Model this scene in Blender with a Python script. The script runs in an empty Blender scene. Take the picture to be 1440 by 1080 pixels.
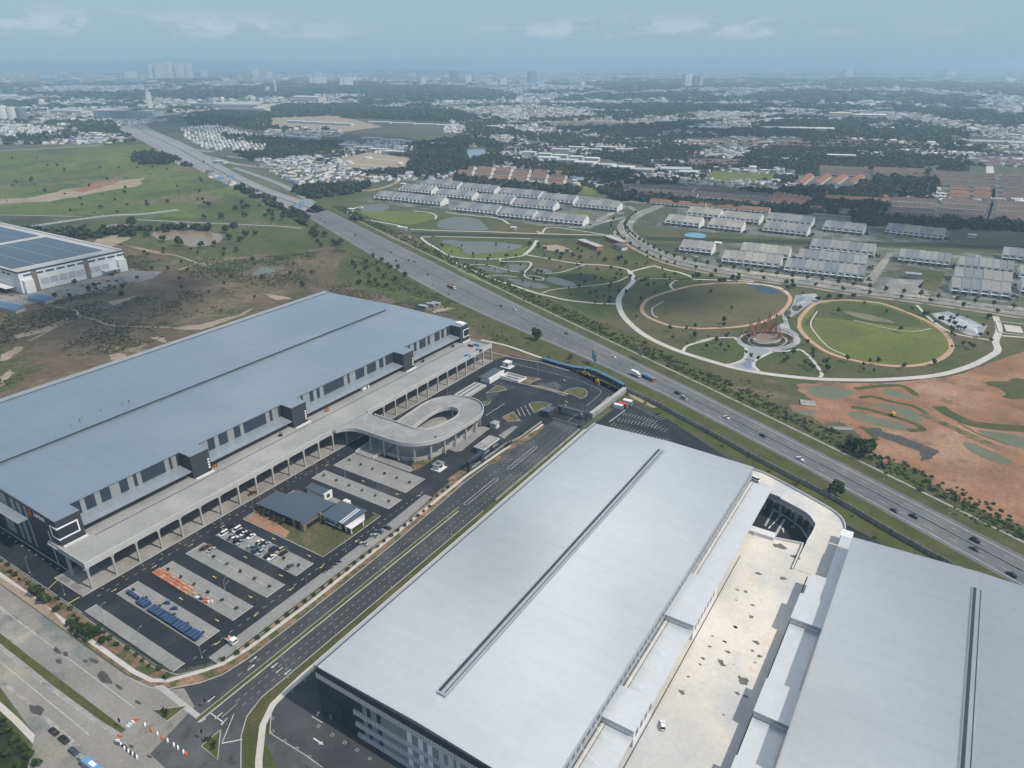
import bpy, math, random
import numpy as np
from mathutils import Vector, noise as mnoise
random.seed(11)
R = math.radians
SC = bpy.context.scene
COL = SC.collection
# ---------------------------------------------------------------- survey: camera height 200 m, world axes follow the warehouse walls
F = 1005.0; HY = 88.0; CAMH = 200.0
PITCH = math.atan((540 - HY) / F); PSI = R(32.5)
def U(px, py, z=0.0):
    u = (px - 720) / F; v = (py - 540) / F
    d = (u, math.cos(PITCH) - v * math.sin(PITCH), -math.sin(PITCH) - v * math.cos(PITCH))
    t = (z - CAMH) / d[2]
    x, y = d[0] * t, d[1] * t
    c, s = math.cos(PSI), math.sin(PSI)
    return (c * x - s * y, s * x + c * y)
def G(pts, z=0.0): return [U(p[0], p[1], z) for p in pts]
def Z(ox, oy, s):                       # read-off from an enlarged detail of the survey photograph
    return lambda *pts: [(ox + x / s, oy + y / s) for x, y in pts]
def smooth(pts, n=6, closed=False):     # Catmull-Rom through the points
    P = [Vector(p).to_3d() if len(p) == 2 else Vector(p) for p in pts]
    k = len(P); out = []
    rng = range(k if closed else k - 1)
    for i in rng:
        p1, p2 = P[i], P[(i + 1) % k]
        p0 = P[i - 1] if (closed or i > 0) else p1 + (p1 - p2)
        p3 = P[(i + 2) % k] if (closed or i + 2 < k) else p2 + (p2 - p1)
        for j in range(n):
            t = j / n
            out.append(0.5 * ((2 * p1) + (p2 - p0) * t + (2 * p0 - 5 * p1 + 4 * p2 - p3) * t * t + (3 * p1 - p0 - 3 * p2 + p3) * t ** 3))
    if not closed: out.append(P[-1])
    return [tuple(q) if len(pts[0]) == 3 else (q.x, q.y) for q in out]
def rough_edge(pts, amp, n=4, seed=0):  # natural outline: subdivide and push in and out
    rr = random.Random(seed); out = []
    k = len(pts)
    for i in range(k):
        a, b = pts[i], pts[(i + 1) % k]
        for j in range(n):
            t = j / n
            out.append((a[0] + (b[0] - a[0]) * t + rr.uniform(-amp, amp), a[1] + (b[1] - a[1]) * t + rr.uniform(-amp, amp)))
    return out
def area2(p): return sum(p[i][0] * p[(i + 1) % len(p)][1] - p[(i + 1) % len(p)][0] * p[i][1] for i in range(len(p)))
def inside(x, y, poly):
    c = False; j = len(poly) - 1
    for i in range(len(poly)):
        if (poly[i][1] > y) != (poly[j][1] > y) and x < (poly[j][0] - poly[i][0]) * (y - poly[i][1]) / (poly[j][1] - poly[i][1]) + poly[i][0]: c = not c
        j = i
    return c
def along(pts, step, start=0.0):        # points and headings every step metres along a line
    out = []; d = start
    for i in range(len(pts) - 1):
        a, b = pts[i], pts[i + 1]; L = math.dist(a[:2], b[:2])
        if L < 1e-6: continue
        while d <= L:
            t = d / L
            out.append((a[0] + (b[0] - a[0]) * t, a[1] + (b[1] - a[1]) * t, math.atan2(b[1] - a[1], b[0] - a[0])))
            d += step
        d -= L
    return out
def offset(pts, w, closed=False):
    k = len(pts); out = []
    for i in range(k):
        a = pts[(i - 1) % k] if (closed or i > 0) else pts[i]
        b = pts[(i + 1) % k] if (closed or i < k - 1) else pts[i]
        dx, dy = b[0] - a[0], b[1] - a[1]; L = math.hypot(dx, dy) or 1
        out.append((pts[i][0] - dy / L * w, pts[i][1] + dx / L * w))
    return out
class MB:
    def __init__(s): s.v = []; s.f = []; s.m = []
    def face(s, pts, m=0):
        n = len(s.v); s.v += [tuple(p) for p in pts]; s.f.append(tuple(range(n, n + len(pts)))); s.m.append(m)
    def prism(s, poly, z0, z1, m=0, mt=None, bottom=True):
        p = list(poly)
        if area2(p) < 0: p.reverse()
        n = len(s.v); k = len(p)
        s.v += [(q[0], q[1], z0) for q in p] + [(q[0], q[1], z1) for q in p]
        for i in range(k):
            j = (i + 1) % k; s.f.append((n + i, n + j, n + k + j, n + k + i)); s.m.append(m)
        s.f.append(tuple(n + k + i for i in range(k))); s.m.append(m if mt is None else mt)
        if bottom: s.f.append(tuple(n + i for i in reversed(range(k)))); s.m.append(m)
    def box(s, x0, x1, y0, y1, z0, z1, m=0, mt=None): s.prism([(x0, y0), (x1, y0), (x1, y1), (x0, y1)], z0, z1, m, mt)
    def obox(s, cx, cy, lx, ly, z0, z1, a=0.0, m=0, mt=None):
        c, q = math.cos(a), math.sin(a)
        s.prism([(cx + c * x - q * y, cy + q * x + c * y) for x, y in ((-lx / 2, -ly / 2), (lx / 2, -ly / 2), (lx / 2, ly / 2), (-lx / 2, ly / 2))], z0, z1, m, mt)
    def sheet(s, poly, z, m=0):
        p = list(poly)
        if area2(p) < 0: p.reverse()
        s.face([(q[0], q[1], z) for q in p], m)
    def ribbon(s, pts, w, z, m=0, closed=False):
        l = offset(pts, w / 2, closed); r = offset(pts, -w / 2, closed); k = len(pts)
        for i in range(k if closed else k - 1):
            j = (i + 1) % k
            s.face([(*r[i], z), (*r[j], z), (*l[j], z), (*l[i], z)], m)
    def kerb(s, pts, w, z0, z1, m=0, closed=False):
        l = offset(pts, w / 2, closed); r = offset(pts, -w / 2, closed); k = len(pts)
        for i in range(k if closed else k - 1):
            j = (i + 1) % k
            s.face([(*r[i], z1), (*r[j], z1), (*l[j], z1), (*l[i], z1)], m)
            s.face([(*r[i], z0), (*r[j], z0), (*r[j], z1), (*r[i], z1)], m)
            s.face([(*l[j], z0), (*l[i], z0), (*l[i], z1), (*l[j], z1)], m)
        if not closed:
            s.face([(*l[0], z0), (*r[0], z0), (*r[0], z1), (*l[0], z1)], m)
            s.face([(*r[-1], z0), (*l[-1], z0), (*l[-1], z1), (*r[-1], z1)], m)
    def dashes(s, pts, w, z, on, gap, m=0, start=0.0):
        for x, y, a in along(pts, on + gap, start):
            c, q = math.cos(a), math.sin(a)
            s.face([(x + c * u - q * v, y + q * u + c * v, z) for u, v in ((0, -w / 2), (on, -w / 2), (on, w / 2), (0, w / 2))], m)
    def cyl(s, x, y, z0, z1, r0, r1=None, n=8, m=0):
        r1 = r0 if r1 is None else r1; k = len(s.v)
        for r, z in ((r0, z0), (r1, z1)):
            s.v += [(x + r * math.cos(2 * math.pi * i / n), y + r * math.sin(2 * math.pi * i / n), z) for i in range(n)]
        for i in range(n):
            j = (i + 1) % n; s.f.append((k + i, k + j, k + n + j, k + n + i)); s.m.append(m)
        s.f.append(tuple(k + n + i for i in range(n))); s.m.append(m)
        s.f.append(tuple(k + i for i in reversed(range(n)))); s.m.append(m)
    def tube(s, pts, r, n=5, m=0):
        P = [Vector(p) for p in pts]; rings = []
        for i, p in enumerate(P):
            d = (P[min(i + 1, len(P) - 1)] - P[max(i - 1, 0)]).normalized()
            u = d.cross(Vector((0, 0, 1)))
            if u.length < 1e-3: u = Vector((1, 0, 0))
            u.normalize(); w = d.cross(u)
            rr = r[i] if isinstance(r, (list, tuple)) else r
            k = len(s.v); s.v += [tuple(p + u * rr * math.cos(2 * math.pi * j / n) + w * rr * math.sin(2 * math.pi * j / n)) for j in range(n)]
            rings.append(k)
        for a, b in zip(rings, rings[1:]):
            for j in range(n):
                q = (j + 1) % n; s.f.append((a + j, b + j, b + q, a + q)); s.m.append(m)
        s.f.append(tuple(rings[0] + j for j in range(n))); s.m.append(m)
        s.f.append(tuple(rings[-1] + j for j in reversed(range(n)))); s.m.append(m)
    def beam(s, a, b, w, h, m=0):       # box beam between two points
        a, b = Vector(a), Vector(b); d = (b - a).normalized()
        u = d.cross(Vector((0, 0, 1)))
        if u.length < 1e-3: u = Vector((1, 0, 0))
        u.normalize(); q = u.cross(d)
        k = len(s.v)
        for p in (a, b):
            for i, j in ((-1, -1), (1, -1), (1, 1), (-1, 1)): s.v.append(tuple(p + u * (w / 2 * i) + q * (h / 2 * j)))
        for f in ((0, 1, 5, 4), (1, 2, 6, 5), (2, 3, 7, 6), (3, 0, 4, 7), (3, 2, 1, 0), (4, 5, 6, 7)):
            s.f.append(tuple(k + i for i in f)); s.m.append(m)
    def build(s, name, mats, parent=None, loc=None, shade=False):
        me = bpy.data.meshes.new(name); me.from_pydata(s.v, [], s.f)
        mats = mats if isinstance(mats, (list, tuple)) else [mats]
        for q in mats: me.materials.append(MT[q] if isinstance(q, str) else q)
        if len(mats) > 1: me.polygons.foreach_set('material_index', s.m)
        if shade: me.polygons.foreach_set('use_smooth', [True] * len(me.polygons))
        me.update()
        o = bpy.data.objects.new(name, me); COL.objects.link(o)
        if loc is not None: o.location = loc
        if parent is not None: o.parent = parent
        return o
def _each(s, name, mats, parent=None):    # one object for every separate piece
    root = list(range(len(s.v)))
    def find(i):
        while root[i] != i: root[i] = root[root[i]]; i = root[i]
        return i
    for f in s.f:
        for q in f[1:]: root[find(q)] = find(f[0])
    grp = {}
    for f, m in zip(s.f, s.m): grp.setdefault(find(f[0]), []).append((f, m))
    out = []
    for fs in grp.values():
        b = MB(); ix = {}
        for f, m in fs:
            for q in f:
                if q not in ix: ix[q] = len(b.v); b.v.append(s.v[q])
            b.f.append(tuple(ix[q] for q in f)); b.m.append(m)
        out.append(b.build(name, mats, parent))
    return out
MB.each = _each
def npmesh(name, V, Fq, mats, midx=None):
    me = bpy.data.meshes.new(name); nf, k = Fq.shape
    me.vertices.add(len(V)); me.vertices.foreach_set('co', V.astype(np.float32).ravel())
    me.loops.add(nf * k); me.loops.foreach_set('vertex_index', Fq.astype(np.int32).ravel())
    me.polygons.add(nf); me.polygons.foreach_set('loop_start', np.arange(0, nf * k, k, dtype=np.int32))
    me.polygons.foreach_set('loop_total', np.full(nf, k, dtype=np.int32))
    for q in mats: me.materials.append(MT[q])
    if midx is not None: me.polygons.foreach_set('material_index', midx.astype(np.int32))
    me.update(calc_edges=True); me.validate()
    return me
def tag(o, label, cat, group=None):
    o['label'] = label; o['category'] = cat
    if group: o['group'] = group
    return o
def thing(name, label, cat, loc=(0, 0, 0), rz=0.0, group=None):
    o = bpy.data.objects.new(name, None); COL.objects.link(o); o.empty_display_size = 1
    o.location = loc; o.rotation_euler = (0, 0, rz)
    return tag(o, label, cat, group)
def struct(o, kind='structure'): o['kind'] = kind; return o
def dup(root, loc, rz, label=None, group=None, scale=None):
    kids = [c for c in root.children]
    r = root.copy(); COL.objects.link(r); r.location = loc; r.rotation_euler = (0, 0, rz)
    if scale is not None: r.scale = (scale,) * 3 if not isinstance(scale, tuple) else scale
    if label: r['label'] = label
    if group: r['group'] = group
    for ch in kids:
        c = ch.copy(); COL.objects.link(c); c.parent = r
        for g in ch.children:
            d = g.copy(); COL.objects.link(d); d.parent = c
    return r
# ---------------------------------------------------------------- materials
MT = {}
def mat(name, col, rough=0.85, var=0.18, scale=0.15, fine=2.0, fvar=0.12, col2=None, mask=None, metal=0.0, spec=0.3, stripes=None, obj=False, streak=0):
    """col +- large and fine noise; col2 blended in by a noise mask (scale, low, high); stripes=(axis, period, depth)"""
    m = bpy.data.materials.new(name); m.use_nodes = True; MT[name] = m
    nt = m.node_tree; N = nt.nodes; L = nt.links; b = N['Principled BSDF']
    b.inputs['Roughness'].default_value = rough; b.inputs['Metallic'].default_value = metal
    b.inputs['Specular IOR Level'].default_value = spec
    if obj:
        tc = N.new('ShaderNodeTexCoord'); P = tc.outputs['Object']
    else:
        tc = N.new('ShaderNodeNewGeometry'); P = tc.outputs['Position']
    def noi(sc, det=5, rg=0.6):
        n = N.new('ShaderNodeTexNoise'); n.inputs['Scale'].default_value = sc; n.inputs['Detail'].default_value = det; n.inputs['Roughness'].default_value = rg
        L.new(P, n.inputs['Vector']); return n.outputs['Fac']
    def mr(src, a, c, lo, hi):
        q = N.new('ShaderNodeMapRange'); q.inputs[1].default_value = a; q.inputs[2].default_value = c; q.inputs[3].default_value = lo; q.inputs[4].default_value = hi
        L.new(src, q.inputs[0]); return q.outputs[0]
    def mix(mode, fac, A, B):
        q = N.new('ShaderNodeMix'); q.data_type = 'RGBA'; q.blend_type = mode
        for s, val in ((q.inputs[0], fac), (q.inputs[6], A), (q.inputs[7], B)):
            if isinstance(val, (int, float)): s.default_value = val
            elif isinstance(val, tuple): s.default_value = (*val, 1)
            else: L.new(val, s)
        return q.outputs[2]
    c = col
    if col2 is not None:
        layers = col2 if isinstance(col2, list) else [(col2, mask)]
        for cc, mk in layers:
            c = mix('MIX', mr(noi(mk[0], 8, 0.65), mk[1], mk[2], 0, 1), c, cc)
    f1 = mr(noi(scale, 4), 0.3, 0.7, 1 - var, 1 + var)
    f2 = mr(noi(fine, 3), 0.3, 0.7, 1 - fvar, 1 + fvar)
    q = N.new('ShaderNodeMath'); q.operation = 'MULTIPLY'; L.new(f1, q.inputs[0]); L.new(f2, q.inputs[1]); fac = q.outputs[0]
    if stripes:
        w = N.new('ShaderNodeTexWave'); w.wave_type = 'BANDS'; w.bands_direction = stripes[0]; w.wave_profile = 'SAW' if len(stripes) > 3 else 'SIN'
        w.inputs['Scale'].default_value = 2 * math.pi / 20.0 / stripes[1] * 1.0; w.inputs['Distortion'].default_value = 0
        L.new(P, w.inputs['Vector'])
        st = mr(w.outputs['Fac'], 0.0, 0.25, 1 - stripes[2], 1)
        q2 = N.new('ShaderNodeMath'); q2.operation = 'MULTIPLY'; L.new(fac, q2.inputs[0]); L.new(st, q2.inputs[1]); fac = q2.outputs[0]
    if streak:                          # dirt washed down the fall of a roof
        mp = N.new('ShaderNodeMapping'); mp.inputs['Scale'].default_value = (.025, .9, .02); L.new(P, mp.inputs[0]); n = N.new('ShaderNodeTexNoise'); n.inputs['Scale'].default_value = 1.0; n.inputs['Detail'].default_value = 4; L.new(mp.outputs[0], n.inputs['Vector'])
        q3 = N.new('ShaderNodeMath'); q3.operation = 'MULTIPLY'; L.new(fac, q3.inputs[0]); L.new(mr(n.outputs['Fac'], .3, .7, 1 - streak, 1 + streak), q3.inputs[1]); fac = q3.outputs[0]
    hs = N.new('ShaderNodeVectorMath'); hs.operation = 'SCALE'
    if isinstance(c, tuple): hs.inputs[0].default_value = c
    else: L.new(c, hs.inputs[0])
    L.new(fac, hs.inputs['Scale']); L.new(hs.outputs[0], b.inputs['Base Color'])
    return m
# palette (real-world base colours)
mat('asphalt_new', (0.022, 0.025, 0.030), 0.9, 0.25, 0.06, 1.2, 0.15, col2=(0.045, 0.047, 0.05), mask=(0.03, 0.52, 0.72))
mat('asphalt_road', (0.050, 0.054, 0.058), 0.88, 0.16, 0.05, 1.5, 0.15, col2=[((0.095, 0.10, 0.10), (0.018, 0.48, 0.62)), ((0.036, 0.038, 0.042), (0.09, 0.56, 0.68))])
mat('asphalt_mid', (0.13, 0.135, 0.138), 0.88, 0.14, 0.04, 1.0, 0.1, col2=(0.165, 0.165, 0.16), mask=(0.012, 0.45, 0.65))
mat('asphalt_yard', (0.05, 0.053, 0.058), 0.88, 0.2, 0.04, 1.0, 0.12, col2=(0.075, 0.077, 0.08), mask=(0.03, 0.5, 0.7))
mat('asphalt_grey', (0.235, 0.225, 0.205), 0.9, 0.14, 0.05, 0.8, 0.1, col2=[((0.29, 0.265, 0.225), (0.035, 0.5, 0.66)), ((0.145, 0.147, 0.15), (0.08, 0.56, 0.7)), ((0.15, 0.17, 0.165), (0.02, 0.55, 0.62))])
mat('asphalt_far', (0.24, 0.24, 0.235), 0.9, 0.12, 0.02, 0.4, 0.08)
mat('asphalt_worn', (0.22, 0.215, 0.20), 0.9, 0.15, 0.06, 0.8, 0.1, col2=[((0.40, 0.36, 0.30), (0.03, 0.52, 0.66)), ((0.13, 0.13, 0.13), (0.09, 0.6, 0.7))])
mat('patch_tar', (0.07, 0.068, 0.065), 0.9, 0.3, 0.4)
mat('paving', (0.235, 0.235, 0.228), 0.92, 0.12, 0.12, 1.4, 0.14, col2=(0.30, 0.285, 0.26), mask=(0.05, 0.5, 0.75))
mat('concrete', (0.38, 0.375, 0.36), 0.85, 0.1, 0.06, 0.7, 0.07, col2=(0.30, 0.30, 0.295), mask=(0.05, 0.52, 0.7))
mat('concrete_deck', (0.295, 0.297, 0.29), 0.8, 0.1, 0.05, 0.5, 0.07, col2=[((0.34, 0.335, 0.32), (0.03, 0.5, 0.65)), ((0.23, 0.225, 0.21), (0.16, 0.6, 0.72))])
mat('concrete_stained', (0.56, 0.54, 0.49), 0.8, 0.08, 0.03, 0.6, 0.06, col2=[((0.64, 0.60, 0.52), (0.03, 0.45, 0.60)), ((0.56, 0.46, 0.33), (0.06, 0.58, 0.72)), ((0.45, 0.46, 0.47), (0.02, 0.50, 0.62))])
mat('concrete_floor', (0.30, 0.29, 0.275), 0.9, 0.15, 0.1, 0.9, 0.12, col2=(0.22, 0.2, 0.18), mask=(0.06, 0.48, 0.65))
mat('concrete_white', (0.62, 0.62, 0.60), 0.8, 0.08, 0.2, 1.5, 0.06)
mat('concrete_old', (0.30, 0.295, 0.275), 0.9, 0.22, 0.2, 1.5, 0.15, col2=(0.16, 0.155, 0.14), mask=(0.3, 0.5, 0.7))
mat('kerb_stone', (0.40, 0.39, 0.365), 0.9, 0.15, 0.3)
mat('paint_white', (0.62, 0.62, 0.60), 0.7, 0.2, 0.5, 3.0, 0.15, col2=(0.30, 0.30, 0.30), mask=(0.15, 0.5, 0.64))
mat('paint_worn', (0.45, 0.46, 0.46), 0.8, 0.3, 0.5, 3.0, 0.2)
mat('paint_yellow', (0.62, 0.50, 0.20), 0.7, 0.2, 0.6)
mat('roof_white', (0.58, 0.60, 0.61), 0.4, 0.04, 0.05, 0.5, 0.04, metal=0.3, spec=0.4)
mat('concrete_pale', (0.44, 0.44, 0.425), 0.8, 0.1, 0.1, 1.0, 0.08)
mat('ramp_deck', (0.27, 0.27, 0.265), 0.8, 0.12, 0.08, 0.6, 0.1, col2=(0.34, 0.335, 0.325), mask=(0.04, 0.48, 0.62))
mat('stain_wet', (0.14, 0.135, 0.12), 0.8, 0.2, 0.4)
mat('roof_steel', (0.48, 0.505, 0.515), 0.22, 0.03, 0.02, 0.35, 0.03, metal=0.62, spec=0.5, stripes=('Y', 8.0, 0.025), col2=[((0.51, 0.535, 0.54), (0.016, 0.45, 0.6))], streak=.018)
mat('roof_steel_blue', (0.33, 0.405, 0.455), 0.40, 0.04, 0.02, 0.35, 0.03, metal=0.7, spec=0.5, stripes=('Y', 9.0, 0.025), col2=[((0.37, 0.425, 0.465), (0.016, 0.45, 0.6))], streak=.018)
mat('gutter_steel', (0.42, 0.44, 0.46), 0.4, 0.06, 0.1, 1.0, 0.05, metal=0.6)
mat('canopy_sheet', (0.34, 0.38, 0.41), 0.4, 0.06, 0.1, 0.7, 0.06, metal=0.4)
mat('louvre_dark', (0.06, 0.07, 0.08), 0.5, 0.15, 0.3, metal=0.4, stripes=('Y', 0.7, 0.6))
mat('navy', (0.030, 0.044, 0.066), 0.5, 0.08, 0.08, 1.0, 0.05, stripes=('Z', 0.5, 0.06))
mat('charcoal', (0.045, 0.050, 0.058), 0.55, 0.1, 0.08, 1.0, 0.06)
mat('panel_grey', (0.26, 0.275, 0.285), 0.5, 0.06, 0.1, 1.0, 0.05)
mat('panel_green', (0.25, 0.275, 0.265), 0.55, 0.06, 0.1, 1.0, 0.05)
mat('panel_white', (0.78, 0.79, 0.79), 0.5, 0.05, 0.1, 1.0, 0.05)
mat('panel_beige', (0.60, 0.57, 0.52), 0.6, 0.06, 0.1, 1.0, 0.05)
mat('louvre_band', (0.62, 0.65, 0.68), 0.45, 0.05, 0.1, 1.0, 0.05, metal=0.3, stripes=('X', 1.15, 0.35))
mat('wall_grey', (0.33, 0.345, 0.355), 0.6, 0.08, 0.08)
mat('wall_white', (0.68, 0.68, 0.66), 0.7, 0.08, 0.15)
mat('wall_cream', (0.60, 0.57, 0.50), 0.8, 0.08, 0.2)
mat('wall_brown', (0.20, 0.165, 0.13), 0.8, 0.1, 0.2)
mat('glass_dark', (0.018, 0.022, 0.028), 0.12, 0.1, 0.3, spec=0.6)
mat('glass_blue', (0.05, 0.09, 0.14), 0.15, 0.15, 0.3, spec=0.6)
mat('office_roof', (0.075, 0.105, 0.135), 0.5, 0.06, 0.1, 1.0, 0.05, metal=0.2, stripes=('X', 0.8, 0.08))
mat('steel_grey', (0.30, 0.32, 0.33), 0.5, 0.1, 0.5, metal=0.5)
mat('galv', (0.42, 0.44, 0.45), 0.45, 0.08, 0.5, metal=0.5)
mat('rubber', (0.012, 0.012, 0.012), 0.9)
mat('sign_blue', (0.09, 0.26, 0.46), 0.5, 0.05, 0.3)
mat('sheet_blue', (0.085, 0.16, 0.25), 0.55, 0.12, 0.3, 1.0, 0.1, stripes=('X', 1.2, 0.15))
mat('tarp_blue', (0.022, 0.055, 0.13), 0.6, 0.15, 0.6, 2.5, 0.2)
mat('brick_orange', (0.42, 0.17, 0.09), 0.9, 0.2, 0.4, 2.5, 0.2)
mat('brick_tan', (0.46, 0.28, 0.17), 0.9, 0.2, 0.4, 2.5, 0.2)
mat('paint_orange', (0.65, 0.17, 0.05), 0.6, 0.1, 0.6)
mat('paint_red', (0.45, 0.05, 0.04), 0.6, 0.1, 0.6)
mat('machine_yellow', (0.55, 0.33, 0.06), 0.6, 0.15, 0.6)
mat('rust', (0.30, 0.12, 0.07), 0.7, 0.2, 0.5)
mat('wood', (0.32, 0.22, 0.13), 0.9, 0.2, 0.4)
mat('skin', (0.30, 0.17, 0.11), 0.6); mat('cloth_dark', (0.03, 0.03, 0.04), 0.9); mat('cloth_vest', (0.5, 0.22, 0.04), 0.9)
mat('soil_orange', (0.25, 0.135, 0.08), 0.95, 0.2, 0.03, 0.5, 0.2, col2=[((0.32, 0.20, 0.13), (0.018, 0.46, 0.60)), ((0.165, 0.10, 0.065), (0.04, 0.53, 0.66)), ((0.30, 0.13, 0.075), (0.06, 0.56, 0.7)), ((0.12, 0.10, 0.06), (0.022, 0.64, 0.72))])
mat('soil_verge', (0.19, 0.13, 0.085), 0.95, 0.2, 0.1, 0.8, 0.15, col2=[((0.07, 0.085, 0.035), (0.16, 0.48, 0.56)), ((0.30, 0.18, 0.115), (0.1, 0.56, 0.7))])
mat('soil_pale', (0.31, 0.255, 0.19), 0.95, 0.15, 0.05, 0.6, 0.12, col2=(0.24, 0.19, 0.13), mask=(0.04, 0.5, 0.68))
mat('grass_verge', (0.066, 0.074, 0.024), 0.95, 0.25, 0.08, 1.0, 0.25, col2=(0.10, 0.085, 0.045), mask=(0.07, 0.5, 0.68))
mat('grass_dry', (0.085, 0.085, 0.038), 0.95, 0.25, 0.05, 0.8, 0.25, col2=[((0.13, 0.10, 0.06), (0.05, 0.5, 0.66)), ((0.05, 0.065, 0.028), (0.06, 0.55, 0.7))])
mat('grass_park', (0.070, 0.086, 0.026), 0.95, 0.2, 0.012, 0.4, 0.2, col2=[((0.092, 0.080, 0.042), (0.012, 0.48, 0.57)), ((0.045, 0.062, 0.024), (0.03, 0.54, 0.63)), ((0.10, 0.085, 0.05), (0.06, 0.58, 0.68))])
mat('grass_lawn', (0.115, 0.135, 0.030), 0.95, 0.15, 0.015, 0.35, 0.2, col2=[((0.10, 0.105, 0.03), (0.02, 0.5, 0.65)), ((0.14, 0.15, 0.045), (0.05, 0.58, 0.72))])
mat('grass_oval', (0.105, 0.097, 0.047), 0.95, 0.15, 0.015, 0.35, 0.2, col2=[((0.085, 0.098, 0.038), (0.016, 0.5, 0.62)), ((0.08, 0.07, 0.04), (0.05, 0.56, 0.66))])
mat('grass_field', (0.10, 0.13, 0.030), 0.95, 0.2, 0.005, 0.1, 0.2, col2=[((0.16, 0.13, 0.075), (0.006, 0.53, 0.60)), ((0.06, 0.085, 0.028), (0.010, 0.50, 0.58)), ((0.05, 0.062, 0.028), (0.03, 0.58, 0.66))])
mat('scrub', (0.115, 0.088, 0.058), 0.95, 0.3, 0.012, 0.15, 0.3, col2=[((0.066, 0.076, 0.033), (0.009, 0.50, 0.56)), ((0.145, 0.115, 0.078), (0.03, 0.52, 0.60)), ((0.055, 0.060, 0.030), (0.045, 0.57, 0.66)), ((0.26, 0.22, 0.16), (0.016, 0.645, 0.70)), ((0.30, 0.26, 0.2), (0.05, 0.68, 0.72))])
mat('scrub_green', (0.070, 0.082, 0.026), 0.95, 0.25, 0.010, 0.15, 0.25, col2=[((0.10, 0.09, 0.055), (0.008, 0.5, 0.63)), ((0.045, 0.062, 0.03), (0.03, 0.54, 0.66))])
mat('ground_far', (0.085, 0.090, 0.055), 0.95, 0.25, 0.002, 0.02, 0.25, col2=[((0.12, 0.105, 0.07), (0.0014, 0.55, 0.66)), ((0.04, 0.055, 0.032), (0.003, 0.5, 0.62))])
mat('street_far', (0.155, 0.15, 0.14), 0.95, 0.15, 0.01, 0.1, 0.15, col2=[((0.075, 0.085, 0.05), (0.03, 0.46, 0.54)), ((0.25, 0.24, 0.22), (0.08, 0.56, 0.62))])
mat('path_pale', (0.48, 0.46, 0.42), 0.9, 0.08, 0.05, 0.6, 0.08)
mat('path_pink', (0.42, 0.29, 0.20), 0.9, 0.1, 0.05, 0.6, 0.08)
mat('plaza', (0.27, 0.285, 0.30), 0.85, 0.12, 0.04, 0.3, 0.1, col2=(0.38, 0.38, 0.375), mask=(0.05, 0.52, 0.6))
mat('play_blue', (0.04, 0.07, 0.12), 0.85, 0.3, 0.3)
mat('sand_grey', (0.17, 0.155, 0.11), 0.95, 0.2, 0.1)
mat('plaza_blue', (0.16, 0.21, 0.28), 0.85, 0.12, 0.05)
mat('hedge_dark', (0.026, 0.036, 0.018), 0.95, 0.3, 0.3, 1.5, 0.3)
mat('mud_water', (0.22, 0.165, 0.105), 0.25, 0.06, 0.02, 0.1, 0.03, spec=0.2)
mat('pond_water', (0.125, 0.125, 0.105), 0.3, 0.08, 0.02, 0.1, 0.04, spec=0.18)
mat('pond_green', (0.135, 0.14, 0.08), 0.3, 0.1, 0.03, 0.2, 0.05, spec=0.2)
mat('lake_water', (0.16, 0.20, 0.23), 0.15, 0.05, 0.01, 0.1, 0.03, spec=0.5)
mat('pool_water', (0.10, 0.30, 0.46), 0.1, 0.05, 0.1)
mat('tile_grey', (0.27, 0.27, 0.26), 0.8, 0.08, 0.05, 0.5, 0.1, col2=(0.27, 0.26, 0.245), mask=(0.02, 0.45, 0.6))
mat('tile_taupe', (0.36, 0.34, 0.30), 0.8, 0.08, 0.05, 0.5, 0.1, col2=(0.25, 0.24, 0.225), mask=(0.02, 0.45, 0.6))
mat('tile_slate', (0.19, 0.205, 0.225), 0.8, 0.08, 0.05, 0.5, 0.1, col2=(0.20, 0.205, 0.21), mask=(0.015, 0.47, 0.6))
mat('tile_orange', (0.21, 0.115, 0.078), 0.85, 0.15, 0.03, 0.3, 0.15, col2=(0.22, 0.11, 0.075), mask=(0.012, 0.45, 0.6))
mat('tile_brown', (0.12, 0.092, 0.078), 0.85, 0.15, 0.03, 0.3, 0.15, col2=(0.16, 0.11, 0.085), mask=(0.012, 0.48, 0.62))
mat('far_white', (0.56, 0.56, 0.55), 0.7, 0.06, 0.01); mat('far_cream', (0.55, 0.51, 0.44), 0.8, 0.06, 0.01); mat('far_grey', (0.30, 0.31, 0.33), 0.8, 0.08, 0.01)
mat('far_blue', (0.20, 0.28, 0.38), 0.6, 0.08, 0.01); mat('far_roof', (0.42, 0.42, 0.41), 0.7, 0.1, 0.01)
mat('tower_wall', (0.75, 0.74, 0.71), 0.7, 0.05, 0.01, 0.5, 0.05, stripes=('Z', 3.3, 0.45)); mat('tower_tan', (0.50, 0.45, 0.38), 0.7, 0.05, 0.01, 0.5, 0.05, stripes=('Z', 3.3, 0.45)); mat('tower_grey', (0.20, 0.22, 0.25), 0.6, 0.05, 0.01, 0.5, 0.05, stripes=('Z', 3.6, 0.4))
mat('solar', (0.022, 0.036, 0.055), 0.22, 0.1, 0.05, 0.5, 0.06, spec=0.6, stripes=('Y', 2.1, 0.35))
mat('leaf_a', (0.040, 0.062, 0.022), 0.8, 0.3, 0.25, 1.0, 0.25); mat('leaf_b', (0.062, 0.088, 0.030), 0.8, 0.3, 0.25, 1.0, 0.25); mat('leaf_c', (0.024, 0.038, 0.017), 0.8, 0.3, 0.25, 1.0, 0.25)
mat('leaf_far', (0.036, 0.050, 0.024), 0.9, 0.3, 0.02, 0.2, 0.3); mat('leaf_far_light', (0.055, 0.072, 0.032), 0.9, 0.3, 0.02, 0.2, 0.3)
mat('bark', (0.12, 0.09, 0.065), 0.95, 0.2, 1.0)
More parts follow.
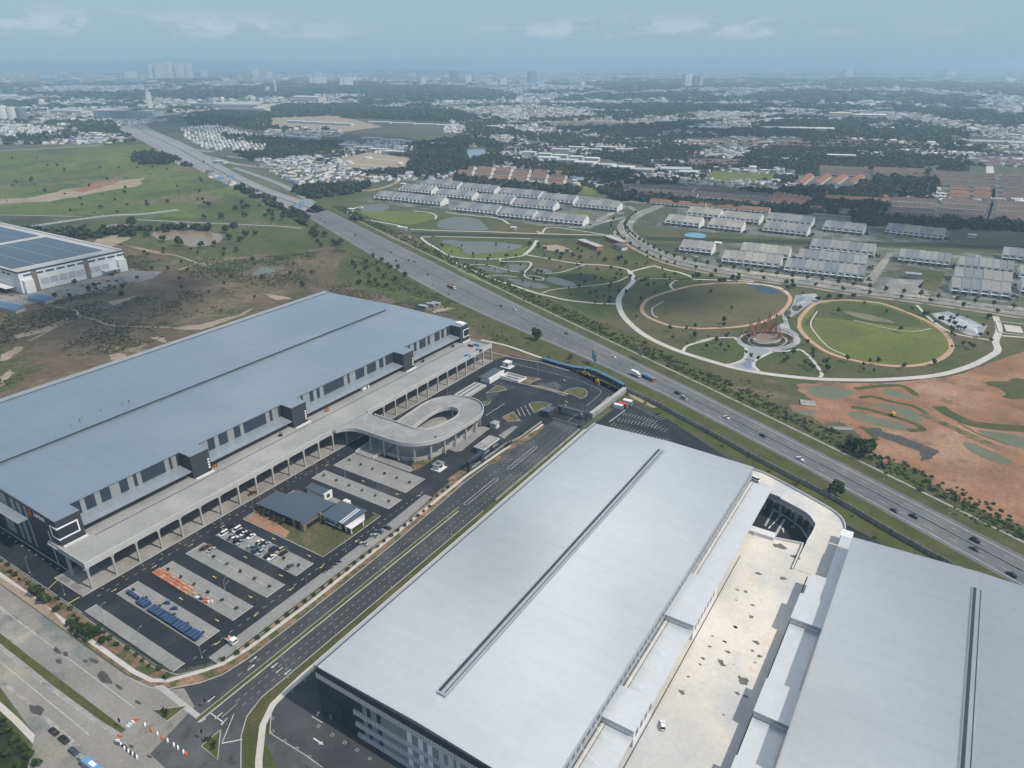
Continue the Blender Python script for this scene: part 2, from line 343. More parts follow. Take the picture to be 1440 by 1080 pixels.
# ================================================================ WAREHOUSES
def plane_y(px, py, Y):                 # point where the sight line meets the vertical plane y = Y
    u = (px - 720) / F; v = (py - 540) / F
    d = (u, math.cos(PITCH) - v * math.sin(PITCH), -math.sin(PITCH) - v * math.cos(PITCH))
    c, s = math.cos(PSI), math.sin(PSI); dx, dy = c * d[0] - s * d[1], s * d[0] + c * d[1]
    t = Y / dy; return dx * t, CAMH + d[2] * t
def text_part(txt, size, mname, parent, loc, rot, depth=0.12, name='sign_lettering'):
    cu = bpy.data.curves.new(name, 'FONT'); cu.body = txt; cu.size = size; cu.extrude = depth; cu.space_character = 1.1
    t = bpy.data.objects.new(name + '_tmp', cu); COL.objects.link(t); bpy.context.view_layer.update()
    me = bpy.data.meshes.new_from_object(t.evaluated_get(bpy.context.evaluated_depsgraph_get()))
    bpy.data.objects.remove(t); me.name = name; me.materials.clear(); me.materials.append(MT[mname])
    o = bpy.data.objects.new(name, me); COL.objects.link(o); o.location = loc; o.rotation_euler = rot; o.parent = parent
    return o
# ---- the blue-roofed warehouse on the left
A = thing('warehouse', 'long warehouse with pale blue metal roof, navy facade and white outlined corner windows', 'warehouse')
AX0, AX1, AXR, AY0, AY1, AZ = -443.0, -295.0, -304.0, 107.0, 403.0, 25.0
TW = [(107, 117.3), (171, 181.3), (234.8, 245.3), (329.8, 340), (393, 403)]
b = MB(); b.box(AX0, AXR, AY0, AY1, 0, AZ - 0.3); b.build('wall', 'navy', A)
RX = -364.0; RZ = 26.6
b = MB()
sl = (RZ - AZ) / (RX - AX0); sr = (RZ - AZ) / (AXR - RX)
b.face([(AX0, AY0, AZ), (RX, AY0, RZ), (RX, AY1, RZ), (AX0, AY1, AZ)]); b.face([(RX, AY0, RZ), (AXR + .6, AY0, AZ), (AXR + .6, AY1, AZ), (RX, AY1, RZ)])
b.face([(AX0, AY0, AZ - .5), (AXR + .6, AY0, AZ - .5), (AXR + .6, AY0, AZ), (RX, AY0, RZ), (AX0, AY0, AZ)]); b.face([(AX0, AY1, AZ), (RX, AY1, RZ), (AXR + .6, AY1, AZ), (AXR + .6, AY1, AZ - .5), (AX0, AY1, AZ - .5)])
b.face([(AXR + .6, AY0, AZ - .5), (AXR + .6, AY1, AZ - .5), (AXR + .6, AY1, AZ), (AXR + .6, AY0, AZ)])
b.build('roof', 'roof_steel_blue', A)
for y0, y1 in TW:
    b = MB(); b.box(AXR + .002, AX1, y0, y1, 0, AZ - .25, 0); b.box(AXR + .62, AX1 + .15, y0 - .15, y1 + .15, AZ - .24, AZ + .02, 1)
    t = b.build('stair_tower', ['charcoal', 'roof_steel_blue'], A)
    if y0 > 150 and y0 < 380:
        q = MB()
        for k in range(4): q.box(AX1 + .01, AX1 + .12, y1 - 1.6, y1 - .6, 14.2 + k * 1.5, 15.1 + k * 1.5)
        q.each('window', 'panel_white', t)
b = MB(); b.box(AX0 - .3, AX0 + 4.6, AY0, AY1, AZ - 1.6, AZ + 0.55); b.build('parapet_gutter', 'gutter_steel', A)
b = MB(); b.box(AX0 + 4.8, AX0 + 5.2, AY0 + .5, AY1 - .5, AZ - .1, AZ + .28); b.build('gutter_edge', 'charcoal', A)
b = MB(); b.box(RX - 1.3, RX + 1.3, 111, 389, RZ - .3, RZ + .95, 0); b.box(RX - 1.9, RX + 1.7, 110.6, 389.4, RZ + .96, RZ + 1.2, 1); b.build('ridge_vent', ['louvre_dark', 'roof_steel_blue'], A)
pan = {0: [(122, 124), (128.5, 131), (135.5, 140), (144, 146.8), (148.5, 150.6), (162.8, 165.2), (166.6, 169)],
       1: [(183, 187), (191, 193.5), (199, 203), (207, 209.2), (224, 226.6), (228.5, 232.5)],
       2: [(247, 249.5), (251, 256), (259, 261.5), (264, 267), (284, 287), (289, 294), (302, 304.5), (313, 316), (320, 322)],
       3: [(343, 345), (347, 351), (354, 357), (364, 366), (369, 374), (380, 382), (385, 388)]}
for i, seg in pan.items():
    for a, c in seg:
        b = MB(); b.box(AXR + .01, AXR + .16, a, c, 17.6, AZ - .7); b.build('facade_panel', 'panel_grey', A)
for i in range(4):
    y0, y1 = TW[i][1] + .4, TW[i + 1][0] - .4
    b = MB(); b.face([(AXR + .05, y0, 17.7), (AX1 - .4, y0, 16.8), (AX1 - .4, y1, 16.8), (AXR + .05, y1, 17.7)]); b.face([(AXR + .05, y1, 17.5), (AX1 - .4, y1, 16.4), (AX1 - .4, y0, 16.4), (AXR + .05, y0, 17.5)])
    b.face([(AX1 - .4, y0, 16.4), (AX1 - .4, y1, 16.4), (AX1 - .4, y1, 16.8), (AX1 - .4, y0, 16.8)]); b.face([(AXR + .05, y0, 17.5), (AX1 - .4, y0, 16.4), (AX1 - .4, y0, 16.8), (AXR + .05, y0, 17.7)])
    c = b.build('canopy', 'canopy_sheet', A)
    q = MB(); n = int((y1 - y0) / 4.6)
    for k in range(1, n): q.beam((AXR + .1, y0 + k * (y1 - y0) / n, 17.78), (AX1 - .6, y0 + k * (y1 - y0) / n, 16.9), .22, .1)
    q.each('rib', 'galv', c)
    q = MB(); n = int((y1 - y0) / 6)
    for k in range(n):
        yy = y0 + (k + .5) * (y1 - y0) / n; q.box(AXR + .01, AXR + .1, yy - 1.9, yy + 1.9, 12.5, 16.6)
    q.each('dock_door', 'charcoal', A)
b = MB(); n = 46
for k in range(n): b.box(AXR + .01, AXR + .1, 109 + k * 6.3, 112.6 + k * 6.3, 0.4, 6.0)
b.each('dock_door', 'glass_dark', A)
# white outlined windows that wrap the two end towers
b = MB(); zt, zb = 21.4, 15.6; d = .35
b.box(AX1, AX1 + d, AY0 - d, 115.6, zt - .55, zt); b.box(AX1, AX1 + d, AY0 - d, 115.6, zb, zb + .55); b.box(AX1, AX1 + d, 115.05, 115.6, zb + .55, zt - .55)
b.box(-300.6, AX1 - .002, AY0 - d, AY0, zt - .55, zt); b.box(-300.6, AX1 - .002, AY0 - d, AY0, zb, zb + .55); b.box(-300.6, -300.05, AY0 - d, AY0, zb + .55, zt - .55)
w = b.build('window_frame', 'panel_white', A)
b = MB(); b.box(AX1 + .02, AX1 + .1, AY0, 115.05, zb + .55, zt - .55); b.box(-300.05, AX1, AY0 - .1, AY0 - .02, zb + .55, zt - .55); b.build('pane', 'glass_dark', w)
b = MB(); b.box(AX1, AX1 + d, 396.2, AY1 + d, zt - .45, zt); b.box(AX1, AX1 + d, 396.2, AY1 + d, zb, zb + .45); b.box(AX1, AX1 + d, 396.2, 396.7, zb + .45, zt - .45); b.box(-300, AX1 - .002, AY1, AY1 + d, zt - .45, zt); b.box(-300, AX1 - .002, AY1, AY1 + d, zb, zb + .45)
w = b.build('window_frame', 'panel_white', A)
b = MB(); b.box(AX1 + .02, AX1 + .1, 396.7, AY1, zb + .45, zt - .45); b.build('pane', 'glass_dark', w)
b = MB(); b.box(-302, -296.5, AY1 - 6, AY1 - 1.5, AZ + .03, AZ + .9); b.build('roof_hatch', 'panel_white', A)
text_part('LOGOS', 2.5, 'panel_white', A, (-312.6, AY0 - .14, 21.3), (R(90), 0, 0))
b = MB()
for k, (dx, dz) in enumerate(((0, 0), (1.15, .3), (.1, 1.2), (1.2, 1.5))): b.box(-317.6 + dx, -316.9 + dx, AY0 - .2, AY0 - .02, 21.4 + dz, 21.9 + dz)
for k in range(3): b.box(-318.2, -315.6, AY0 - .2, AY0 - .02, 20.4 + k * .35, 20.6 + k * .35)
b.build('sign_emblem', 'paint_orange', A)
for a, c in ((-346, -338), (-333.5, -330.5), (-328, -325), (-321.5, -319.5)):
    b = MB(); b.box(a, c, AY0 - .15, AY0 - .01, 2, 23.6); b.build('facade_panel', 'panel_grey', A)
b = MB(); b.box(-380, -319, AY0 - 5, AY0 - .16, 17.6, 18.0); b.build('canopy', 'canopy_sheet', A)
b = MB(); b.cyl(-303.2, AY0 - .3, .2, 17.5, .16, n=6); b.build('downpipe', 'panel_white', A)
# ---- raised loading deck in front of it
V = thing('loading_viaduct', 'raised concrete loading deck on columns along the navy warehouse front', 'elevated road')
DX1 = -273.9; DZ = 12.4; YJ0, YJ1 = 243.2, 272.0
b = MB(); b.box(AXR + .01, DX1 - .7, 105.7, 402, DZ - .9, DZ); b.build('deck', 'concrete_deck', V)
def wall_run(name, y0, y1, par, mname='concrete_pale'):
    b = MB(); b.box(DX1 - .7, DX1, y0, y1, DZ - 1.7, DZ + 1.05); return b.build(name, mname, par)
wall_run('parapet', 105.0, YJ0, V); wall_run('parapet', YJ1, 402.6, V)
b = MB(); b.box(AX1 + .5, DX1 - .71, 105.0, 105.6, DZ - 1.5, DZ + 1.2); b.build('parapet', 'concrete', V)
b = MB(); b.box(AX1 + .5, DX1 - .71, 402.1, 402.6, DZ - 1.5, DZ + .9); b.build('parapet', 'concrete', V)
b = MB(); b.box(-291.4, -290.9, 119, 242, DZ + .004, DZ + .05); b.box(-291.4, -290.9, 244, 391, DZ + .004, DZ + .05); b.build('drain', 'charcoal', V)
for y0, y1 in TW:
    b = MB(); b.box(AX1 + 1.5, AX1 + 2.1, y0, y1, DZ, DZ + .9); b.build('kerb_wall', 'concrete_white', V)
for y0, y1 in ((106, YJ0), (YJ1, 402)):
    b = MB(); n = int((y1 - y0) / 10.65)
    for k in range(n + 1):
        for q in (0, 2.1):
            yy = min(y1, y0 + k * 10.65 + 3 + q); b.box(DX1 - .4, DX1 - .3, yy, yy + .1, DZ + 1.05, DZ + 1.75)
    b.box(DX1 - .38, DX1 - .32, y0, y1, DZ + 1.75, DZ + 1.82); b.build('railing', 'galv', V)
def col_mesh(b, x, y, z, w=.8, haunch=True):
    b.box(x - w / 2, x + w / 2, y - w / 2, y + w / 2, 0, z)
    if haunch:
        for sgn in (-1, 1): b.face([(x - w / 2 + .01, y + sgn * w / 2, z), (x - w / 2 + .01, y + sgn * (w / 2 + .85), z), (x - w / 2 + .01, y + sgn * w / 2, z - 1.0)][::sgn]); b.face([(x + w / 2 - .01, y + sgn * w / 2, z), (x + w / 2 - .01, y + sgn * (w / 2 + .85), z), (x + w / 2 - .01, y + sgn * w / 2, z - 1.0)][::-sgn]); b.face([(x - w / 2, y + sgn * (w / 2 + .85), z), (x + w / 2, y + sgn * (w / 2 + .85), z), (x + w / 2, y + sgn * w / 2, z - 1.0), (x - w / 2, y + sgn * w / 2, z - 1.0)])
for k in range(29):
    y = 105.6 + k * 10.6
    if y > 402.4: break
    b = MB(); col_mesh(b, DX1 - .46, y, DZ - 1.7); b.build('column', 'concrete', V)
    if k % 2 == 0:
        b = MB(); b.box(-290, -289, y - .5, y + .5, .3, DZ - .9); b.build('column', 'concrete', V)
        b = MB(); b.box(AXR + .1, DX1 - .71, y - .45, y + .45, DZ - 1.6, DZ - .91); b.build('cross_beam', 'concrete', V)
# ---- oval ramp
RP = thing('oval_ramp', 'oval concrete truck ramp on columns looping down beside the loading deck', 'ramp')
SECT = [((-274, 243), (-274, 272), 12.4), ((-270, 249.5), (-268, 271), 12.4), ((-264, 252.6), (-260, 270.8), 12.4), ((-255, 253), (-254, 270.7), 12.4), ((-241, 253), (-243, 270.2), 12.4), ((-232, 254.5), (-238.5, 270.3), 12.2), ((-225, 258.5), (-234, 272), 12.0), ((-220.5, 265), (-231, 275), 11.6), ((-218.3, 273), (-229, 281), 11.2), ((-218, 285), (-228.6, 288), 10.6), ((-218, 300), (-228.8, 297), 9.9), ((-219.5, 310), (-230.5, 303), 9.3), ((-224.5, 319.5), (-233.5, 307.5), 8.7), ((-232, 325.7), (-237.5, 310.5), 8.1), ((-241, 328), (-241, 311.3), 7.5), ((-250, 326), (-244.5, 310.3), 6.9), ((-257.5, 320), (-248, 306.5), 6.3), ((-261.5, 311), (-249.5, 300), 5.7), ((-262, 298), (-249.6, 290), 4.8), ((-262, 283), (-249.4, 280), 3.7), ((-262, 270), (-249.4, 270), 2.5), ((-262, 258), (-249.4, 258), 1.3), ((-262, 248), (-249.4, 248), .35)]
ou = smooth([(*s[0], s[2]) for s in SECT], 4); inn = smooth([(*s[1], s[2]) for s in SECT], 4)
def band(b, L, Rr, t):                  # a road slab between two edge lines
    for i in range(len(L) - 1):
        a, c, d, e = L[i], L[i + 1], Rr[i + 1], Rr[i]
        b.face([a, e, d, c][::-1]); dn = lambda p: (p[0], p[1], max(.02, p[2] - t))
        b.face([dn(a), dn(c), dn(d), dn(e)][::-1])
        b.face([a, c, dn(c), dn(a)]); b.face([e, dn(e), dn(d), d])
def parapet(b, L, w, z0, z1):
    o2 = offset([(p[0], p[1]) for p in L], w)
    for i in range(len(L) - 1):
        a, c = L[i], L[i + 1]; e, d = (*o2[i], a[2]), (*o2[i + 1], c[2])
        up = lambda p, q: (p[0], p[1], p[2] + q)
        lo = lambda p: (p[0], p[1], max(.02, p[2] + z0))
        b.face([up(a, z1), up(c, z1), up(d, z1), up(e, z1)]); b.face([lo(a), lo(c), up(c, z1), up(a, z1)]); b.face([up(e, z1), up(d, z1), lo(d), lo(e)]); b.face([lo(e), lo(d), lo(c), lo(a)])
    for p, q in ((L[0], o2[0]), (L[-1], o2[-1])): b.face([(p[0], p[1], max(.02, p[2] + z0)), (p[0], p[1], p[2] + z1), (*q, p[2] + z1), (*q, max(.02, p[2] + z0))])
b = MB(); band(b, ou, inn, .8); b.build('deck', 'ramp_deck', RP)
b = MB(); parapet(b, ou[1:], -.45, -1.3, 1.05); b.build('parapet', 'concrete_pale', RP)
b = MB(); parapet(b, inn[4:], .45, -1.2, 1.05); b.build('parapet', 'concrete_pale', RP)
od = [(p[0], p[1]) for p in ou]; oi = offset(od, 1.6)
for i in range(8, len(ou) - 14, 1):
    pass
acc = [(x, y, h) for x, y, h in along(ou[10:70], 10.0, 4.0)]
def zat(L, x, y): return min(L, key=lambda p: (p[0] - x) ** 2 + (p[1] - y) ** 2)[2]
for x, y, h in acc:
    z = zat(ou, x, y) - .85; nx, ny = -math.sin(h), math.cos(h)
    b = MB(); b.obox(x + nx * 1.4, y + ny * 1.4, .9, .9, 0, z, h); b.build('column', 'concrete', RP)
for x, y, h in along(inn[24:64], 9.0, 3.0):
    z = zat(inn, x, y) - .85; nx, ny = -math.sin(h), math.cos(h)
    b = MB(); b.obox(x - nx * 1.2, y - ny * 1.2, .8, .8, 0, z, h); b.build('column', 'concrete', RP)
apr = offset([(p[0], p[1]) for p in ou[13:56]], 3.0)
b = MB(); b.kerb(apr, .5, 0, 2.1); b.build('retaining_wall', 'concrete', RP)
b = MB(); b.prism([(p[0], p[1]) for p in offset([(p[0], p[1]) for p in ou[14:74]], 3.6)][::-1], .05, .18); struct(b.build('loading_apron', 'concrete_floor'))
t = thing('tarpaulin', 'light blue tarpaulin spread on the floor inside the oval ramp', 'tarpaulin', (-240, 296, .19), 1.2); b = MB(); b.prism([(-9, -2.2), (-3, -2.6), (4, -2), (10, -1.6), (10, 1.4), (3, 2), (-4, 1.8), (-9, 2.2)], 0, .25); b.build('sheet', 'car_lightblue' if 'car_lightblue' in MT else 'pool_water', t); b = MB(); b.box(-12, -9.6, -1.5, .5, 0, .9); b.build('bundle', 'tarp_blue', t)
b = MB(); b.face([(-249.2, 246.2, .35), (-249.2, 258, 1.2), (-249.2, 258, .0), (-249.2, 246.2, 0)]); b.face([(-262.2, 246.2, .35), (-262.2, 246.2, 0), (-262.2, 258, 0), (-262.2, 258, 1.2)]); b.build('toe_wall', 'concrete', RP)
for i, (x, y, h) in enumerate(along(ou[10:66], 16.0, 6.0)):
    z = zat(ou, x, y); nx, ny = -math.sin(h), math.cos(h)
    t = thing('ramp_lamp', 'slim lamp mast on the parapet of the oval ramp', 'lamp post', (x + nx * .2, y + ny * .2, z + 1.0), h + math.pi / 2, 'lamp masts round the oval ramp')
    b = MB(); b.cyl(0, 0, 0, 5.0, .07, .05, 6); b.build('pole', 'galv', t)
    b = MB(); b.box(-.1, 1.0, -.12, .12, 4.95, 5.1); b.build('lamp_head', 'steel_grey', t)
# ---- silver warehouse in the middle
B = thing('warehouse', 'silver roofed warehouse with navy and grey banded end wall beside the new road', 'warehouse')
BX0, BX1, BY0, BY1, BZ = -148.0, -62.0, 112.3, 315.0, 21.5
def big_roof(par, X0, X1, Y0, Y1, Zr, XR, ZR, mname):
    b = MB()
    b.face([(X0, Y0, Zr), (XR, Y0, ZR), (XR, Y1, ZR), (X0, Y1, Zr)]); b.face([(XR, Y0, ZR), (X1, Y0, Zr), (X1, Y1, Zr), (XR, Y1, ZR)])
    b.face([(X0, Y0, Zr - .4), (X1, Y0, Zr - .4), (X1, Y0, Zr), (XR, Y0, ZR), (X0, Y0, Zr)]); b.face([(X0, Y1, Zr), (XR, Y1, ZR), (X1, Y1, Zr), (X1, Y1, Zr - .4), (X0, Y1, Zr - .4)])
    b.face([(X0, Y0, Zr - .4), (X0, Y0, Zr), (X0, Y1, Zr), (X0, Y1, Zr - .4)]); b.face([(X1, Y0, Zr - .4), (X1, Y1, Zr - .4), (X1, Y1, Zr), (X1, Y0, Zr)])
    return b.build('roof', mname, par)
def vent(par, XR, ZR, y0, y1):
    b = MB(); b.box(XR - 1.7, XR + 1.7, y0, y1, ZR - .4, ZR + .55); v = b.build('ridge_vent', 'gutter_steel', par)
    b = MB(); b.box(XR - 1.35, XR - .45, y0 + .8, y1 - .8, ZR + .56, ZR + .75); b.box(XR + .8, XR + 1.1, y0 + .8, y1 - .8, ZR + .56, ZR + .62); b.build('louvre', 'louvre_dark', v)
b = MB(); b.box(BX0 + .4, BX1 - .02, BY0 + .3, BY1 - .3, 0, BZ - .35); b.build('wall', 'navy', B)
big_roof(B, BX0 + 1.2, BX1, BY0 + .15, BY1, BZ, -105, 22.9, 'roof_steel'); vent(B, -105, 22.9, 124, 304)
b = MB(); b.box(BX0, BX0 + 1.1, BY0, BY1, BZ - 1.2, BZ + .35); b.build('parapet_gutter', 'gutter_steel', B)
b = MB(); b.box(BX0 + 1.15, BX0 + 1.4, BY0 + .3, BY1, BZ - .1, BZ + .12); b.build('gutter_edge', 'charcoal', B)
b = MB(); b.box(BX0 + 1.1, BX1, BY0 - .1, BY0 + .14, BZ - 2.6, BZ + .15); b.build('fascia', 'charcoal', B)
for k, (z0, z1, xs) in enumerate(((16.9, 18.9, -147.2), (10.2, 11.9, -131.4), (5.2, 6.9, -131), (.5, 2.1, -130.6))):
    b = MB(); b.box(xs, BX1 - 1, BY0 - .35, BY0 + .29, z0, z1); b.build('louvre_band', 'louvre_band', B)
pz = Z(440, 930, 5.143)
xs = [plane_y(p[0], p[1], BY0)[0] for p in pz((350, 310), (382, 330), (412, 350), (455, 375), (488, 395), (675, 500), (710, 520), (757, 548), (793, 570), (825, 590), (860, 610), (908, 640), (945, 665), (975, 690), (1015, 710), (1035, 720), (1065, 740))]
mats = ['panel_grey', None, 'panel_grey', None, 'panel_green', 'panel_white', 'panel_green', 'panel_white', 'panel_green', 'panel_white', 'panel_green', 'panel_beige', 'panel_green', 'panel_beige', 'panel_green', 'panel_beige']
for (z0, z1) in ((12.0, 16.8), (7.0, 10.1), (2.2, 5.1)):
    for (a, c), mm in zip(zip(xs, xs[1:]), mats):
        if mm: b = MB(); b.box(a, c, BY0 + .05, BY0 + .28, z0, z1); b.build('facade_panel', mm, B)
    k = 0; a = xs[-1]
    while a < BX1 - 4:
        b = MB(); b.box(a, a + 3.2, BY0 + .05, BY0 + .28, z0, z1); b.build('facade_panel', ('panel_green', 'panel_beige')[k % 2], B); a += 3.2; k += 1
b = MB(); b.box(BX0 + 1.2, BX0 + 11, BY0 + .05, BY0 + .28, .2, 9.5); b.build('door_panel', 'charcoal', B)
b = MB(); b.box(BX0 + 4.4, BX0 + 5.4, BY0 - .1, BY0 + .04, .1, 2.3); b.build('door', 'steel_grey', B)
# right-hand wall over the loading side: window strip, lower canopies, taller roof boxes
b = MB(); b.box(BX1 - .01, BX1 + .1, BY0 + 1, BY1 - 1, 15.5, 21.0); b.build('wall_cladding', 'wall_grey', B)
b = MB(); n = 60
for k in range(n):
    y = BY0 + 3 + k * (BY1 - BY0 - 6) / n; b.box(BX1 + .11, BX1 + .16, y + .2, y + 2.4, 18.0, 19.6)
b.each('window', 'glass_blue', B)
b = MB(); b.box(BX1 + .05, BX1 + .3, BY0, BY1, BZ - .75, BZ + .05); b.build('gutter', 'gutter_steel', B)
LOW = [(80, 148.5, 14.5), (162.5, 201, 14.5), (228, 311, 15.2)]; HI = [(148.5, 162.5, 17), (201, 228, 17)]
def annex(par, x0, x1, lo, hi, side, mroof):
    for y0, y1, z in lo:
        b = MB(); b.box(x0, x1, y0, y1, z - .5, z); c = b.build('canopy', mroof, par)
        g = x0 + .35 if side > 0 else x1 - 1.25
        q = MB(); q.box(g, g + .9, y0 + .05, y1 - .05, z + .01, z + .12); q.build('gutter', 'panel_beige', c)
        q = MB(); q.box(g + 1.0, g + 1.15, y0 + .05, y1 - .05, z + .01, z + .1); q.build('gutter_edge', 'charcoal', c)
    for y0, y1, z in hi:
        b = MB(); b.box(x0, x1, y0, y1, 10, z - .4, 0); b.box(x0 - .1, x1 + .1, y0 - .1, y1 + .1, z - .39, z, 1); c = b.build('dock_office', ['wall_white', mroof], par)
        q = MB(); xx = x1 if side > 0 else x0
        k = y0 + 1.5
        while k < y1 - 2: q.box(xx - .06, xx + .06, k, k + 2.2, 13.2, 15.6); k += 3.4
        q.each('window', 'glass_blue', c)
        q = MB(); q.box(x0 + .3, x1 - .3, y0 - .25, y0 - .101, z - 1.3, z - .41); q.build('fascia', 'gutter_steel', c)
annex(B, BX1 + .2, -51.2, LOW, HI, 1, 'roof_white')
b = MB()
for y in (84, 94, 104, 114, 124, 134, 143, 166, 175, 184, 193, 233, 246, 259, 272, 285, 298): b.tube([(BX1 + .2, y, 18.6), (-55.5, y, 15.3)], .07, 4)
b.each('canopy_stay', 'panel_white', B)
b = MB()
for y in range(114, 312, 6): b.box(BX1 + .5, BX1 + .6, y, y + .1, 15.3, 16.6)
b.box(BX1 + .5, BX1 + .56, BY0 + 2, 311, 16.55, 16.65); b.build('railing', 'galv', B)
# ---- silver warehouse on the right
Cw = thing('warehouse', 'silver roofed warehouse at the right edge with a long ridge vent', 'warehouse')
CX0, CX1, CY0, CY1 = -11.7, 76.0, 60.0, 280.5
b = MB(); b.box(CX0 + .3, CX1 - .3, CY0, CY1 - .3, 0, BZ - .41); b.build('wall', 'navy', Cw)
big_roof(Cw, CX0, CX1, CY0, CY1, BZ, 32.3, 22.9, 'roof_steel'); vent(Cw, 32.3, 22.9, 80, 269)
b = MB(); b.box(CX0 - .35, CX0 - .01, CY0, CY1, BZ - .8, BZ + .06); b.build('gutter', 'gutter_steel', Cw)
b = MB(); b.box(CX0 - .1, CX0 + .29, CY0, CY1 - .5, 15, BZ - .81); b.build('wall_cladding', 'wall_grey', Cw)
annex(Cw, -23, CX0 - .36, [(157, 175.4, 14.5), (190.8, 223.8, 14.5)], [(143, 157, 17), (175.5, 190.7, 17), (223.9, 239.3, 17)], -1, 'roof_white')
b = MB(); b.box(-21.9, CX0 - .36, 239.5, 254.5, 10, 15.9, 0); b.box(-22, CX0 - .36, 239.45, 254.6, 15.91, 16.2, 1); b.build('dock_office', ['wall_white', 'roof_white'], Cw)
b = MB(); b.box(-16.6, CX0 - .36, 254.7, 288.5, 10, 15.0, 0); b.box(-16.7, CX0 - .36, 254.65, 288.6, 15.01, 15.3, 1); b.build('dock_office', ['wall_white', 'roof_white'], Cw)
b = MB(); b.box(-17.2, -12.6, 289.5, 295, 9, 14.8); b.build('stair_cap', 'wall_white', Cw)
# ---- raised truck deck between the two, and the curved ramp at its far end
D = thing('truck_deck', 'pale stained concrete truck deck between the two silver warehouses', 'elevated road')
b = MB(); b.box(-62, -49.9, 60, 279, 9.0, 9.95, 0); b.prism([(-49.89, 60), (CX0, 60), (CX0, 262), (-29.9, 262), (-29.9, 281), (-49.89, 276.5)], 9.0, 10.0, 0); b.build('deck', 'concrete_stained', D)
b = MB(); b.box(-50.75, -50.5, 60, 259, 10.01, 10.1); b.box(-23.9, -23.5, 60, 260, 10.01, 10.1); b.build('drain', 'charcoal', D)
b = MB(); b.prism([(-50, 276.4), (-30, 280.9), (-30, 281.3), (-50, 276.9)], 8.4, 11.0); b.box(-30.2, -29.85, 261, 280.8, 10, 11.1); b.build('parapet', 'concrete_white', D)
b = MB(); b.box(-54, -41.5, 276.95, 281, 9, 11.6); b.build('landing', 'concrete_white', D)
rr = random.Random(3)
spots = Z(840, 640, 3)((770, 385), (785, 520), (590, 568), (625, 575), (585, 612), (655, 633), (650, 682), (582, 725), (485, 763), (540, 788), (475, 808), (550, 830), (520, 870), (530, 885), (445, 858), (433, 883), (670, 790), (685, 848), (665, 875), (655, 825), (615, 950), (590, 1005), (625, 1018), (355, 1000), (385, 935), (680, 500), (835, 430)) + Z(1000, 870, 5.143)((175, 60), (90, 695), (165, 330), (95, 165))
sz = [3.2, 1.9, 1, 1.2, .6, 1.0, 1.4, 1.0, .7, .8, .9, 1.2, 1.6, 1.2, 1, .8, 1.5, 1.3, .6, .9, 2.9, 1.1, 1.0, 1.5, .8, 1.6, 2.4, 1.2, .6, .4, .9]
b = MB()
for (px, py), s in zip(spots, sz):
    x, y = U(px, py, 10.0); ph = rr.uniform(0, 6); n = 26
    b.sheet([(x + s * .75 * (1 + .28 * math.sin(2 * t + ph) + .12 * math.sin(5 * t) + rr.uniform(-.06, .06)) * math.cos(t), y + s * .55 * (1 + .25 * math.cos(3 * t + ph) + .1 * math.cos(6 * t + ph) + rr.uniform(-.06, .06)) * math.sin(t)) for t in [6.283 * i / n for i in range(n)]], 10.02)
struct(b.build('stain', 'stain_wet', D), 'stuff')
e = Z(1000, 620, 6)
ro = [U(p[0], p[1], 11) for p in e((375, 235), (500, 285), (700, 390), (900, 500), (1020, 570), (1090, 625), (1125, 675), (1135, 740))]
ri = [U(p[0], p[1], 11) for p in e((530, 450), (590, 485), (640, 510), (760, 575), (830, 625), (870, 680), (880, 705), (850, 770))]
ro = [(-95, 340), (-80, 336.5)] + ro + [(-16.3, 289), (-16.7, 262.2)]; ri = [(-95, 321), (-80, 319.5)] + ri + [(-29.3, 279), (-29.6, 262.2)]
zz = [6, 8, 10, 10, 10, 10, 10, 10, 10, 10, 10, 10]
lo = smooth([(*p, q) for p, q in zip(ro, zz)], 4); li = smooth([(*p, q) for p, q in zip(ri, zz)], 4)
CR = thing('curved_ramp', 'curved concrete ramp with white parapet at the far end of the truck deck', 'ramp')
b = MB(); band(b, lo, li, .9); b.build('deck', 'concrete_stained', CR)
b = MB(); parapet(b, lo[:-6], -.3, -.9, 1.0); b.build('parapet', 'concrete_white', CR)
b = MB(); parapet(b, li[:-5], .3, -2.1, .95); b.build('parapet', 'concrete_white', CR)
for x, y, h in along([(p[0], p[1]) for p in li[6:36]], 8.5, 2):
    b = MB(); b.obox(x - math.sin(h) * .9, y + math.cos(h) * .9, .9, .9, 0, 9.0, h); b.build('column', 'concrete', CR)
for x, y, h in along([(p[0], p[1]) for p in lo[4:40]], 9.5, 2):
    b = MB(); b.obox(x + math.sin(h) * .9, y - math.cos(h) * .9, .9, .9, 0, 9.0, h); b.build('column', 'concrete', CR)
# ================================================================ GROUND, ROADS, PARK
def sheet(name, poly, z, m, kind='structure'):
    b = MB(); b.sheet(poly, z); return struct(b.build(name, m), kind)
def psheet(name, px, z, m, sm=0, rough=0, seed=1):
    p = G(px)
    if sm: p = smooth(p, sm, True)
    if rough: p = rough_edge(p, rough, 5, seed)
    return sheet(name, p, z, m)
def lane(name, px, w, z, m, sm=4, closed=False):
    p = G(px); p = smooth(p, sm, closed) if sm else p
    b = MB(); b.ribbon(p, w, z, 0, closed); struct(b.build(name, m)); return p
b = MB(); b.box(-66000, 66000, -4000, 66000, -.9, 0); struct(b.build('ground', 'ground_far'))
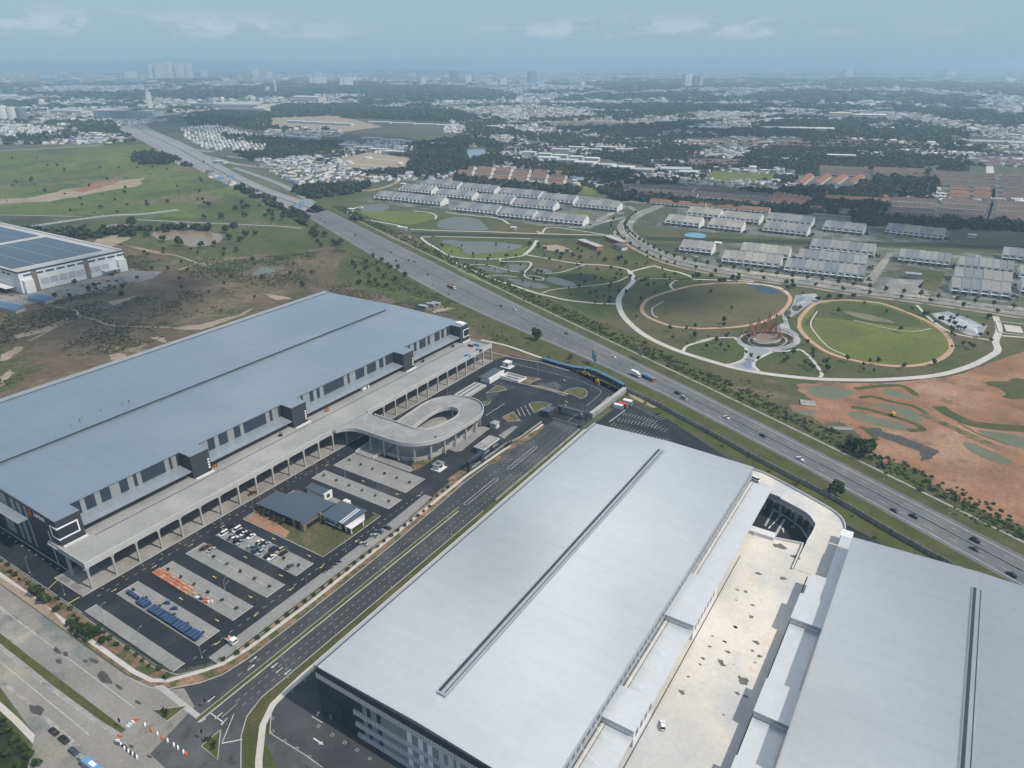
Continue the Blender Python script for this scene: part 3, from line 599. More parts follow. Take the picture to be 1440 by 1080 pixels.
# ---- open land left of the highway
psheet('field', [(-400, 330), (60, 322), (160, 306), (260, 312), (380, 312), (430, 318), (500, 348), (600, 402), (700, 452), (780, 492), (860, 530), (880, 556), (700, 620), (300, 800), (-400, 800)], .02, 'scrub', rough=2)
psheet('field', [(-400, 214), (0, 214), (130, 206), (215, 203), (235, 222), (300, 250), (385, 292), (440, 318), (380, 313), (260, 306), (120, 303), (0, 303), (-400, 306)], .03, 'grass_field', rough=4)
psheet('field', [(60, 322), (160, 306), (300, 310), (440, 320), (475, 345), (420, 352), (330, 362), (300, 352), (200, 350), (120, 330)], .05, 'scrub_green', rough=6)
psheet('field', [(275, 290), (330, 272), (382, 292), (440, 318), (380, 314), (300, 306)], .06, 'scrub_green', rough=6)
psheet('bare_soil', [(-60, 287), (50, 276), (120, 262), (200, 250), (190, 262), (120, 275), (60, 284), (-60, 292)], .06, 'soil_pale', rough=9, seed=5)
psheet('bare_soil', [(95, 268), (150, 254), (170, 256), (120, 270)], .08, 'soil_orange', rough=6, seed=7)
psheet('field', [(490, 345), (540, 372), (600, 402), (660, 440), (600, 440), (520, 410), (470, 400), (480, 370)], .05, 'scrub_green', rough=5)
psheet('field', [(640, 425), (730, 470), (820, 508), (850, 522), (835, 527), (760, 508), (700, 482), (640, 445)], .05, 'scrub_green', rough=3)
for pts, s in (([(0, 500), (28, 486), (34, 490), (12, 506), (0, 508)], 1), ([(150, 500), (170, 496), (180, 504), (160, 508)], 2), ([(212, 474), (230, 474), (234, 482), (222, 480)], 3), ([(20, 472), (65, 460), (95, 447), (97, 449), (66, 466), (26, 476)], 4), ([(240, 461), (282, 456), (330, 444), (356, 434), (340, 444), (300, 459), (280, 464), (250, 464)], 5), ([(150, 425), (192, 416), (180, 422), (160, 430)], 6), ([(368, 412), (395, 416), (412, 420), (390, 422)], 7), ([(130, 340), (160, 330), (185, 335), (150, 350)], 8), ([(245, 312), (262, 316), (280, 320), (262, 322)], 9), ([(590, 432), (620, 430), (640, 434), (610, 440)], 10), ([(0, 530), (14, 520), (20, 526), (0, 545)], 11)):
    psheet('bare_soil', pts, .07, 'soil_pale', rough=1.2, seed=s)
for pts, w, m in (([(80, 432), (107, 437), (111, 444), (138, 451), (153, 457), (193, 459.5), (240, 460.4)], 2.6, 'soil_pale'), ([(120, 445), (90, 455), (60, 470), (40, 480)], 2.0, 'soil_pale'), ([(160, 342), (195, 350), (220, 356), (250, 360), (290, 376)], 3, 'soil_pale'), ([(250, 380), (282, 370), (290, 376)], 3.0, 'soil_pale'), ([(130, 330), (142, 340), (150, 342), (175, 345), (225, 355)], 3.5, 'soil_pale'), ([(40, 319), (100, 310), (156, 303), (200, 301), (251, 295)], 13, 'concrete_old'), ([(193, 309), (320, 315), (387, 318), (425, 321)], 5, 'concrete_old'), ([(-60, 301), (115, 304.5)], 4, 'concrete_old'), ([(-80, 216), (60, 209), (140, 204), (215, 200)], 16, 'asphalt_far')):
    lane('track' if m != 'asphalt_far' else 'road', pts, w, .10, m)
psheet('pond', [(213, 328), (247, 322), (287, 326), (313, 331), (303, 343), (267, 347), (247, 337), (227, 338)], .12, 'mud_water', sm=4)
psheet('pond', [(150, 317), (172, 315), (196, 318), (192, 324), (160, 324)], .12, 'mud_water', sm=4)
psheet('pond', [(360, 381), (370, 375), (385, 378), (383, 386), (367, 388), (355, 387)], .12, 'pond_water', sm=3)
# ---- highway
HL = [(1560, 890), (1440, 824), (1255, 720), (1180, 679.4), (1080, 626), (940, 556.7), (835.5, 503.3), (686.7, 446.7), (566, 383), (426.7, 300)]
HR = [(1560, 850), (1440, 788), (1308.7, 720), (1180, 653), (1116, 620), (940, 534.4), (872, 500), (733, 433), (586.7, 360), (440, 287)]
def resamp(L, n):
    d = [0]
    for a, c in zip(L, L[1:]): d.append(d[-1] + math.dist(a, c))
    out = []
    for i in range(n + 1):
        t = d[-1] * i / n; j = max(k for k in range(len(d)) if d[k] <= t + 1e-6); j = min(j, len(L) - 2)
        q = (t - d[j]) / (d[j + 1] - d[j]); out.append((L[j][0] + (L[j + 1][0] - L[j][0]) * q, L[j][1] + (L[j + 1][1] - L[j][1]) * q))
    return out
hl = G(HL); hr = G(HR)
def fit(L):                            # straight dual carriageway: least squares line, then the same points on it
    X = np.array(L); c = X.mean(0); u, s, vt = np.linalg.svd(X - c); d = vt[0]
    return [tuple(c + d * np.dot(p - c, d)) for p in X]
hl = resamp(hl, 60); hr = resamp(hr, 60)
def sm_line(L, k=5):
    return [tuple(np.mean([L[j] for j in range(i - min(k, i, len(L) - 1 - i), i + min(k, i, len(L) - 1 - i) + 1)], axis=0)) for i in range(len(L))]
hl = sm_line(hl); hr = sm_line(hr)
b = MB(); lo_, ro_ = offset(hl, 2.6), offset(hr, -3.2)
if math.dist(lo_[30], hr[30]) < math.dist(hl[30], hr[30]): lo_, ro_ = offset(hl, -2.6), offset(hr, 3.2)
for i in range(60): b.face([(*lo_[i], .1), (*ro_[i], .1), (*ro_[i + 1], .1), (*lo_[i + 1], .1)][::-1])
struct(b.build('highway', 'asphalt_mid'))
mixl = lambda t: [(a[0] + (c[0] - a[0]) * t, a[1] + (c[1] - a[1]) * t) for a, c in zip(hl, hr)]
b = MB()
for t, w_ in ((0, .35), (1, .35), (.49, .25), (.54, .25)): b.ribbon(mixl(t), w_, .13)
for t in (.245, .77): b.dashes(mixl(t), .2, .13, 4.5, 7.5)
struct(b.build('road_markings', 'paint_worn'))
b = MB(); b.kerb(mixl(.515), .35, .11, .75); o = b.build('median_barrier', 'concrete_old'); tag(o, 'low concrete median barrier down the middle of the highway', 'barrier')
far_hw = [(426, 300), (344, 271.6), (280, 239.5), (224.6, 212), (185, 190), (169, 178)]
far_hr = [(440, 287), (373, 263), (315, 234), (265, 204.6), (215, 183), (201, 172.5)]
p1, p2 = smooth([tuple(lo_[-1])] + G(far_hw[1:]), 5), smooth([tuple(ro_[-1])] + G(far_hr[1:]), 5)
b = MB()
for i in range(len(p1) - 1): b.face([(*p1[i], .16), (*p2[i], .16), (*p2[i + 1], .16), (*p1[i + 1], .16)][::-1])
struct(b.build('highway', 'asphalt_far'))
for pts, w_ in (([(200, 175), (206, 168), (222, 163), (245, 160), (290, 157)], 40), ([(182, 186), (166, 181), (160, 178), (168, 172), (195, 165)], 26), ([(440, 285), (400, 262), (370, 250), (330, 236)], 12), ([(425, 240), (340, 232), (300, 222), (262, 212), (228, 196), (218, 190)], 16), ([(560, 246), (470, 238), (425, 232), (360, 225), (320, 220)], 13), ([(215, 204), (240, 206), (268, 210), (300, 214)], 20), ([(255, 232), (230, 214), (210, 200), (190, 190)], 12)):
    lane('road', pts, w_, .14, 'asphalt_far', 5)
b = MB()
for t in (.3, .5, .52, .74):
    L2 = [(a[0] + (c[0] - a[0]) * t, a[1] + (c[1] - a[1]) * t) for a, c in zip(p1, p2)]; b.ribbon(L2, .9, .22)
struct(b.build('road_markings', 'paint_worn'))
b = MB(); L2 = [(a[0] + (c[0] - a[0]) * .55, a[1] + (c[1] - a[1]) * .55) for a, c in zip(p1, p2)]; b.ribbon(L2, 3.0, .24); struct(b.build('median_strip', 'hedge_dark'))
vL = [(*p,) for p in lo_]; far = offset(hl, 26) if math.dist(offset(hl, 26)[30], hr[30]) > math.dist(hl[30], hr[30]) else offset(hl, -26)
b = MB()
for i in range(60): b.face([(*vL[i], .06), (*vL[i + 1], .06), (*far[i + 1], .06), (*far[i], .06)])
struct(b.build('verge', 'grass_verge'))
farR = offset(hr, -36) if math.dist(offset(hr, -36)[30], hl[30]) > math.dist(hr[30], hl[30]) else offset(hr, 36)
b = MB()
for i in range(60): b.face([(*ro_[i], .06), (*ro_[i + 1], .06), (*farR[i + 1], .06), (*farR[i], .06)])
struct(b.build('verge', 'grass_verge'))
q = sm_line([(a[0] + (c[0] - a[0]) * .32, a[1] + (c[1] - a[1]) * .32) for a, c in zip(ro_, farR)])
b = MB(); b.ribbon(q[:52], 1.6, .09); struct(b.build('drain', 'concrete_old'))
# ---- estate road beside the middle warehouse
KL = [(-245, 86), (-218, 86.3), (-207.5, 87.3), (-201, 90.2), (-193.6, 98.2), (-189.9, 105.2), (-188.5, 115), (-188.1, 140), (-188.3, 165), (-189.2, 200), (-190.6, 226), (-192.4, 255), (-192.3, 278), (-191.5, 284), (-190, 299), (-188, 312), (-188, 325), (-188.3, 343)]
KR = [(-169.6, 343), (-169.5, 240), (-169.6, 166), (-169.8, 117), (-170, 106), (-167.8, 98), (-163.2, 92), (-152, 83), (-140, 76)]
sheet('road', KL[3:] + KR + [(-140, 40), (-214, 40), (-202, 59), (-202, 88)], .08, 'asphalt_road')
sheet('road', [(-560, 86.5), (-245.4, 86.2), (-218.3, 86.4), (-202.4, 89), (-196, 94), (-186, 91), (-182, 72), (-140, 70), (-140, 0), (-220, 56), (-250, 59.5), (-560, 60)], .082, 'asphalt_grey')
psheet('road', [(0, 852), (40, 880), (75, 905), (100, 940), (70, 945), (30, 915), (0, 893)], .085, 'asphalt_worn', rough=1.0, seed=3)
sheet('pavement', [(-560, 86.6), (-360, 86.8), (-280, 90), (-262, 88), (-255, 86.6)], .09, 'soil_pale')
mlo = [(-360, 69.6), (-235, 70), (-207, 70.8), (-197, 71.7)]; mhi = [(-197, 73.2), (-257, 72.4), (-360, 72.2)]
b = MB(); b.prism(mlo + mhi, .083, .22); struct(b.build('median_strip', 'grass_verge'))
b = MB(); b.ribbon([(x, y - .9) for x, y in mlo], 1.6, .089); struct(b.build('road_edge', 'concrete_old'))
b = MB(); b.ribbon([(-360, 65), (-205, 65.6)], .2, .09); b.ribbon([(-300, 79.3), (-203, 79.8)], .2, .09); struct(b.build('road_markings', 'paint_worn'))
b = MB(); b.prism([(-181.5, 88.5), (-179.6, 87.6), (-179.4, 233), (-181.4, 236)], .08, .22); struct(b.build('median_strip', 'grass_verge'))
b = MB(); b.kerb([(-181.4, 88.4), (-181.4, 236)], .25, .08, .26); b.kerb([(-179.45, 87.6), (-179.45, 233)], .45, .08, .26); b.kerb(KL[1:6] + KL[6:13], .3, .08, .22); b.kerb(KR[1:-1], .3, .08, .22); struct(b.build('kerb', 'kerb_stone'))
b = MB()
for x in (-175.95, -172.75): b.dashes([(x, 100), (x, 336)], .13, .1, 1.5, 1.6)
b.dashes([(-184.8, 108), (-184.8, 330)], .15, .1, 1.5, 2.6)
struct(b.build('road_markings', 'paint_worn')); b = MB()
for y0, y1 in ((240, 268), (280, 308)):
    lp = [(-181.3, y0), (-180.2, y0 - .8), (-179.3, y0), (-179.3, y1), (-180.3, y1 + .9), (-181.3, y1)]; b.ribbon(lp, .2, .1, 0, True)
def arrow(b, x, y, a, L=3.2, w=.35, z=.1):
    c, s = math.cos(a), math.sin(a); T = lambda u, v: (x + c * u - s * v, y + s * u + c * v, z)
    b.face([T(-L / 2, -w / 2), T(L / 6, -w / 2), T(L / 6, w / 2), T(-L / 2, w / 2)]); b.face([T(L / 6, -w * 1.4), T(L / 2, 0), T(L / 6, w * 1.4)])
for x, y, a in ((-184, 113, 1.57), (-186.5, 116, 1.57), (-184, 96, -1.57), (-177.6, 118, 4.71), (-174.4, 117.4, 4.71), (-171.2, 118.5, 4.71), (-176, 93, 4.71), (-172.5, 92.5, 4.9)): arrow(b, x, y, a)
pz = Z(240, 840, 4.5)
b.ribbon(G(pz((255, 735), (330, 790))), .3, .1); b.ribbon(G(pz((325, 925), (455, 900))), .3, .1); b.ribbon(G(pz((325, 925), (400, 740))), .2, .1); b.ribbon(G(pz((325, 760), (420, 675))), .15, .1)
struct(b.build('road_markings', 'paint_white'))
b = MB(); q = G(Z(140, 930, 8)((610, 280), (720, 270), (1200, 650), (1140, 690))); b.sheet(q, .12); struct(b.build('crossing', 'concrete'))
for px in (Z(140, 930, 8)((600, 555), (975, 505), (760, 680)), Z(140, 930, 8)((1370, 770), (1145, 955), (1330, 1110), (1360, 800))):
    q = G(px); b = MB(); b.prism(q, .085, .2); struct(b.build('traffic_island', 'grass_verge')); b = MB(); b.kerb(q, .3, .085, .24, 0, True); struct(b.build('kerb', 'kerb_stone'))
# strip between estate road, car park and cross road: footpath, verge
sheet('verge', [(-560, 87), (-262, 87), (-218, 87), (-207, 88), (-200, 91.5), (-192.5, 100), (-188.9, 112), (-188.5, 160), (-190.5, 226), (-192.8, 256), (-202, 256), (-196, 210), (-195, 107), (-203, 97), (-213, 94.5), (-560, 95)], .04, 'soil_verge')
b = MB(); b.ribbon([(-560, 89.6), (-290, 89.4), (-262, 88.9), (-218, 88.9), (-209, 90), (-204, 93), (-197.8, 102), (-194.2, 108.5), (-192.5, 118), (-191.8, 150), (-193.2, 200), (-194.6, 235), (-195.5, 262), (-194, 296), (-191.5, 312), (-191, 335)], 1.7, .075); struct(b.build('footpath', 'path_pale'))
psheet('verge', [(-80, 800), (0, 812), (40, 838), (75, 866), (60, 862), (20, 838), (-80, 812)], .06, 'grass_verge', rough=.6)
psheet('verge', [(-80, 880), (0, 822), (34, 848), (50, 872), (25, 858), (0, 845)], .06, 'grass_lawn', rough=.6)
b = MB(); b.ribbon([(-560, 94.5), (-262, 94.8), (-213, 94), (-203.5, 96.5), (-196.5, 105), (-194.5, 112), (-194.3, 200), (-197, 250)], .25, .085); struct(b.build('drain', 'concrete'))
sheet('lawn', [(-560, 59.3), (-250, 59), (-220, 55), (-140, -20), (-560, -20)], .05, 'grass_verge')
lane('footpath', [(-80, 935), (0, 993), (62, 1055), (120, 1120)], 1.9, .08, 'path_pale', 3)
psheet('lawn', [(-80, 1000), (0, 1010), (50, 1060), (110, 1130), (-80, 1130)], .07, 'hedge_dark')
b = MB(); b.sheet([(-262, 59.9), (-233, 61.2), (-204, 60), (-204, 62.0), (-262, 61.8)], .087); struct(b.build('road_edge', 'concrete_old'))
rr = random.Random(5)
b = MB()
for px, s in ((Z(0, 940, 7.714)((400, 450))[0], 3), (Z(0, 940, 7.714)((1130, 100))[0], 3.6), (Z(0, 940, 7.714)((1290, 205))[0], 1.6), ((194, 988), 1.4), ((165, 1046), 1.4), ((185, 1050), 1.0), ((80, 915), 2.2), ((92, 920), 1.6), ((120, 930), 1.2), ((133, 930), 2.0), ((83, 930), 1.6), ((210, 1064), 1), ((222, 1062), 1.4), ((105, 895), 1.6)):
    x, y = U(*px); ph = rr.uniform(0, 6); n = 12
    b.sheet([(x + s * 1.2 * (1 + .25 * math.sin(3 * t + ph) + rr.uniform(-.1, .1)) * math.cos(t), y + s * .42 * (1 + .3 * math.cos(2 * t + ph)) * math.sin(t)) for t in [6.283 * i / n for i in range(n)]], .094)
o = struct(b.build('road_patches', 'patch_tar'))
# ---- car park of the left warehouse
sheet('car_park', [(-460, 95.3), (-264, 95), (-213, 95.5), (-205, 96.5), (-198, 106.5), (-195.6, 107), (-196, 211), (-200, 256), (-196, 262), (-194.2, 296), (-190.5, 306), (-187, 343), (-169.5, 343), (-168.6, 405), (-200, 416), (-219, 420), (-267, 419), (-273, 404), (-443, 404), (-443, 120), (-460, 106)], .06, 'asphalt_new')
b = MB(); b.prism([(-294.9, 100.8), (-273.2, 100.8), (-273.2, 403), (-304, 403), (-304, 107), (-294.9, 107)], .06, .28); struct(b.build('loading_apron', 'concrete_floor'))
b = MB(); b.kerb([(-560, 106.4), (-294.8, 106.4), (-294.8, 100.7), (-273.1, 100.7), (-273.1, 403)], .35, .06, .3); struct(b.build('kerb', 'kerb_stone'))
STRIPS = [(-263.7, -206, 96.4, 101.2), (-262.8, -209.3, 109.1, 118.7), (-262.5, -209.5, 124.8, 134.6), (-262.4, -209, 140.8, 150.6), (-262.6, -209.2, 156.7, 166.8), (-262.8, -209.5, 215.9, 225.7), (-262.6, -212, 231.6, 247.6), (-260, -223.3, 248.5, 253.2)]
for x0, x1, y0, y1 in STRIPS:
    b = MB(); b.box(x0, x1, y0, y1, .05, .10); struct(b.build('parking_bays', 'paving'))
    b = MB(); b.kerb([(x0, y0), (x0, y1)], .3, .06, .22); b.kerb([(x1, y0), (x1, y1)], .3, .06, .22)
    if y1 - y0 > 7 and y1 - y0 < 12: b.kerb([(x0 + .2, (y0 + y1) / 2), (x1 - .2, (y0 + y1) / 2)], .3, .1, .2)
    struct(b.build('kerb', 'kerb_stone'))
sheet('parking_bays', [(-201.2, 107.5), (-195.8, 107.5), (-196, 211), (-198.6, 236), (-203, 236), (-201.5, 205)], .09, 'paving')
b = MB(); b.kerb([(-560, 95.4), (-264, 95.4)], .2, .06, .18); b.kerb([(-195.7, 107), (-196, 211), (-198.6, 236)], .2, .06, .18); struct(b.build('kerb', 'kerb_stone'))
sheet('garden', [(-263, 172.3), (-209.2, 172.3), (-208.7, 190.2), (-230, 190), (-236, 181), (-263, 181)], .09, 'grass_dry')
sheet('garden', [(-262.5, 172.6), (-234, 172.6), (-236, 177), (-250, 179), (-262.5, 180)], .10, 'soil_orange')
sheet('garden', [(-212, 190), (-208.8, 190), (-208.9, 209), (-212, 209)], .09, 'grass_verge')
b = MB(); b.kerb([(-263, 180), (-263, 172.2), (-209, 172.2), (-208.6, 190), (-208.8, 209.5), (-214, 209.5)], .3, .06, .24); struct(b.build('kerb', 'kerb_stone'))
b = MB()
for y in (121.7, 137.7, 153.6, 169.5, 228.6): 
    arrow(b, -238, y, math.pi, 2.4, .3); arrow(b, -215, y, 0, 2.4, .3)
for y in (110, 128, 146, 163, 185, 230): arrow(b, -266, y, 1.57, 2.6, .3); arrow(b, -204.5, y + 4, -1.57, 2.6, .3)
b.ribbon([(-294, 104), (-290, 95.6)], .3, .1); b.ribbon([(-274, 100), (-274, 95.6)], .45, .1)
for y in range(108, 240, 9): b.ribbon([(-272, y), (-270.4, y)], .15, .1)
struct(b.build('road_markings', 'paint_yellow'))
b = MB(); b.dashes([(-268.2, 104), (-268.2, 242)], .15, .1, 1.5, 2.5); b.dashes([(-205.2, 104), (-205.2, 236)], .15, .1, 1.5, 2.5)
for k in range(30): b.ribbon([(-300 - k * 6, 105.2), (-300 - k * 6, 104.2)], .5, .1)
struct(b.build('road_markings', 'paint_white'))
b = MB()
for k in range(7): b.ribbon([(-292.6 + k * .9, 103.4 + k * .0), (-292.0 + k * .9, 101.4)], .35, .29); b.ribbon([(-284 + k * .9, 103.4), (-283.4 + k * .9, 101.4)], .35, .29)
struct(b.build('road_markings', 'charcoal'))
# upper yard: islands, bays, lines
pz = Z(660, 480, 10.286)
def island(px, m, z=.2):
    q = smooth(G(px), 3, True) if len(px) > 6 else G(px)
    b = MB(); b.prism(q, .06, z); struct(b.build('planting_island', m)); b = MB(); b.kerb(q, .3, .06, z + .05, 0, True); struct(b.build('kerb', 'kerb_stone'))
island(pz((320, 700), (400, 645), (490, 660), (545, 700), (430, 730), (240, 745)), 'grass_dry')
island(pz((205, 870), (310, 865), (280, 910), (220, 935)), 'grass_dry')
island(pz((870, 900), (960, 880), (1080, 885), (1190, 910), (1050, 980), (940, 1040)), 'grass_dry')
island(pz((640, 1020), (680, 1080), (740, 1150), (560, 1160), (480, 1100)), 'soil_verge')
island(Z(780, 500, 9)((110, 470), (220, 420), (340, 415), (405, 450), (400, 510), (330, 545), (300, 530), (200, 490)), 'grass_dry')
island(pz((800, 510), (1040, 545), (900, 590), (860, 640), (710, 600), (770, 575)), 'soil_verge')
island(pz((870, 635), (1060, 650), (1420, 760), (1400, 790), (1140, 710), (900, 650)), 'soil_verge')
b = MB()
for (a, c) in (((240, 1075), (510, 900)), ((640, 320), (900, 385)), ((860, 905), (940, 1040)), ((800, 925), (880, 1070)), ((740, 950), (810, 1080)), ((690, 975), (740, 1080))): b.ribbon(G(pz(a, c)), .25, .1)
for k in range(6): b.ribbon(G(pz((430 + k * 45, 590 + k * 14), (340 + k * 40, 640 + k * 12))), .15, .1)
for k in range(8): b.ribbon(G(pz((1260 + k * 12, 590 + k * 9), (980 + k * 34, 620 + k * 13))), .15, .1)
for k in range(5): b.ribbon(G(pz((230 + k * 5, 760 + k * 22), (440 - k * 24, 760 + k * 22))), .15, .1)
ln = smooth(G(pz((900, 385), (1200, 460), (1440, 525)) + Z(780, 500, 9)((300, 310), (480, 390), (575, 440), (570, 490), (400, 640))), 5); b.ribbon(ln, .15, .1)
b.ribbon(G(Z(780, 500, 9)((160, 835), (290, 740))), .15, .1); b.ribbon(G(Z(780, 500, 9)((590, 600), (690, 515))), .3, .1)
for p in Z(780, 500, 9)((125, 315), (90, 495), (140, 625), (340, 740), (150, 585)): x, y = U(*p); arrow(b, x, y, 2.6, 3, .35)
struct(b.build('road_markings', 'paint_white'))
b = MB(); b.kerb(G(pz((0, 110), (270, 150), (640, 240), (1040, 310), (1440, 430))), .8, .06, .3); b.kerb(G(pz((450, 540), (690, 600), (870, 640), (1060, 670), (1430, 770))), .4, .06, .25); struct(b.build('kerb', 'kerb_stone'))
b = MB(); b.ribbon(smooth(G([(676, 478), (712, 486), (752, 500), (790, 512), (826, 518)]), 4), 2.4, .09); struct(b.build('drain', 'path_pale'))
sheet('footpath', G(Z(580, 590, 9)((280, 300), (500, 150), (900, 85), (990, 110), (930, 150), (620, 400), (540, 410), (480, 385))), .1, 'paving')
sheet('parking_bays', G(Z(580, 590, 9)((1090, 200), (1260, 90), (1340, 85), (1160, 245))), .1, 'paving')
psheet('bare_soil', Z(580, 590, 9)((0, 520), (180, 495), (360, 430), (350, 450), (60, 640), (0, 660)), .1, 'soil_verge')
psheet('bare_soil', Z(580, 590, 9)((440, 760), (640, 610), (700, 600), (710, 660), (600, 730), (500, 790)), .1, 'soil_verge')
psheet('bare_soil', Z(580, 590, 9)((960, 560), (1060, 480), (1120, 460), (1110, 530), (1020, 560)), .1, 'soil_verge')
psheet('bare_soil', Z(700, 540, 9)((110, 845), (200, 740), (330, 660), (620, 520), (680, 470), (640, 510), (470, 650), (300, 770)), .09, 'soil_verge')
# ---- yard in front of and beyond the middle warehouse
sheet('yard', G([(442, 942), (382, 993), (380, 1031), (453, 1079), (520, 1130), (700, 1230), (900, 1300)]) + [(BX1, BY0), (BX0, BY0)], .07, 'asphalt_yard')
sheet('yard', [(BX0 - 8, 95), (-62, 60), (20, 60), (20, BY0 + .5), (BX0 + .5, BY0 + .5)], .065, 'asphalt_road')
sheet('verge', [(-169.5, 343), (-169.3, 117), (-169.6, 105), (-167, 98), (-162.8, 92.6), (-150, 83), (-140, 70), (-100, 60), (-100, 90), (-148, 112), (-148, 343)], .05, 'grass_verge')
b = MB(); b.ribbon([(-166, 343), (-165.6, 200), (-165.4, 120), (-164.4, 106), (-160.5, 98.5), (-151, 89), (-140, 80)], 2.2, .09); struct(b.build('footpath', 'path_pale'))
q = G(Z(240, 840, 4.5)((910, 460), (640, 690), (628, 860), (700, 905), (780, 955), (860, 1005), (960, 1078)))
b = MB(); b.kerb(q, .3, .07, .2); struct(b.build('kerb', 'kerb_stone'))
b = MB(); arrow(b, *U(448, 1043), .0, 4.6, .5, .1); arrow(b, *U(447, 1004), 1.9, 2, .3, .1); b.ribbon(G(Z(240, 840, 4.5)((895, 755), (960, 795))), .2, .1)
for p in Z(240, 840, 4.5)((655, 688), (645, 765), (645, 850), (722, 910), (797, 958), (877, 1010), (937, 815), (1022, 872), (1102, 920), (1180, 968), (1262, 1020), (765, 595), (845, 525)):
    x, y = U(*p); b.ribbon([(x - .5, y - .4), (x + .5, y - .4), (x + .5, y + .4), (x - .5, y + .4)], .14, .1, 0, True)
struct(b.build('road_markings', 'paint_white'))
pk = Z(780, 500, 9)((560, 820), (760, 670), (890, 560), (1000, 580), (1180, 680), (1420, 800), (1440, 860)) + [(1000, 625), (1062, 660), (1200, 745), (1245, 775), (1200, 800)]
sheet('car_park', G(pk[:6]) + [(-86, 356), (-50, 338), (-2, 316), (34, 297), (40, 284), (-10, 284), (-10, 200), (-62, 200), (-62, 315), (-150, 315), (-165, 330)], .07, 'asphalt_new')
b = MB()
def bays(px0, px1, n, L, sgn=1):
    p, q = U(*px0), U(*px1); d = ((q[0] - p[0]) / n, (q[1] - p[1]) / n); h = math.hypot(*d); nx, ny = -d[1] / h * L * sgn, d[0] / h * L * sgn
    for k in range(n + 1): b.ribbon([(p[0] + d[0] * k, p[1] + d[1] * k), (p[0] + d[0] * k + nx, p[1] + d[1] * k + ny)], .16, .1)
s9 = lambda x, y: (780 + x / 9, 500 + y / 9)
bays(s9(970, 580), s9(1400, 790), 13, 5, -1); bays(s9(830, 790), s9(1290, 880), 11, 5, -1); bays(s9(900, 720), s9(1300, 820), 11, 5, -1); bays(s9(760, 850), s9(1430, 1060), 17, 5, -1); bays(s9(1180, 830), s9(1440, 930), 6, 5, -1); bays(s9(590, 800), s9(700, 690), 3, 4)
for x0 in range(12): b.ribbon([(-8 + x0 * 3.2, 284 + 0), (-8 + x0 * 3.2, 288.6)], .16, .1)
for k in range(14): b.ribbon([(-14 + k * 3.0, 310 - k * 1.45), (-16 + k * 3.0, 306.4 - k * 1.45)], .16, .1)
b.dashes([(-48, 300), (-46, 312)], .6, .1, 3, 1)
struct(b.build('road_markings', 'paint_white'))
sheet('pavement', G(Z(780, 500, 9)((680, 840), (880, 690), (905, 690), (710, 840))), .11, 'paving')
e6 = Z(1000, 620, 6)
b = MB(); b.ribbon(smooth(G(e6((510, 570), (660, 660), (760, 740), (815, 825))), 4), 1.1, .11); b.ribbon(G(e6((620, 660), (540, 800))), 1.2, .11); b.ribbon(G(e6((525, 590), (455, 720))), 1.0, .11); struct(b.build('drain', 'concrete'))
b = MB(); arrow(b, *U(*e6((608, 755))[0]), 1.9, 4, .5, .11); arrow(b, *U(*e6((688, 727))[0]), .2, 2, .4, .11)
for k in range(6): b.ribbon(G(e6((540 + k * 50, 500 + k * 30), (520 + k * 50, 545 + k * 32))), .16, .11)
struct(b.build('road_markings', 'paint_white'))
psheet('bare_soil', Z(780, 500, 9)((920, 470), (1000, 500), (1150, 580), (1300, 660), (1240, 660), (1100, 600), (960, 520)), .075, 'soil_pale', rough=.4)
# ---- borrow pit of orange earth
d5 = Z(1160, 520, 5.143); d9 = Z(1080, 520, 9)
psheet('bare_soil', d9((350, 180), (500, 170), (900, 165), (1440, 175)) + [(1290, 534), (1345, 528), (1390, 512), (1440, 494), (1560, 470), (1700, 600), (1700, 900), (1450, 742)] + d5((1250, 1080), (1150, 1010), (1000, 960), (800, 830), (600, 700), (400, 640), (300, 600), (260, 480), (200, 430), (100, 370)) + d9((700, 700), (560, 600), (450, 560), (300, 510), (280, 450), (500, 440), (600, 430), (520, 360), (400, 270)), .08, 'soil_orange', rough=1.2)
for pts in (d9((500, 210), (800, 205), (1000, 250), (1100, 290), (1000, 340), (850, 380), (700, 365), (560, 320), (490, 260)), d9((1000, 570), (1080, 530), (1200, 560)) + d5((350, 340), (500, 370), (650, 430), (560, 440), (400, 410), (220, 360)), d5((330, 250), (440, 250), (600, 280), (720, 360), (640, 370), (500, 310)), d5((410, 150), (480, 140), (640, 205), (560, 205), (430, 180)), d5((1000, 530), (1060, 530), (1250, 610), (1350, 660), (1320, 690), (1180, 650), (1050, 590)), d5((1100, 440), (1300, 460), (1600, 530), (1600, 600), (1330, 545), (1200, 490)), d9((340, 520), (600, 510), (580, 570), (480, 580))):
    psheet('pond', pts, .12, 'pond_green', sm=4)
for pts, w_ in ((d5((190, 270), (300, 285), (480, 335), (620, 380), (700, 420), (700, 435), (600, 440)), 4.0), (d5((250, 205), (340, 195), (500, 235), (640, 265), (740, 320)), 3.5), (d5((220, 140), (380, 120), (540, 115), (620, 150), (660, 190)), 4.5), (d5((820, 265), (900, 320), (1050, 385), (1200, 410), (1440, 430), (1700, 470)), 9), (d5((960, 380), (1100, 460), (1240, 510), (1330, 545)), 1.2), (d5((250, 410), (300, 440), (380, 510)), 3)):
    lane('embankment', pts, w_, .13, 'grass_verge', 4)
psheet('bare_soil', d5((290, 420), (400, 420), (420, 450), (560, 480), (700, 540), (830, 590), (760, 650), (700, 660), (680, 590), (540, 540), (400, 490), (310, 460)), .10, 'patch_tar', rough=.8)
psheet('lawn', d5((1130, 90), (1250, 80), (1500, 60), (1600, 200), (1300, 210), (1280, 150)), .10, 'grass_verge', rough=2)
lane('track', d5((700, 320), (880, 400), (1100, 500), (1280, 580)), 6, .11, 'soil_verge', 4)
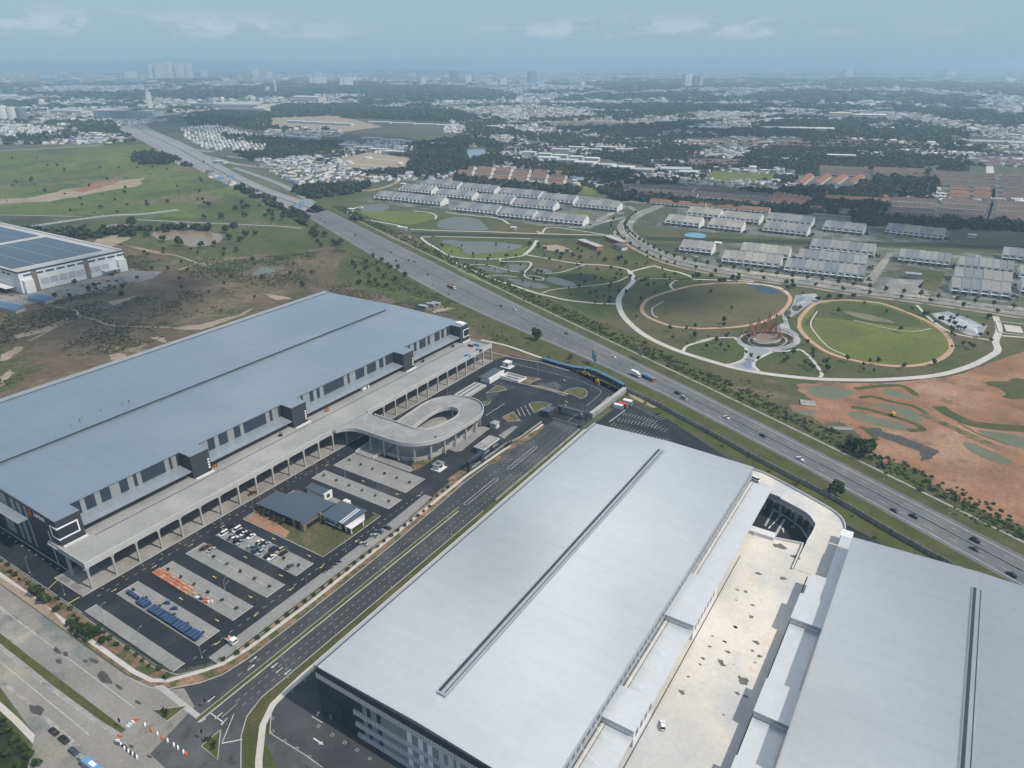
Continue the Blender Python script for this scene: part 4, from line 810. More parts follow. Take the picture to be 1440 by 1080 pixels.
# ---- park
psheet('lawn', [(470, 298), (500, 283), (545, 284), (640, 296), (760, 318), (866, 330), (905, 360), (1000, 388), (1110, 404), (1240, 424), (1440, 455), (1560, 470), (1450, 492), (1400, 512), (1340, 527), (1250, 535), (1150, 535), (1140, 580), (1100, 560), (980, 516), (880, 468), (760, 412), (640, 350), (560, 318)], .065, 'grass_park', rough=1)
psheet('verge', [(1000, 525), (1050, 530), (1120, 540), (1125, 560), (1160, 590), (1210, 640), (1200, 645), (1120, 590), (1020, 545)], .075, 'grass_dry', rough=1)
psheet('lawn', [(600, 340), (618, 353), (650, 372), (700, 398), (740, 410), (700, 405), (650, 385), (606, 358)], .075, 'grass_lawn', rough=2)
psheet('lawn', [(618, 348), (640, 345), (650, 352), (670, 357), (700, 355), (730, 350), (745, 345), (735, 358), (700, 363), (660, 363), (630, 358)], .075, 'grass_lawn', rough=1)
psheet('lawn', [(505, 300), (515, 296), (560, 297), (600, 300), (612, 304), (600, 311), (575, 316), (540, 310)], .075, 'grass_lawn', sm=4)
psheet('pond', Z(480, 230, 6)((160, 370), (300, 355), (400, 360), (370, 395), (240, 405), (170, 395)), .09, 'pond_water', sm=4)
psheet('pond', Z(480, 230, 6)((850, 475), (1000, 450), (1150, 470), (1200, 510), (1240, 550), (1180, 565), (1000, 560), (850, 550), (810, 515)), .1, 'pond_water', sm=4)
w6 = Z(600, 320, 6)
for pts in (w6((120, 120), (200, 105), (330, 120), (560, 120), (700, 135), (810, 155), (740, 185), (600, 210), (480, 215), (380, 225), (300, 200), (280, 165), (200, 145)), w6((670, 320), (830, 315), (820, 350), (740, 375), (660, 350)), w6((430, 330), (560, 335), (680, 375), (620, 385), (480, 360)), w6((910, 340), (1030, 355), (1050, 385), (920, 390), (890, 360)), w6((700, 430), (900, 460), (1035, 500), (950, 515), (800, 490), (700, 450)), w6((1020, 420), (1130, 430), (1260, 480), (1200, 500), (1100, 480), (1010, 450))):
    psheet('pond', pts, .1, 'pond_water', sm=4)
psheet('lawn', w6((1110, 400), (1280, 385), (1440, 400), (1440, 450), (1300, 450), (1140, 440)), .08, 'hedge_dark', rough=1.5)
psheet('lawn', w6((1100, 540), (1300, 500), (1440, 510), (1440, 580), (1240, 580)), .08, 'scrub_green', rough=1.5)
psheet('bare_soil', w6((980, 150), (1100, 145), (1200, 175), (1240, 205), (1090, 200), (1000, 190)), .08, 'soil_pale', rough=1.5)
psheet('bare_soil', Z(480, 230, 6)((340, 580), (500, 575), (620, 620), (740, 700), (700, 720), (560, 680), (400, 630)), .075, 'soil_verge', rough=1.5)
psheet('water_channel', [(576, 326.5), (720, 329.5), (870, 333.5), (880, 336.5), (720, 333.5), (590, 330.5)], .09, 'hedge_dark')
psheet('water_channel', [(905, 333), (1140, 338.5), (1300, 342), (1500, 349), (1500, 354), (1300, 347.5), (1140, 344), (912, 338)], .09, 'hedge_dark')
psheet('lawn', [(880, 322), (960, 326), (1130, 332), (1300, 335), (1500, 342), (1500, 360), (1300, 352), (1130, 350), (940, 345), (900, 340)], .07, 'scrub_green')
PP = [(885, 381), (891, 394), (877.5, 409), (870.6, 420), (871, 432.5), (879, 447.5), (897.5, 465), (917.5, 477.5), (945, 490), (970, 499), (1024, 515), (1067.5, 524), (1105, 529), (1142, 532.5), (1177, 534), (1240, 534), (1315.6, 528), (1360, 516.5), (1387, 504), (1403, 493), (1400, 480), (1405, 463), (1400, 445)]
main_path = lane('path', PP, 5.0, .11, 'path_pale', 6)
for pts, w_ in (([(886, 381.7), (877, 377.5), (850, 373), (823, 371.7), (800, 369), (766.7, 363), (738, 358)], 2.6), ([(738, 358), (749, 348), (755, 338)], 4.5), ([(738, 358), (733, 360), (700, 364), (666.7, 364), (633, 360), (618, 351.7), (600, 341), (593, 334), (606, 333)], 3), ([(637, 361), (633, 365), (653, 375), (690, 391), (723, 401.7), (750, 411), (776.7, 417.5), (800, 422.5), (840, 426.7), (868, 427.5)], 3), ([(686.7, 388), (703, 387), (727, 389.7)], 1.8), ([(652.5, 374), (663, 372.5), (681.7, 372.5), (700, 376), (716.7, 381), (731.7, 382.5)], 1.8), ([(703, 364), (706.7, 367.5), (741.7, 368), (746.7, 373), (738, 382.5), (738, 388), (745, 391.7), (760, 394), (764, 393), (761.7, 390), (741.7, 386.7)], 2.2), ([(766.7, 385), (788, 383), (805, 378), (824, 371.7)], 1.8), ([(761.7, 412.5), (776.7, 407.5), (806.7, 404), (841, 400.6), (867.5, 396), (882.5, 389)], 1.8), ([(511, 292.5), (505, 291), (490, 296.7), (492.5, 301.7), (503, 306.7), (530, 311.7), (555, 316), (572, 321)], 3.4), ([(505, 290.5), (520, 288.5), (547, 288)], 2.2), ([(581.7, 296.7), (603, 299), (613, 303), (612, 308)], 3), ([(626.7, 299), (663, 303), (700, 307), (716, 315)], 3), ([(576.7, 322.5), (625, 324.5), (686.7, 326), (766.7, 329), (866.7, 331)], 3.2), ([(611.7, 332.5), (720, 335), (747, 336)], 2.4), ([(755, 325), (762, 328), (770, 320), (800, 322), (850, 330)], 2.6), ([(887, 382), (910, 376), (922, 373.5)], 3), ([(920, 374), (940, 380), (958, 384), (975, 392), (950, 393.5)], 3.4), ([(950, 393.5), (975, 393), (1015, 394), (1060, 396)], 3), ([(952, 394), (943, 400), (945, 405), (949, 407)], 2.2), ([(893, 392), (950, 392)], 1.2)):
    lane('path', pts, w_, .115, 'path_pale', 5)
E1 = [(1000, 399), (970, 402.5), (939, 410.6), (915, 419), (906, 426), (902.5, 436), (910, 445), (926, 452.5), (947.5, 459), (980, 462), (1005, 461.5), (1034, 460), (1060, 456), (1080, 450), (1097.5, 440), (1109, 427.5), (1110, 416), (1092, 405), (1058, 398.5), (1017, 398)]
E2 = [(1151, 425.5), (1133, 438), (1123, 455.5), (1133, 473), (1155.6, 491), (1175.6, 500), (1193, 505), (1227, 511.7), (1270, 515), (1307, 510.7), (1330, 500), (1338, 486.7), (1330, 470), (1310, 455), (1280, 441), (1244, 428), (1224, 424.5), (1187, 422)]
sheet('lawn', smooth(G(E1), 5, True), .085, 'grass_oval'); lane('path', E1, 3.6, .12, 'path_pink', 6, True)
sheet('lawn', smooth(G(E2), 5, True), .085, 'grass_lawn'); lane('path', E2, 3.8, .12, 'path_pink', 6, True)
psheet('lawn', [(1150, 428), (1187, 423), (1240, 430), (1290, 448), (1310, 462), (1250, 458), (1190, 450), (1150, 446), (1135, 460), (1128, 455)], .095, 'grass_park', rough=2)
psheet('bare_soil', [(1185, 438), (1210, 440), (1250, 450), (1254, 454), (1215, 449)], .10, 'sand_grey', sm=3)
lane('path', [(1149, 438), (1140, 455), (1148, 470), (1165, 488), (1190, 500)], 1.1, .1, 'path_pale', 5); lane('path', [(933, 424), (918, 433), (918, 442), (925, 447)], 1.0, .1, 'path_pale', 5)
lane('path', [(1200, 450), (1250, 462), (1285, 466), (1310, 462)], .9, .1, 'path_pale', 5)
c8 = Z(980, 400, 8)
for pts in (c8((0, 650), (150, 610), (400, 597), (440, 615), (540, 690), (555, 760), (530, 840), (420, 890), (330, 905)), [(1000, 477.5), (970, 485), (962.5, 490), (961, 495)], c8((850, 755), (700, 830), (640, 880), (650, 930), (700, 975)), c8((860, 750), (1000, 750), (1130, 735), (1200, 755), (1300, 850), (1380, 960), (1405, 1020), (1380, 1045))):
    lane('path', pts, 2.4, .122, 'path_pale', 5)
pc = U(1080, 477)
def ell(px, py, rx, ry, n=40): return smooth(G([(px + rx * math.cos(6.2832 * k / 12), py + ry * math.sin(6.2832 * k / 12)) for k in range(12)]), n // 12, True)
sheet('plaza', ell(1081, 479, 45, 14.5), .13, 'plaza'); sheet('hedge_bed', ell(1079, 477.5, 37, 11.5), .14, 'hedge_dark'); sheet('plaza', ell(1080, 479, 28, 10.5), .15, 'plaza'); sheet('hedge_bed', ell(1079, 479.5, 25.5, 9), .16, 'hedge_dark'); sheet('plaza', ell(1078.5, 477, 20.5, 7), .17, 'plaza'); sheet('plaza', ell(1079.5, 475.5, 16.5, 5.6), .18, 'wall_brown')
psheet('plaza', c8((545, 690), (700, 735), (850, 750), (700, 830), (640, 880), (650, 930), (690, 975), (540, 960), (340, 905), (530, 840), (555, 760)), .118, 'plaza')
psheet('plaza', c8((500, 900), (600, 830), (620, 940), (560, 955)), .125, 'plaza_blue')
psheet('plaza', c8((830, 500), (980, 430), (950, 330), (1050, 275), (1090, 190), (1110, 120), (1330, 100), (1400, 180), (1260, 225), (1180, 290), (1020, 400), (1050, 500), (1140, 560), (1160, 660), (1050, 600)), .118, 'plaza')
psheet('plaza', c8((1110, 170), (1230, 130), (1180, 190), (1100, 220)), .125, 'plaza_blue')
for pts in (c8((1080, 240), (1130, 240), (1160, 280), (1110, 300), (1070, 280)), c8((980, 320), (1040, 290), (1060, 330), (1000, 370)), c8((1060, 410), (1130, 400), (1120, 500), (1050, 470))): psheet('planting_island', pts, .127, 'scrub_green', sm=3)
psheet('playground', c8((570, 0), (720, 20), (900, 60), (960, 105), (850, 105), (700, 80), (620, 40)), .128, 'play_blue')
lane('path', c8((570, -10), (800, 10), (960, 50), (1030, 110)), 3.4, .13, 'path_pale', 4)
q = Z(1120, 260, 4.5)
psheet('plaza', q((850, 815), (960, 800), (1100, 850), (1170, 885), (1210, 890), (1170, 960), (1090, 950), (1000, 910), (900, 860)), .118, 'plaza')
for k in range(5): lane('terrace_step', q((880 + k * 12, 822 + k * 12), (990 + k * 10, 838 + k * 14), (1080 + k * 14, 870 + k * 14), (1160 - k * 6, 895 + k * 11)), 1.2, .125 + k * .005, 'concrete_white', 4)
lane('path', q((760, 760), (860, 860), (1000, 940), (1240, 985)), 2.4, .121, 'path_pale', 4)
lane('path', q((1300, 955), (1500, 970)), 3, .121, 'path_pale', 0)
# ---- avenue past the terraces
AL = [(960, 268), (928, 286.7), (895, 298), (878, 306.7), (868, 318), (871.7, 328), (883, 340), (905, 353), (938, 368), (1000, 383), (1067, 393), (1140, 402), (1193, 411), (1276, 421.5), (1440, 445), (1600, 470)]
AR = [(975, 268), (938, 288), (905, 303), (891.7, 313), (890, 323), (900, 333), (916.7, 345), (940, 356.7), (967, 366), (1033, 378), (1140, 391), (1218, 403), (1298, 416), (1440, 433), (1600, 455)]
al, ar = resamp(smooth(G(AL), 6), 80), resamp(smooth(G(AR), 6), 80)
b = MB()
for i in range(80): b.face([(*al[i], .13), (*ar[i], .13), (*ar[i + 1], .13), (*al[i + 1], .13)])
struct(b.build('avenue', 'asphalt_worn'))
am = [((a[0] + c[0]) / 2, (a[1] + c[1]) / 2) for a, c in zip(al, ar)]
b = MB(); b.ribbon(am[4:], 2.6, .16); struct(b.build('median_strip', 'scrub_green'))
b = MB()
for t in (.24, .76): b.dashes([(a[0] + (c[0] - a[0]) * t, a[1] + (c[1] - a[1]) * t) for a, c in zip(al, ar)], .3, .15, 3, 5)
b.ribbon(offset(am, 1.7)[4:], .5, .17); b.ribbon(offset(am, -1.7)[4:], .5, .17); struct(b.build('road_markings', 'paint_white'))
b = MB(); b.ribbon(offset(al, -6 if math.dist(offset(al, -6)[40], ar[40]) > math.dist(al[40], ar[40]) else 6)[30:], 5, .1); struct(b.build('bare_soil', 'soil_pale'))
lane('road', [(880, 305), (850, 312), (825, 318), (800, 320)], 9, .13, 'asphalt_worn'); lane('road', [(893, 296), (880, 290), (860, 300), (840, 312)], 9, .13, 'asphalt_worn')
# ================================================================ BUILDINGS AND FITTINGS OF THE CAR PARK
# ---- office with low navy roofs
O = thing('office_building', 'low office with dark blue pitched roofs and a white porch beside the lawn', 'office')
def lean_roof(poly, z0, slope, name, par, mname, over=.5, t=.3):   # mono-pitch sheet over a polygon, rising with y
    b = MB(); y0 = min(p[1] for p in poly); zf = lambda p: z0 + slope * (p[1] - y0)
    P = list(poly)
    if area2(P) < 0: P.reverse()
    b.face([(p[0], p[1], zf(p) + t) for p in P]); b.face([(p[0], p[1], zf(p)) for p in reversed(P)])
    for i in range(len(P)):
        a, c = P[i], P[(i + 1) % len(P)]; b.face([(a[0], a[1], zf(a)), (c[0], c[1], zf(c)), (c[0], c[1], zf(c) + t), (a[0], a[1], zf(a) + t)])
    return b.build(name, mname, par)
b = MB(); b.prism([(-261.3, 181.2), (-238.4, 181.6), (-230.7, 181.8), (-230.7, 191.6), (-254.6, 192.3), (-261.3, 192.2)], .1, 4.2); b.build('wall', 'charcoal', O)
b = MB(); b.prism([(-254.4, 192.4), (-230, 191.7), (-229.6, 200), (-253.2, 198.4)], .1, 4.5); b.build('wall', 'charcoal', O)
b = MB(); b.prism([(-228.6, 191.6), (-214.2, 191.4), (-213, 203.2), (-228.4, 203.2)], .1, 3.9); b.build('wall', 'wall_white', O)
r1 = lean_roof([(-262.1, 180.3), (-229.9, 181), (-229.8, 192), (-255.2, 193), (-262.2, 192.8)], 4.3, .06, 'roof', O, 'office_roof')
lean_roof([(-255.1, 193.05), (-229.7, 192.05), (-229.1, 200.6), (-253.7, 198.9)], 4.8, .03, 'roof', O, 'office_roof')
r2 = lean_roof([(-229.5, 190.6), (-213.3, 190.6), (-211.9, 204.3), (-229, 204)], 4.0, .06, 'roof', O, 'office_roof')
for par, x, y0, y1, z in ((r1, -236.6, 181, 192, 4.62), (r1, -234.9, 181, 192, 4.62), (r2, -217.6, 191, 203, 4.32), (r2, -216.2, 191, 203, 4.32)):
    b = MB(); b.face([(x, y0, z + .02), (x + .9, y0, z + .02), (x + .9, y1, z + .06 * (y1 - y0) + .02), (x, y1, z + .06 * (y1 - y0) + .02)]); b.build('skylight', 'louvre_band', par)
b = MB(); b.box(-232.2, -230.2, 180.6, 191.9, .1, 4.25); b.build('brown_panel', 'wall_brown', O)
b = MB(); b.box(-237.6, -236.4, 180.7, 181.55, .1, 4.6); b.box(-230.4, -229, 190.2, 191.5, .1, 5.2); b.build('pier', 'wall_brown', O)
for x in (-258, -253.5, -249, -244.5, -240.5):
    b = MB(); b.box(x, x + 3.2, 181.1, 181.55, .8, 3.2); b.each('window', 'glass_dark', O)
b = MB(); b.box(-230.15, -230.05, 182.5, 190, .6, 3.0); b.each('window', 'glass_dark', O)
b = MB(); b.box(-226.5, -220.5, 191.4, 191.58, 1.2, 2.5); b.each('window', 'glass_blue', O)
b = MB(); b.box(-216.5, -214.25, 191.2, 191.38, .2, 3.4); b.each('window', 'glass_dark', O)
b = MB(); b.box(-214.1, -209.8, 191, 199.5, 3.0, 3.4); b.box(-213.9, -213.4, 191.1, 191.6, .1, 3.0); b.box(-210.5, -210, 191.1, 191.6, .1, 3.0); b.box(-210.5, -210, 198.8, 199.3, .1, 3.0); pch = b.build('porch', 'wall_white', O)
b = MB(); b.box(-212.9, -212.7, 192, 194.3, .1, 2.9); b.build('door', 'brick_orange', O)
b = MB(); b.box(-212.9, -212.7, 194.4, 195.4, .1, 2.9); b.build('door', 'grass_lawn', O)
b = MB(); b.box(-240, -212.4, 179.6, 191, .09, .16); struct(b.build('pavement', 'paving')) if False else None
S2 = thing('service_block', 'small dark roofed service block with white gable behind the office', 'outbuilding')
b = MB(); b.box(-253.4, -240.4, 204.2, 208.2, .05, 3.2); b.build('wall', 'wall_white', S2)
lean_roof([(-254.2, 203.7), (-241.2, 203.7), (-241.2, 208.8), (-254.2, 208.8)], 3.3, .1, 'roof', S2, 'office_roof')
b = MB(); b.box(-240.9, -240.3, 203.6, 209, .05, 4.6); g = b.build('gable_wall', 'wall_white', S2); b = MB(); b.cyl(0, 0, 0, .1, 1.1, n=14); d = b.build('disc', 'charcoal', g); d.location = (-240.29, 206.2, 2.6); d.rotation_euler = (0, R(90), 0)
T2 = thing('water_tank', 'white panelled water tank on a slab behind the office', 'tank', (-229.4, 207.6, .06))
b = MB(); b.box(-1.7, 1.7, -1.4, 1.4, .35, 2.5); b.build('tank_body', 'wall_white', T2)
b = MB(); b.box(-2, 2, -1.7, 1.7, 0, .3); b.build('plinth', 'concrete', T2)
b = MB(); b.cyl(0, 0, 2.51, 2.65, .4, n=10); b.build('hatch', 'galv', T2)
sheet('pavement', [(-262, 193), (-255.4, 193.2), (-254, 199.2), (-229, 200.8), (-229, 204.4), (-240, 204.4), (-240, 209), (-226, 209.5), (-226, 206), (-262, 203)], .085, 'paving')
# ---- gate house with flat white-edged roof and dark arch over the entrance
GH = thing('gate_house', 'gate house with flat grey roof and dark entrance arch beside the estate road', 'gatehouse')
b = MB(); b.box(-206.3, -199.2, 284, 299.8, 3.6, 4.0, 0); b.box(-206, -199.5, 284.3, 299.5, 4.01, 4.06, 1); b.build('roof', ['concrete_white', 'concrete_old'], GH)
b = MB(); b.box(-205, -200.2, 285.5, 290.5, .06, 3.59); b.box(-205, -200.2, 294, 298.8, .06, 3.59); b.build('wall', 'wall_grey', GH)
for y in (286.2, 288.4, 294.8, 297): b = MB(); b.box(-200.19, -200.1, y, y + 1.5, 1.0, 2.6); b.each('window', 'glass_blue', GH)
b = MB(); b.box(-205.01, -204.9, 290.5, 294, .06, 2.9) if False else b.box(-203, -202.6, 290.6, 293.9, .06, 3.5); b.build('wall', 'wall_grey', GH)
AR_ = thing('gate_arch', 'tall charcoal portal arch over the truck entrance', 'gate arch')
b = MB(); b.box(-197.8, -196.2, 265.6, 267.6, .06, 5.2); b.build('pier', 'charcoal', AR_)
b = MB(); b.box(-197.8, -196.2, 277, 279.8, .06, 5.2); b.build('pier', 'charcoal', AR_)
b = MB(); b.box(-198.2, -196, 265.4, 280, 5.21, 6.3); b.build('beam', 'navy', AR_)
H1 = thing('guard_hut', 'small white hut with grey roof on the yard asphalt near the oval ramp', 'hut', (-212.8, 260.2, .06))
b = MB(); b.box(-1.9, 1.9, -2.4, 2.4, .2, 2.7); b.build('wall', 'wall_white', H1)
b = MB(); b.box(-2.4, 2.4, -2.9, 2.9, 2.71, 2.95, 0); b.box(-1, 1, -1, .6, 2.96, 3.3, 1); b.build('roof', ['steel_grey', 'charcoal'], H1)
b = MB(); b.box(1.91, 1.97, -1.6, 1.2, .9, 2.2); b.each('window', 'glass_dark', H1)
b = MB(); b.box(-3.2, 3.4, -3.4, 3.4, 0, .19); b.build('plinth', 'concrete_white', H1)
K1 = thing('meter_kiosk', 'dark grey box kiosk at the far end of the oval ramp', 'kiosk', (-213.4, 316, .06))
b = MB(); b.box(-2, 2, -2.2, 2.2, 0, 3.2); b.build('wall', 'wall_grey', K1)
b = MB(); b.box(-2.2, 2.2, -2.4, 2.4, 3.21, 3.45); b.build('roof', 'concrete_old', K1)
b = MB(); b.box(2.01, 2.06, -1.2, 1.0, .1, 2.3); b.build('door', 'wall_white', K1)
PH = thing('pump_house', 'white pump house with dark lean-to roof beside the far end of the viaduct', 'outbuilding')
b = MB(); b.box(-259.3, -251.6, 367, 384, .06, 3.4); b.build('wall', 'wall_white', PH)
lean_roof([(-260, 366.2), (-253.4, 366.2), (-253.4, 384.8), (-260, 384.8)], 3.5, .01, 'roof', PH, 'office_roof')
b = MB(); b.box(-251.9, -251.5, 366.5, 384.6, .06, 4.2); b.build('parapet', 'wall_white', PH)
LW = thing('holding_pen', 'low white walled enclosure behind the pump house', 'wall')
b = MB(); q = [(-250.8, 380), (-250.8, 388), (-235, 387), (-236, 378.5)]; b.kerb(q, .4, .06, 1.7, 0, True); b.build('wall', 'wall_white', LW)
b = MB(); b.prism(offset(q, -.8, True) if area2(offset(q, -.8, True)) ** 2 < area2(q) ** 2 else offset(q, .8, True), .06, .5); b.build('base_slab', 'concrete', LW)
b = MB(); b.box(-248, -238.5, 382.6, 383.2, .51, 1.5); b.build('baffle', 'concrete', LW)
TR = thing('transformer_frame', 'white steel frame plant on a pale slab at the top of the yard', 'plant', (-258, 399.5, .06))
b = MB(); b.box(-4.5, 4, -4, 3.4, 0, .2); b.build('plinth', 'concrete_white', TR)
for x in (-2.4, 1.8):
    for y in (-2, 2): b = MB(); b.box(x - .3, x + .3, y - .3, y + .3, .2, 3.4); b.build('post', 'wall_white', TR)
b = MB(); b.box(-3, 2.4, -2.6, 2.6, 3.41, 3.8); b.build('roof', 'wall_white', TR)
b = MB(); b.box(-1.6, 1, -1.2, 1.2, .2, 2.4); b.build('tank', 'steel_grey', TR)
for nm, y0, lab in (('ventilation_slab', 340, 'long low concrete box with dark slots beyond the oval ramp'),):
    t = thing(nm, lab, 'concrete box', (-254, 350, .06))
    b = MB(); b.box(-6.5, 3, -12, 12, 0, 1.3); b.build('base', 'concrete', t)
    for x in (-4.6, -1.2): b = MB(); b.box(x, x + 1, -11, 11, 1.301, 1.36); b.build('slot', 'charcoal', t)
# second gate: kiosk, covered way, barrier
G2 = thing('gate_house', 'second gate house with dark roof and white band at the end of the estate road', 'gatehouse', (-194.6, 347.5, .06))
b = MB(); b.box(-2.3, 2.3, -3.4, 3.4, 0, 3.6); b.build('wall', 'charcoal', G2)
b = MB(); b.box(-2.9, 2.9, -4, 4, 3.9, 4.3); b.build('roof', 'office_roof', G2)
b = MB(); b.box(-2.6, 2.6, -3.7, 3.7, 3.61, 3.89); b.build('band', 'wall_white', G2)
b = MB(); b.box(-1.6, 1.6, -3.45, -3.41, .9, 2.4); b.each('window', 'glass_blue', G2)
G3 = thing('gate_canopy', 'dark flat canopy spanning the road between the second gate house and the stone wall', 'canopy')
b = MB(); b.box(-191.4, -170.6, 353.0, 355.2, 4.6, 5.1); b.build('roof', 'office_roof', G3)
for x in (-190.8, -171.8): b = MB(); b.box(x, x + .9, 353.3, 354.9, .06, 4.59); b.build('post', 'charcoal', G3)
b = MB(); b.box(-173.4, -170.6, 352, 356.6, 5.11, 5.6); b.build('cap', 'navy', G3)
BF = thing('sliding_gate', 'grey sliding gate closing the end of the estate road', 'gate')
b = MB(); b.box(-188.6, -171.4, 342.4, 342.7, .1, .3); b.box(-188.6, -171.4, 342.4, 342.7, 1.6, 1.8); b.build('rail', 'steel_grey', BF)
b = MB()
for k in range(29): b.box(-188.5 + k * .6, -188.42 + k * .6, 342.5, 342.6, .3, 1.6)
b.build('bars', 'steel_grey', BF)
b = MB(); b.box(-171.4, -169.6, 341.8, 343.4, .06, 2.2); b.build('pier', 'charcoal', BF)
RW = thing('retaining_wall', 'thick old grey retaining wall between the yard and the far car park', 'wall')
b = MB(); b.prism([(-171.6, 358), (-169.2, 358), (-167.4, 404), (-169.8, 404)], .0, 3.2); b.build('wall', 'concrete_old', RW)
b = MB(); b.prism([(-171.8, 357.8), (-169, 357.8), (-167.2, 404.2), (-170, 404.2)], 3.21, 3.45); b.build('coping', 'concrete', RW)
tb = thing('boundary_wall', 'low grey stone wall along the verge beside the estate road', 'wall')
b = MB(); b.kerb([(-197.3, 268), (-196.4, 300), (-193.6, 312), (-192.8, 336)], .4, .06, 1.3); b.kerb([(-169, 250), (-168.9, 340)], .5, .06, 1.2); b.build('wall', 'concrete_old', tb)
# blue sheeted site shed along the top of the yard
hb = [(-243, 421.4), (-228, 419.4), (-215.3, 418.7), (-207.4, 421), (-197, 419.6), (-180.4, 412.6), (-171, 408)]
hz_ = [2.2, 2.2, 2.4, 3, 3, 3, 3]
for i in range(6):
    a, c = hb[i], hb[i + 1]; L = math.dist(a, c)
    t = thing('site_shed', ('blue sheeted lean-to shed bay, the nearest to the viaduct', 'blue sheeted lean-to shed bay, second from the viaduct', 'blue sheeted lean-to shed bay, third from the viaduct', 'blue sheeted lean-to shed bay at the bend under the big blue road sign', 'blue sheeted lean-to shed bay just past the bend', 'blue sheeted lean-to shed bay against the stone wall')[i], 'shed', (a[0], a[1], .06), math.atan2(c[1] - a[1], c[0] - a[0]), 'blue sheds along the yard')
    h = 2.9 if i < 3 else 3.6
    b = MB(); b.face([(0, -.6, h - .5), (L - .15, -.6, h - .5), (L - .15, 1.8, h), (0, 1.8, h)]); b.face([(0, 1.8, h - .08), (L - .15, 1.8, h - .08), (L - .15, -.6, h - .58), (0, -.6, h - .58)]); b.face([(0, -.6, h - .58), (L - .15, -.6, h - .58), (L - .15, -.6, h - .5), (0, -.6, h - .5)]); b.build('roof', 'sheet_blue', t)
    b = MB(); b.box(.1, L - .3, 1.5, 1.6, 0, h - .2); b.build('back_wall', 'sheet_blue', t)
    for k in range(3): b = MB(); b.box(.2 + k * (L - .7) / 2, .32 + k * (L - .7) / 2, -.5, -.38, 0, h - .6); b.build('post', 'steel_grey', t)
    b = MB(); b.box(.6, L - 1, .2, 1.3, 0, 1.1); b.build('bench', 'tarp_blue', t)
# boundary fence of concrete panels beside the highway
FN = thing('fence', 'long grey concrete panel fence between the warehouses and the highway', 'fence')
fp = smooth(G([(878, 549), (920, 568), (960, 590), (1010, 617), (1060, 645), (1115, 674), (1175, 705), (1260, 755), (1360, 810), (1440, 850), (1500, 885)]), 6)
b = MB(); b.kerb(fp, .18, 0, 2.6); b.build('panels', 'concrete_old', FN)
for x, y, h in along(fp, 3.4):
    b = MB(); b.obox(x, y, .4, .4, 0, 2.85, h); b.build('post', 'concrete', FN)
# road-side posts along the car park hedge: wire fence
WF = thing('fence', 'thin wire fence on low kerb along the car park edge by the cross road', 'fence')
wf = [(-330, 94.9), (-262, 95.0), (-213, 94.4), (-204, 96.8), (-197, 105.3), (-195, 112), (-194.8, 200), (-197, 250)]
b = MB(); b.kerb(wf, .04, 1.5, 1.56); b.kerb(wf, .04, .7, .76); b.build('wire', 'steel_grey', WF)
for x, y, h in along(wf, 4.6): b = MB(); b.box(x - .05, x + .05, y - .05, y + .05, .05, 1.7); b.build('post', 'steel_grey', WF)
# ---- stacked materials in the car park
rr = random.Random(21)
pal = []
for c in range(10):
    for r in range(3):
        x = -261 + c * 2.45; y = 125.0 + r * 1.35 - c * .03; n = c * 3 + r
        col = 'brick_orange' if rr.random() < .6 else 'brick_tan'
        t = thing('brick_pallet', ('orange' if col == 'brick_orange' else 'tan') + ' brick pallet, ' + ('aisle side row' if r == 0 else 'middle row' if r == 1 else 'kerb side row') + ', ' + ('first', 'second', 'third', 'fourth', 'fifth', 'sixth', 'seventh', 'eighth', 'ninth', 'tenth')[c] + ' from the viaduct', 'brick pallet', (x, y, .1), rr.uniform(-.06, .06), 'brick pallets stacked in the car park')
        h = rr.uniform(.85, 1.25)
        b = MB(); b.box(-1.0, 1.0, -.55, .55, .14, h); b.build('bricks', col, t)
        b = MB()
        for k in (-.8, 0, .7): b.box(k, k + .1, -.55, .55, 0, .135)
        b.each('pallet_base', 'wood', t)
for i, (x, y, w_, h, m) in enumerate(((-235.6, 126.2, 2, .7, 'brick_tan'), (-233.4, 127.6, 1.6, .5, 'wood'), (-232.6, 125.6, 2.2, .5, 'panel_beige'), (-230.6, 125.8, 1.3, 1.0, 'tarp_blue'), (-229.4, 126.6, 1.2, 1.1, 'brick_orange'), (-228.2, 127.4, 1.0, .9, 'brick_tan'), (-227.6, 125.7, 1.2, .9, 'brick_orange'))):
    t = thing('material_stack', ('short tan brick stack past the end of the pallets', 'loose timber stack past the brick pallets', 'pale board stack past the brick pallets', 'dark blue bundle beside the small orange stack', 'small orange brick stack beside the dark blue bundle', 'small tan brick stack beside the white drums', 'small orange brick stack at the aisle edge by the white drums')[i], 'stack', (x, y, .1), .1 * i)
    b = MB(); b.box(-w_ / 2, w_ / 2, -.5, .5, .12, h); b.build('load', m, t); b = MB(); b.box(-w_ / 2, -w_ / 2 + .15, -.5, .5, 0, .119); b.box(w_ / 2 - .15, w_ / 2, -.5, .5, 0, .119); b.each('pallet_base', 'wood', t)
for i, (x, y) in enumerate(((-226.4, 126.3), (-225.4, 127.2))):
    t = thing('drum', ('white drum beside the brick stacks, nearer the aisle', 'white drum beside the brick stacks, nearer the kerb')[i], 'drum', (x, y, .1), 0, 'white drums in the car park'); b = MB(); b.cyl(0, 0, 0, 1.0, .5, n=12); b.cyl(0, 0, 1.001, 1.06, .44, n=12); b.build('drum_body', 'wall_white', t); b = MB(); b.cyl(.2, 0, 1.061, 1.12, .08, n=6); b.build('cap', 'charcoal', t)
